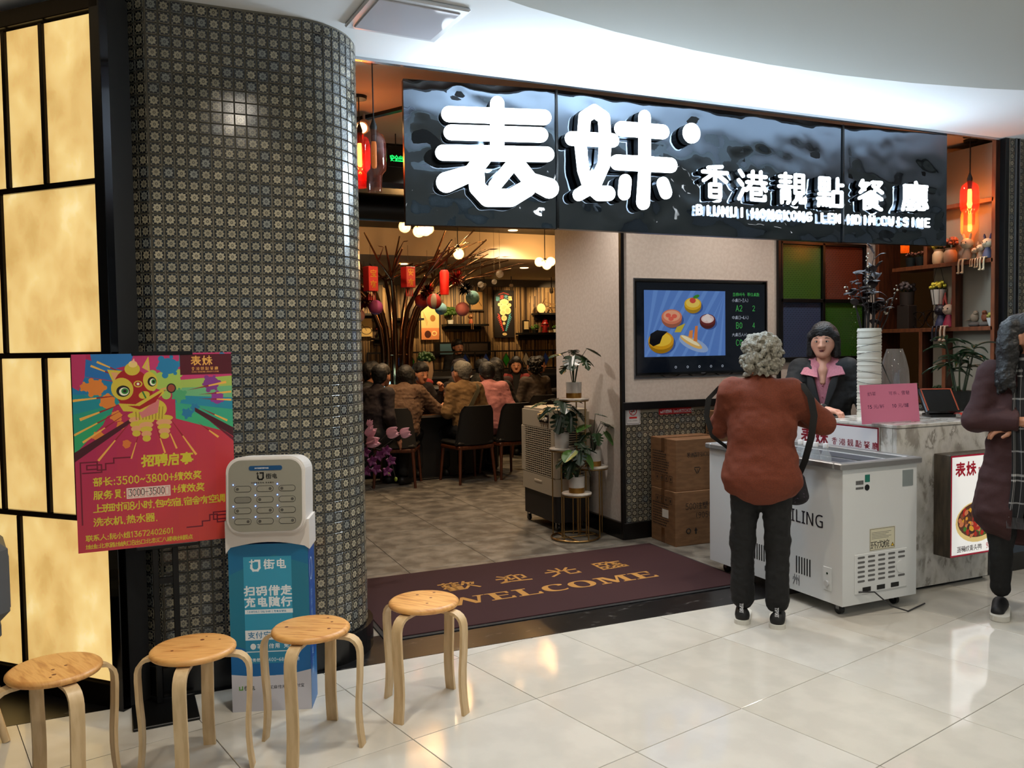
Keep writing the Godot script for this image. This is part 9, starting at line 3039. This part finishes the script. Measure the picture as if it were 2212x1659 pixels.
	var rr := RandomNumberGenerator.new()
	rr.seed = int(at.x * 100 - at.z * 10)
	if style == "bob" or style == "long":
		var dn := -0.085 if style == "bob" else -0.2
		for s in [-1.0, 1.0]:
			hl.append([hb * Vector3(0.074 * s, 0.04, 0.012), hb * Vector3(0.084 * s, dn, 0.0), 0.034, 0.03])
			hl.append([hb * Vector3(0.03 * s, 0.085, 0.055), hb * Vector3(0.075 * s, 0.04, 0.04), 0.026, 0.024])
			hl.append([hb * Vector3(0.05 * s, 0.0, -0.05), hb * Vector3(0.055 * s, dn, -0.05), 0.055, 0.045])
	elif style == "wavy":
		for k in 90:
			var a := PI * rr.randf_range(0.0, 1.0)
			var p := Vector3(cos(a) * 0.088, 0.06 * rr.randf_range(-0.3, 1.0) + 0.02, -0.02 - sin(a) * 0.085)
			var ph := rr.randf() * TAU
			for j in 7:
				var q := p + Vector3(cos(a) * 0.006 + 0.014 * sin(ph + j * 1.5), -0.042, 0.012 * cos(ph + j * 1.5) - 0.002 * sin(a))
				hl.append([hb * p, hb * q, 0.014 - j * 0.0008, 0.013 - j * 0.0008])
				p = q
	elif style == "curly":
		var down: float = o.get("drop", 0.10)
		for k in int(o.get("curls", 120)):
			var d := Vector3(rr.randf_range(-1, 1), rr.randf_range(-0.6, 1), rr.randf_range(-1, 0.5)).normalized()
			if d.z > 0.1 and d.y < 0.35:
				continue
			var c := Vector3(0, 0.035, -0.03) + d * Vector3(0.095, 0.092, 0.1)
			if d.y < 0.0:
				c.y -= rr.randf() * down
				c.x *= 1.05
			var w := Vector3(rr.randf_range(-1, 1), rr.randf_range(-1, 0.4), rr.randf_range(-1, 1)) * 0.03
			hl.append([hb * (c - w * 0.5), hb * (c + w * 0.5 + d * 0.008), 0.0155, 0.010])
	else:
		for s in [-1.0, 1.0]:
			hl.append([hb * Vector3(0.03 * s, 0.085, 0.052), hb * Vector3(0.07 * s, 0.04, 0.03), 0.022, 0.018])
			hl.append([hb * Vector3(0.072 * s, 0.03, -0.02), hb * Vector3(0.07 * s, -0.03, -0.035), 0.026, 0.02])
	sdf(hr, hl, fine * (1.0 if style == "curly" else 1.2), 0.008 if style == "curly" else 0.02, 0.006, 90.0)
	var hm := mt("hair %s" % o.hair.to_html(), o.hair, 0.62)
	hm.albedo_texture = shared("hair grain", 0.05, Color(0.6, 0.6, 0.6))
	tri_map(hm, Vector3(22, 5, 22))
	obj("hair", hr.mesh(hm), t)
	if o.get("face", true):
		for s in [-1.0, 1.0]:
			var e := B.new()
			e.xf = hb
			e.ball(Vector3(0.031 * s, 0.004, 0.0785), Vector3(0.0135, 0.006, 0.008), 10, 8)
			var eye := obj("eye", e.mesh(mt("eye white", Color(0.72, 0.68, 0.64), 0.3)), t)
			var i := B.new()
			i.xf = hb
			i.ball(Vector3(0.031 * s, 0.004, 0.0835), Vector3(0.0062, 0.0062, 0.0042), 10, 8)
			obj("iris", i.mesh(mt("iris", Color(0.03, 0.02, 0.018), 0.2)), eye)
			var l := B.new()
			l.xf = hb
			l.tube([Vector3(0.016 * s, 0.006, 0.0845), Vector3(0.031 * s, 0.0105, 0.0865), Vector3(0.047 * s, 0.006, 0.078)], [0.0016], 5)
			obj("eyelid", l.mesh(mt("lid", Color(0.08, 0.045, 0.04), 0.5)), eye)
			var b := B.new()
			b.xf = hb
			b.tube([Vector3(0.014 * s, 0.024, 0.085), Vector3(0.034 * s, 0.031, 0.083), Vector3(0.052 * s, 0.024, 0.07)], [0.0028, 0.003, 0.0014], 6)
			obj("eyebrow", b.mesh(mt("brow", Color(0.06, 0.04, 0.035), 0.7)), t)
		var m := B.new()
		m.xf = hb
		m.ball(Vector3(0, -0.056, 0.08), Vector3(0.021, 0.0042, 0.008), 12, 8)
		m.ball(Vector3(0, -0.064, 0.078), Vector3(0.018, 0.005, 0.008), 12, 8)
		obj("lips", m.mesh(mt("lips", Color(0.42, 0.13, 0.12), 0.4)), t)
		var mo := B.new()
		mo.xf = hb
		mo.ball(Vector3(0, -0.0598, 0.084), Vector3(0.011, 0.0016, 0.0045), 10, 6)
		obj("mouth", mo.mesh(mt("mouth dark", Color(0.10, 0.03, 0.03), 0.6)), t)
	return t


func customer() -> void:
	var t := person("elderly person seen from behind in a rust sweater and black trousers, grey curly hair", Vector3(3.005, 0, -3.54), 138.0, {"sit": false, "cell": 0.011, "top": Color(0.43, 0.18, 0.075), "legs": Color(0.012, 0.012, 0.016), "hair": Color(0.62, 0.60, 0.54), "style": "curly", "curls": 260, "drop": 0.075, "bulk": 1.13, "hem": 0.72, "flare": 0.142, "wear": "sweater", "folds": 0.009, "fold_size": 7.0, "feet": [-0.085, 0.105, -0.03, 0.0], "ankle": 0.066, "er": Vector3(-0.325, 1.135, 0.10), "wr": Vector3(-0.12, 1.16, 0.28), "el": Vector3(0.235, 1.10, 0.16), "wl": Vector3(-0.03, 1.29, 0.16), "lean": 4.0, "hp": 8.0, "curl": 0.35})
	t.scale = Vector3.ONE * 0.945
	# white soles and heel lettering of the trainers
	for s in [[-0.085, -0.03], [0.105, 0.0]]:
		var b := B.new()
		b.xf = Transform3D(Basis(Vector3.RIGHT, Vector3.BACK, Vector3.DOWN), Vector3(s[0], 0.03, s[1] + 0.045))
		b.prism(squircle(0.045, 0.125, 0.043, 6), 0.006, 0.03)
		obj("sole", b.mesh(mt("sole white", Color(0.80, 0.79, 0.75), 0.6)), t)
		var w := B.new()
		ribbons(w, "TSPORT", Vector3(s[0] + 0.012, 0.125, s[1] - 0.082), Vector3(0, -1, 0.12), Vector3(-1, 0, 0).rotated(Vector3.UP, 0.0), 0.02, 0.14, 0.03, 0.75)
		obj("heel_lettering", w.mesh(mt("print white", Color(0.85, 0.86, 0.88), 0.5)), t)
	var bag := thing("shoulder_bag", "dark spotted bag on black straps carried by the person in rust", "bag", Vector3(3.005, 0, -3.54), deg_to_rad(138.0))
	var st := B.new()
	strip(st, [Vector3(-0.20, 1.285, -0.02), Vector3(-0.245, 1.215, -0.065), Vector3(-0.262, 1.12, -0.05), Vector3(-0.25, 1.0, 0.02), Vector3(-0.22, 0.86, 0.12), Vector3(-0.18, 0.75, 0.17)], Vector3(0.95, 0, 0.3).normalized(), 0.036, 0.004)
	strip(st, [Vector3(0.21, 1.27, 0.03), Vector3(0.275, 1.20, 0.02), Vector3(0.29, 1.1, 0.05), Vector3(0.26, 0.98, 0.12), Vector3(0.1, 0.85, 0.19), Vector3(-0.1, 0.76, 0.19)], Vector3(0.95, 0, -0.3).normalized(), 0.03, 0.004)
	obj("strap", st.mesh(mt("strap black", Color(0.015, 0.015, 0.02), 0.6)), bag)
	var bb := B.new()
	sdf(bb, [[Vector3(-0.17, 0.76, 0.17), Vector3(-0.17, 0.66, 0.17), 0.035, 0.05, Vector3.RIGHT, 1.5]], 0.012, 0.02)
	var dots := mt("spotted cloth", Color.WHITE, 0.8)
	dots.albedo_texture = noise(0.09, [0.72, Color(0.05, 0.03, 0.07), 0.8, Color(0.42, 0.34, 0.44)], 128, FastNoiseLite.TYPE_CELLULAR, 1)
	obj("bag_body", bb.mesh(tri_map(dots, Vector3.ONE * 7)), bag)


func receptionist() -> void:
	var cut := func(p: Vector3):
		var w := clampf((p.y - 1.0) / 0.36, 0.0, 1.0) * 0.085 - 0.004
		return maxf(absf(p.x) - w, -p.z) if p.y > 0.98 else 0.2
	var t := person("receptionist in a charcoal jacket and pink shirt behind the marble counter", Vector3(4.37, 0, -4.5), -49.0, {"sit": false, "cell": 0.011, "skin": "b", "top": Color(0.06, 0.068, 0.08), "legs": Color(0.03, 0.03, 0.035), "hair": Color(0.04, 0.028, 0.026), "style": "bob", "bulk": 1.1, "hem": 0.72, "folds": 0.005, "er": Vector3(-0.23, 1.07, 0.2), "wr": Vector3(0.02, 1.05, 0.335), "el": Vector3(0.29, 1.06, 0.02), "wl": Vector3(0.25, 0.9, 0.2), "hy": -4.0, "hp": 2.0, "curl": 0.6, "palm": Vector3(0.2, -1, 0.1), "cut": cut})
	var sh := B.new()
	sdf(sh, [[Vector3(0, 0.95, 0.012), Vector3(0, 1.3, 0.0), 0.112, 0.085, Vector3.RIGHT, 1.25]], 0.012, 0.03)
	obj("shirt", sh.mesh(cloth("cloth shirt", Color(0.70, 0.42, 0.47), 0.7)), t)
	var ck := B.new()
	sdf(ck, [[Vector3(0, 1.38, 0.01), Vector3(0, 1.30, 0.055), 0.05, 0.036], [Vector3(0, 1.30, 0.055), Vector3(0, 1.22, 0.088), 0.036, 0.02]], 0.008, 0.02)
	obj("neckline", ck.mesh(mt("skin b", Color(0.74, 0.54, 0.45), 0.5)), t)
	for s in [-1.0, 1.0]:
		var c := B.new()
		var p0 := Vector3(0.055 * s, 1.405, -0.005)
		var p1 := Vector3(0.03 * s, 1.25, 0.112)
		var p2 := Vector3(0.145 * s, 1.275, 0.092)
		var p3 := Vector3(0.085 * s, 1.40, -0.01)
		var off := Vector3(0, 0.006, 0.012)
		if s > 0:
			c.quad(p0, p1, p2, p3)
			c.quad(p0 + off, p1 + off, p2 + off, p3 + off)
		else:
			c.quad(p3, p2, p1, p0)
			c.quad(p3 + off, p2 + off, p1 + off, p0 + off)
		obj("collar", c.mesh(cloth("cloth shirt", Color(0.70, 0.42, 0.47), 0.7)), t)
		var lp := B.new()
		lp.tube([Vector3(0.1 * s, 1.33, 0.06), Vector3(0.07 * s, 1.2, 0.135), Vector3(0.012 * s, 1.02, 0.14)], [0.012, 0.028, 0.01], 8, 0.25, Vector3.BACK)
		obj("lapel", lp.mesh(cloth("cloth lapel", Color(0.045, 0.05, 0.062))), t)
	for y in [1.2, 1.12, 1.05]:
		var bt := B.new()
		bt.ball(Vector3(0, y, 0.125 - (y - 1.05) * 0.12), Vector3.ONE * 0.006, 8, 6)
		obj("button", bt.mesh(mt("button", Color(0.6, 0.3, 0.34), 0.3)), t)
	var br := B.new()
	ring(br, Vector3(0.015, 1.05, 0.332), 0.036, 0.0035, Vector3(0.88, -0.05, 0.47).normalized())
	obj("bracelet", br.mesh(mt("bangle pale", Color(0.75, 0.76, 0.7), 0.2)), t)


func passer_by() -> void:
	var cut := func(p: Vector3):
		return maxf(absf(p.x - 0.03) - (0.05 + (1.3 - p.y) * 0.05), -(p.z - 0.02))
	var t := person("person with long dark curly hair in a maroon coat and plaid scarf", Vector3(4.345, 0, -3.01), -55.0, {"sit": false, "cell": 0.012, "top": Color(0.21, 0.075, 0.075), "legs": Color(0.01, 0.01, 0.012), "hair": Color(0.035, 0.025, 0.026), "style": "wavy", "bulk": 1.08, "hem": 0.46, "flare": 0.17, "wear": "coat", "folds": 0.01, "fold_size": 7.0, "er": Vector3(-0.235, 1.06, 0.08), "wr": Vector3(0.13, 1.07, 0.2), "el": Vector3(0.24, 1.05, 0.08), "wl": Vector3(-0.01, 1.03, 0.10), "hy": 68.0, "ankle": 0.05, "feet": [-0.11, 0.09, 0.02, 0.0], "cut": cut})
	var dr := B.new()
	sdf(dr, [[Vector3(0, 0.7, 0.0), Vector3(0, 1.3, 0.0), 0.115, 0.09, Vector3.RIGHT, 1.3]], 0.016, 0.03)
	obj("dress", dr.mesh(cloth("cloth dress", Color(0.02, 0.02, 0.024))), t)
	var p := Paint.new(128, 128, Color(0.075, 0.08, 0.095))
	for q in [[0, 20, 128, 6], [0, 34, 128, 4], [0, 90, 128, 4], [20, 0, 6, 128], [34, 0, 4, 128], [92, 0, 4, 128]]:
		p.rect(q[0], q[1], q[2], q[3], Color(0.50, 0.50, 0.50))
	for q in [[20, 20], [34, 20], [20, 34], [34, 34]]:
		p.rect(q[0], q[1], 6, 6, Color(0.85, 0.85, 0.84))
	var m := print_mat("plaid", p, 0.9)
	m.uv1_scale = Vector3(1.1, 3.0, 1.0)
	for s in [[-0.085, -0.01, 0.56], [0.02, 0.13, 0.60]]:
		var b := B.new()
		b.grid(14, 24, func(u, v):
			var y: float = lerpf(s[2], 1.38, v)
			var x: float = lerpf(s[0], s[1], u) + 0.02 * (1.0 - v) * sin(v * 5.0)
			return Vector3(x * (1.0 - 0.35 * v), y, (0.165 if y < 1.0 else lerpf(0.165, 0.075, (y - 1.0) / 0.38)) + 0.008 * sin(u * 9.0 + v * 3.0) + (0.075 if y > 0.98 and y < 1.12 else 0.0) * 0.0))
		obj("scarf", b.mesh(m), t)
		var fr := B.new()
		for k in 14:
			var x := lerpf(s[0], s[1], k / 13.0)
			fr.cyl(Vector3(x, s[2], 0.165), Vector3(x + 0.004, s[2] - 0.06, 0.166), 0.002, 4)
		obj("fringe", fr.mesh(mt("fringe", Color(0.30, 0.30, 0.31), 0.9)), t)
	var wr := B.new()
	wr.lathe([Vector2(0.088, 1.34), Vector2(0.10, 1.36), Vector2(0.098, 1.40), Vector2(0.08, 1.42)], 24)
	obj("scarf_wrap", wr.mesh(m), t)
	for s in [[-0.11, 0.02], [0.09, 0.0]]:
		var b := B.new()
		b.xf = Transform3D(Basis(Vector3.RIGHT, Vector3.BACK, Vector3.DOWN), Vector3(s[0], 0.032, s[1] + 0.045))
		b.prism(squircle(0.047, 0.135, 0.045, 6), 0.002, 0.03)
		obj("sole", b.mesh(mt("sole white", Color(0.80, 0.79, 0.75), 0.6)), t)
	var er := B.new()
	er.ball(Vector3(0.02, 1.475, -0.055), Vector3.ONE * 0.005, 8, 6)
	obj("earring", er.mesh(mt("earring gold", Color(0.8, 0.6, 0.3), 0.2, 1.0)), t)


func people() -> void:
	customer()
	receptionist()
	passer_by()
	var blk := Color(0.016, 0.015, 0.016)
	var dk := Color(0.03, 0.022, 0.02)
	var diners := [
		["man with grey hair in a tan jacket seated with his back turned", 3.35, -8.86, 188, {"top": Color(0.44, 0.33, 0.18), "legs": Color(0.04, 0.05, 0.08), "hair": Color(0.46, 0.45, 0.42), "lean": 8, "hy": 25, "wr": Vector3(-0.12, 0.8, 0.36), "wl": Vector3(0.14, 0.8, 0.36), "bulk": 1.12, "folds": 0.014}],
		["person in a brown padded jacket leaning on the table", 2.62, -8.98, 150, {"top": Color(0.36, 0.26, 0.18), "legs": blk, "hair": blk, "style": "bob", "lean": 20, "bulk": 1.3, "folds": 0.02, "fold_size": 20.0, "er": Vector3(-0.33, 0.8, 0.3), "wr": Vector3(-0.1, 0.82, 0.42), "wl": Vector3(0.15, 0.66, 0.3)}],
		["person in a dark purple top half hidden behind the column", 2.24, -8.78, 120, {"top": Color(0.09, 0.025, 0.045), "legs": blk, "hair": blk, "lean": 12}],
		["woman with short dark hair eating on the booth bench", 2.98, -9.74, 20, {"top": Color(0.10, 0.07, 0.10), "legs": blk, "hair": dk, "lean": 14, "hp": 12, "wl": Vector3(0.2, 0.98, 0.3), "el": Vector3(0.26, 0.8, 0.2), "curl": 0.9}],
		["person on the booth bench peeking out behind the man in tan", 3.62, -9.70, -35, {"top": Color(0.12, 0.09, 0.09), "legs": blk, "hair": dk, "lean": 16, "hp": 10, "wr": Vector3(-0.16, 0.92, 0.3), "er": Vector3(-0.26, 0.76, 0.2), "curl": 0.9}],
		["woman with reddish hair and patterned scarf behind the booth", 3.88, -10.75, 55, {"top": Color(0.10, 0.085, 0.07), "legs": blk, "hair": Color(0.13, 0.03, 0.025), "style": "bob", "lean": 6}],
		["child in a pink padded coat seated with back turned", 3.72, -8.99, 178, {"top": Color(0.66, 0.42, 0.42), "legs": blk, "hair": blk, "lean": 16, "bulk": 1.18, "folds": 0.01, "fold_size": 12.0, "hp": 15}],
		["long-haired person in black bending over the child in pink", 4.06, -9.38, 215, {"top": blk, "legs": blk, "hair": blk, "style": "long", "lean": 14, "hp": 14, "hy": 30}],
		["dark-haired diner between the booths", 4.40, -10.5, 175, {"top": Color(0.16, 0.02, 0.03), "legs": blk, "hair": blk, "style": "bob"}],
		["person in a camouflage top turned away at the half wall", 4.42, -11.5, 80, {"top": Color(0.14, 0.13, 0.09), "legs": blk, "hair": blk, "lean": 14}],
		["woman in a red jacket and black top facing the entrance", 5.12, -11.45, -22, {"top": Color(0.44, 0.09, 0.075), "legs": blk, "hair": blk, "style": "bob", "cut": func(p: Vector3): return maxf(absf(p.x) - 0.05, -(p.z - 0.03))}],
		["woman with short curly black hair in a grey jacket, back turned", 4.84, -10.22, 185, {"top": Color(0.25, 0.21, 0.18), "legs": blk, "hair": blk, "style": "curly", "curls": 120, "drop": 0.05}],
		["woman with glasses in profile at the farther table", 5.46, -11.42, 60, {"top": Color(0.10, 0.07, 0.06), "legs": blk, "hair": blk, "style": "bob", "wl": Vector3(0.1, 0.85, 0.36)}],
		["dark-haired diner near the metal trunk", 2.40, -9.64, 70, {"top": blk, "legs": blk, "hair": blk, "lean": 4}],
		["waiter in a dark uniform standing at the kitchen pass", 4.72, -12.9, 10, {"sit": false, "top": Color(0.03, 0.035, 0.05), "legs": blk, "hair": blk}]]
	for d in diners:
		var t := person(d[0], Vector3(d[1], 0, d[2]), d[3], d[4])
		if d[0].begins_with("woman in a red"):
			var b := B.new()
			sdf(b, [[Vector3(0, 0.6, 0.0), Vector3(0, 1.09, 0.0), 0.115, 0.07, Vector3.RIGHT, 1.2]], 0.02, 0.03)
			obj("inner_top", b.mesh(cloth("cloth inner", blk)), t)
		elif d[0].begins_with("woman with glasses"):
			var b := B.new()
			for s in [-1.0, 1.0]:
				ring(b, Vector3(0.031 * s, 1.224, 0.118), 0.02, 0.0018, Vector3.BACK, 16)
			obj("glasses", b.mesh(mt("print black", Color(0.03, 0.03, 0.03), 0.5)), t)
		elif d[0].begins_with("man with grey"):
			var b := B.new()
			strip(b, [Vector3(-0.13, 1.08, -0.02), Vector3(-0.1, 1.02, -0.09), Vector3(0.02, 0.85, -0.125), Vector3(0.12, 0.68, -0.13)], Vector3(0.8, 0.6, 0.0), 0.05, 0.006)
			obj("bag_strap", b.mesh(mt("strap sage", Color(0.28, 0.26, 0.18), 0.8)), t)
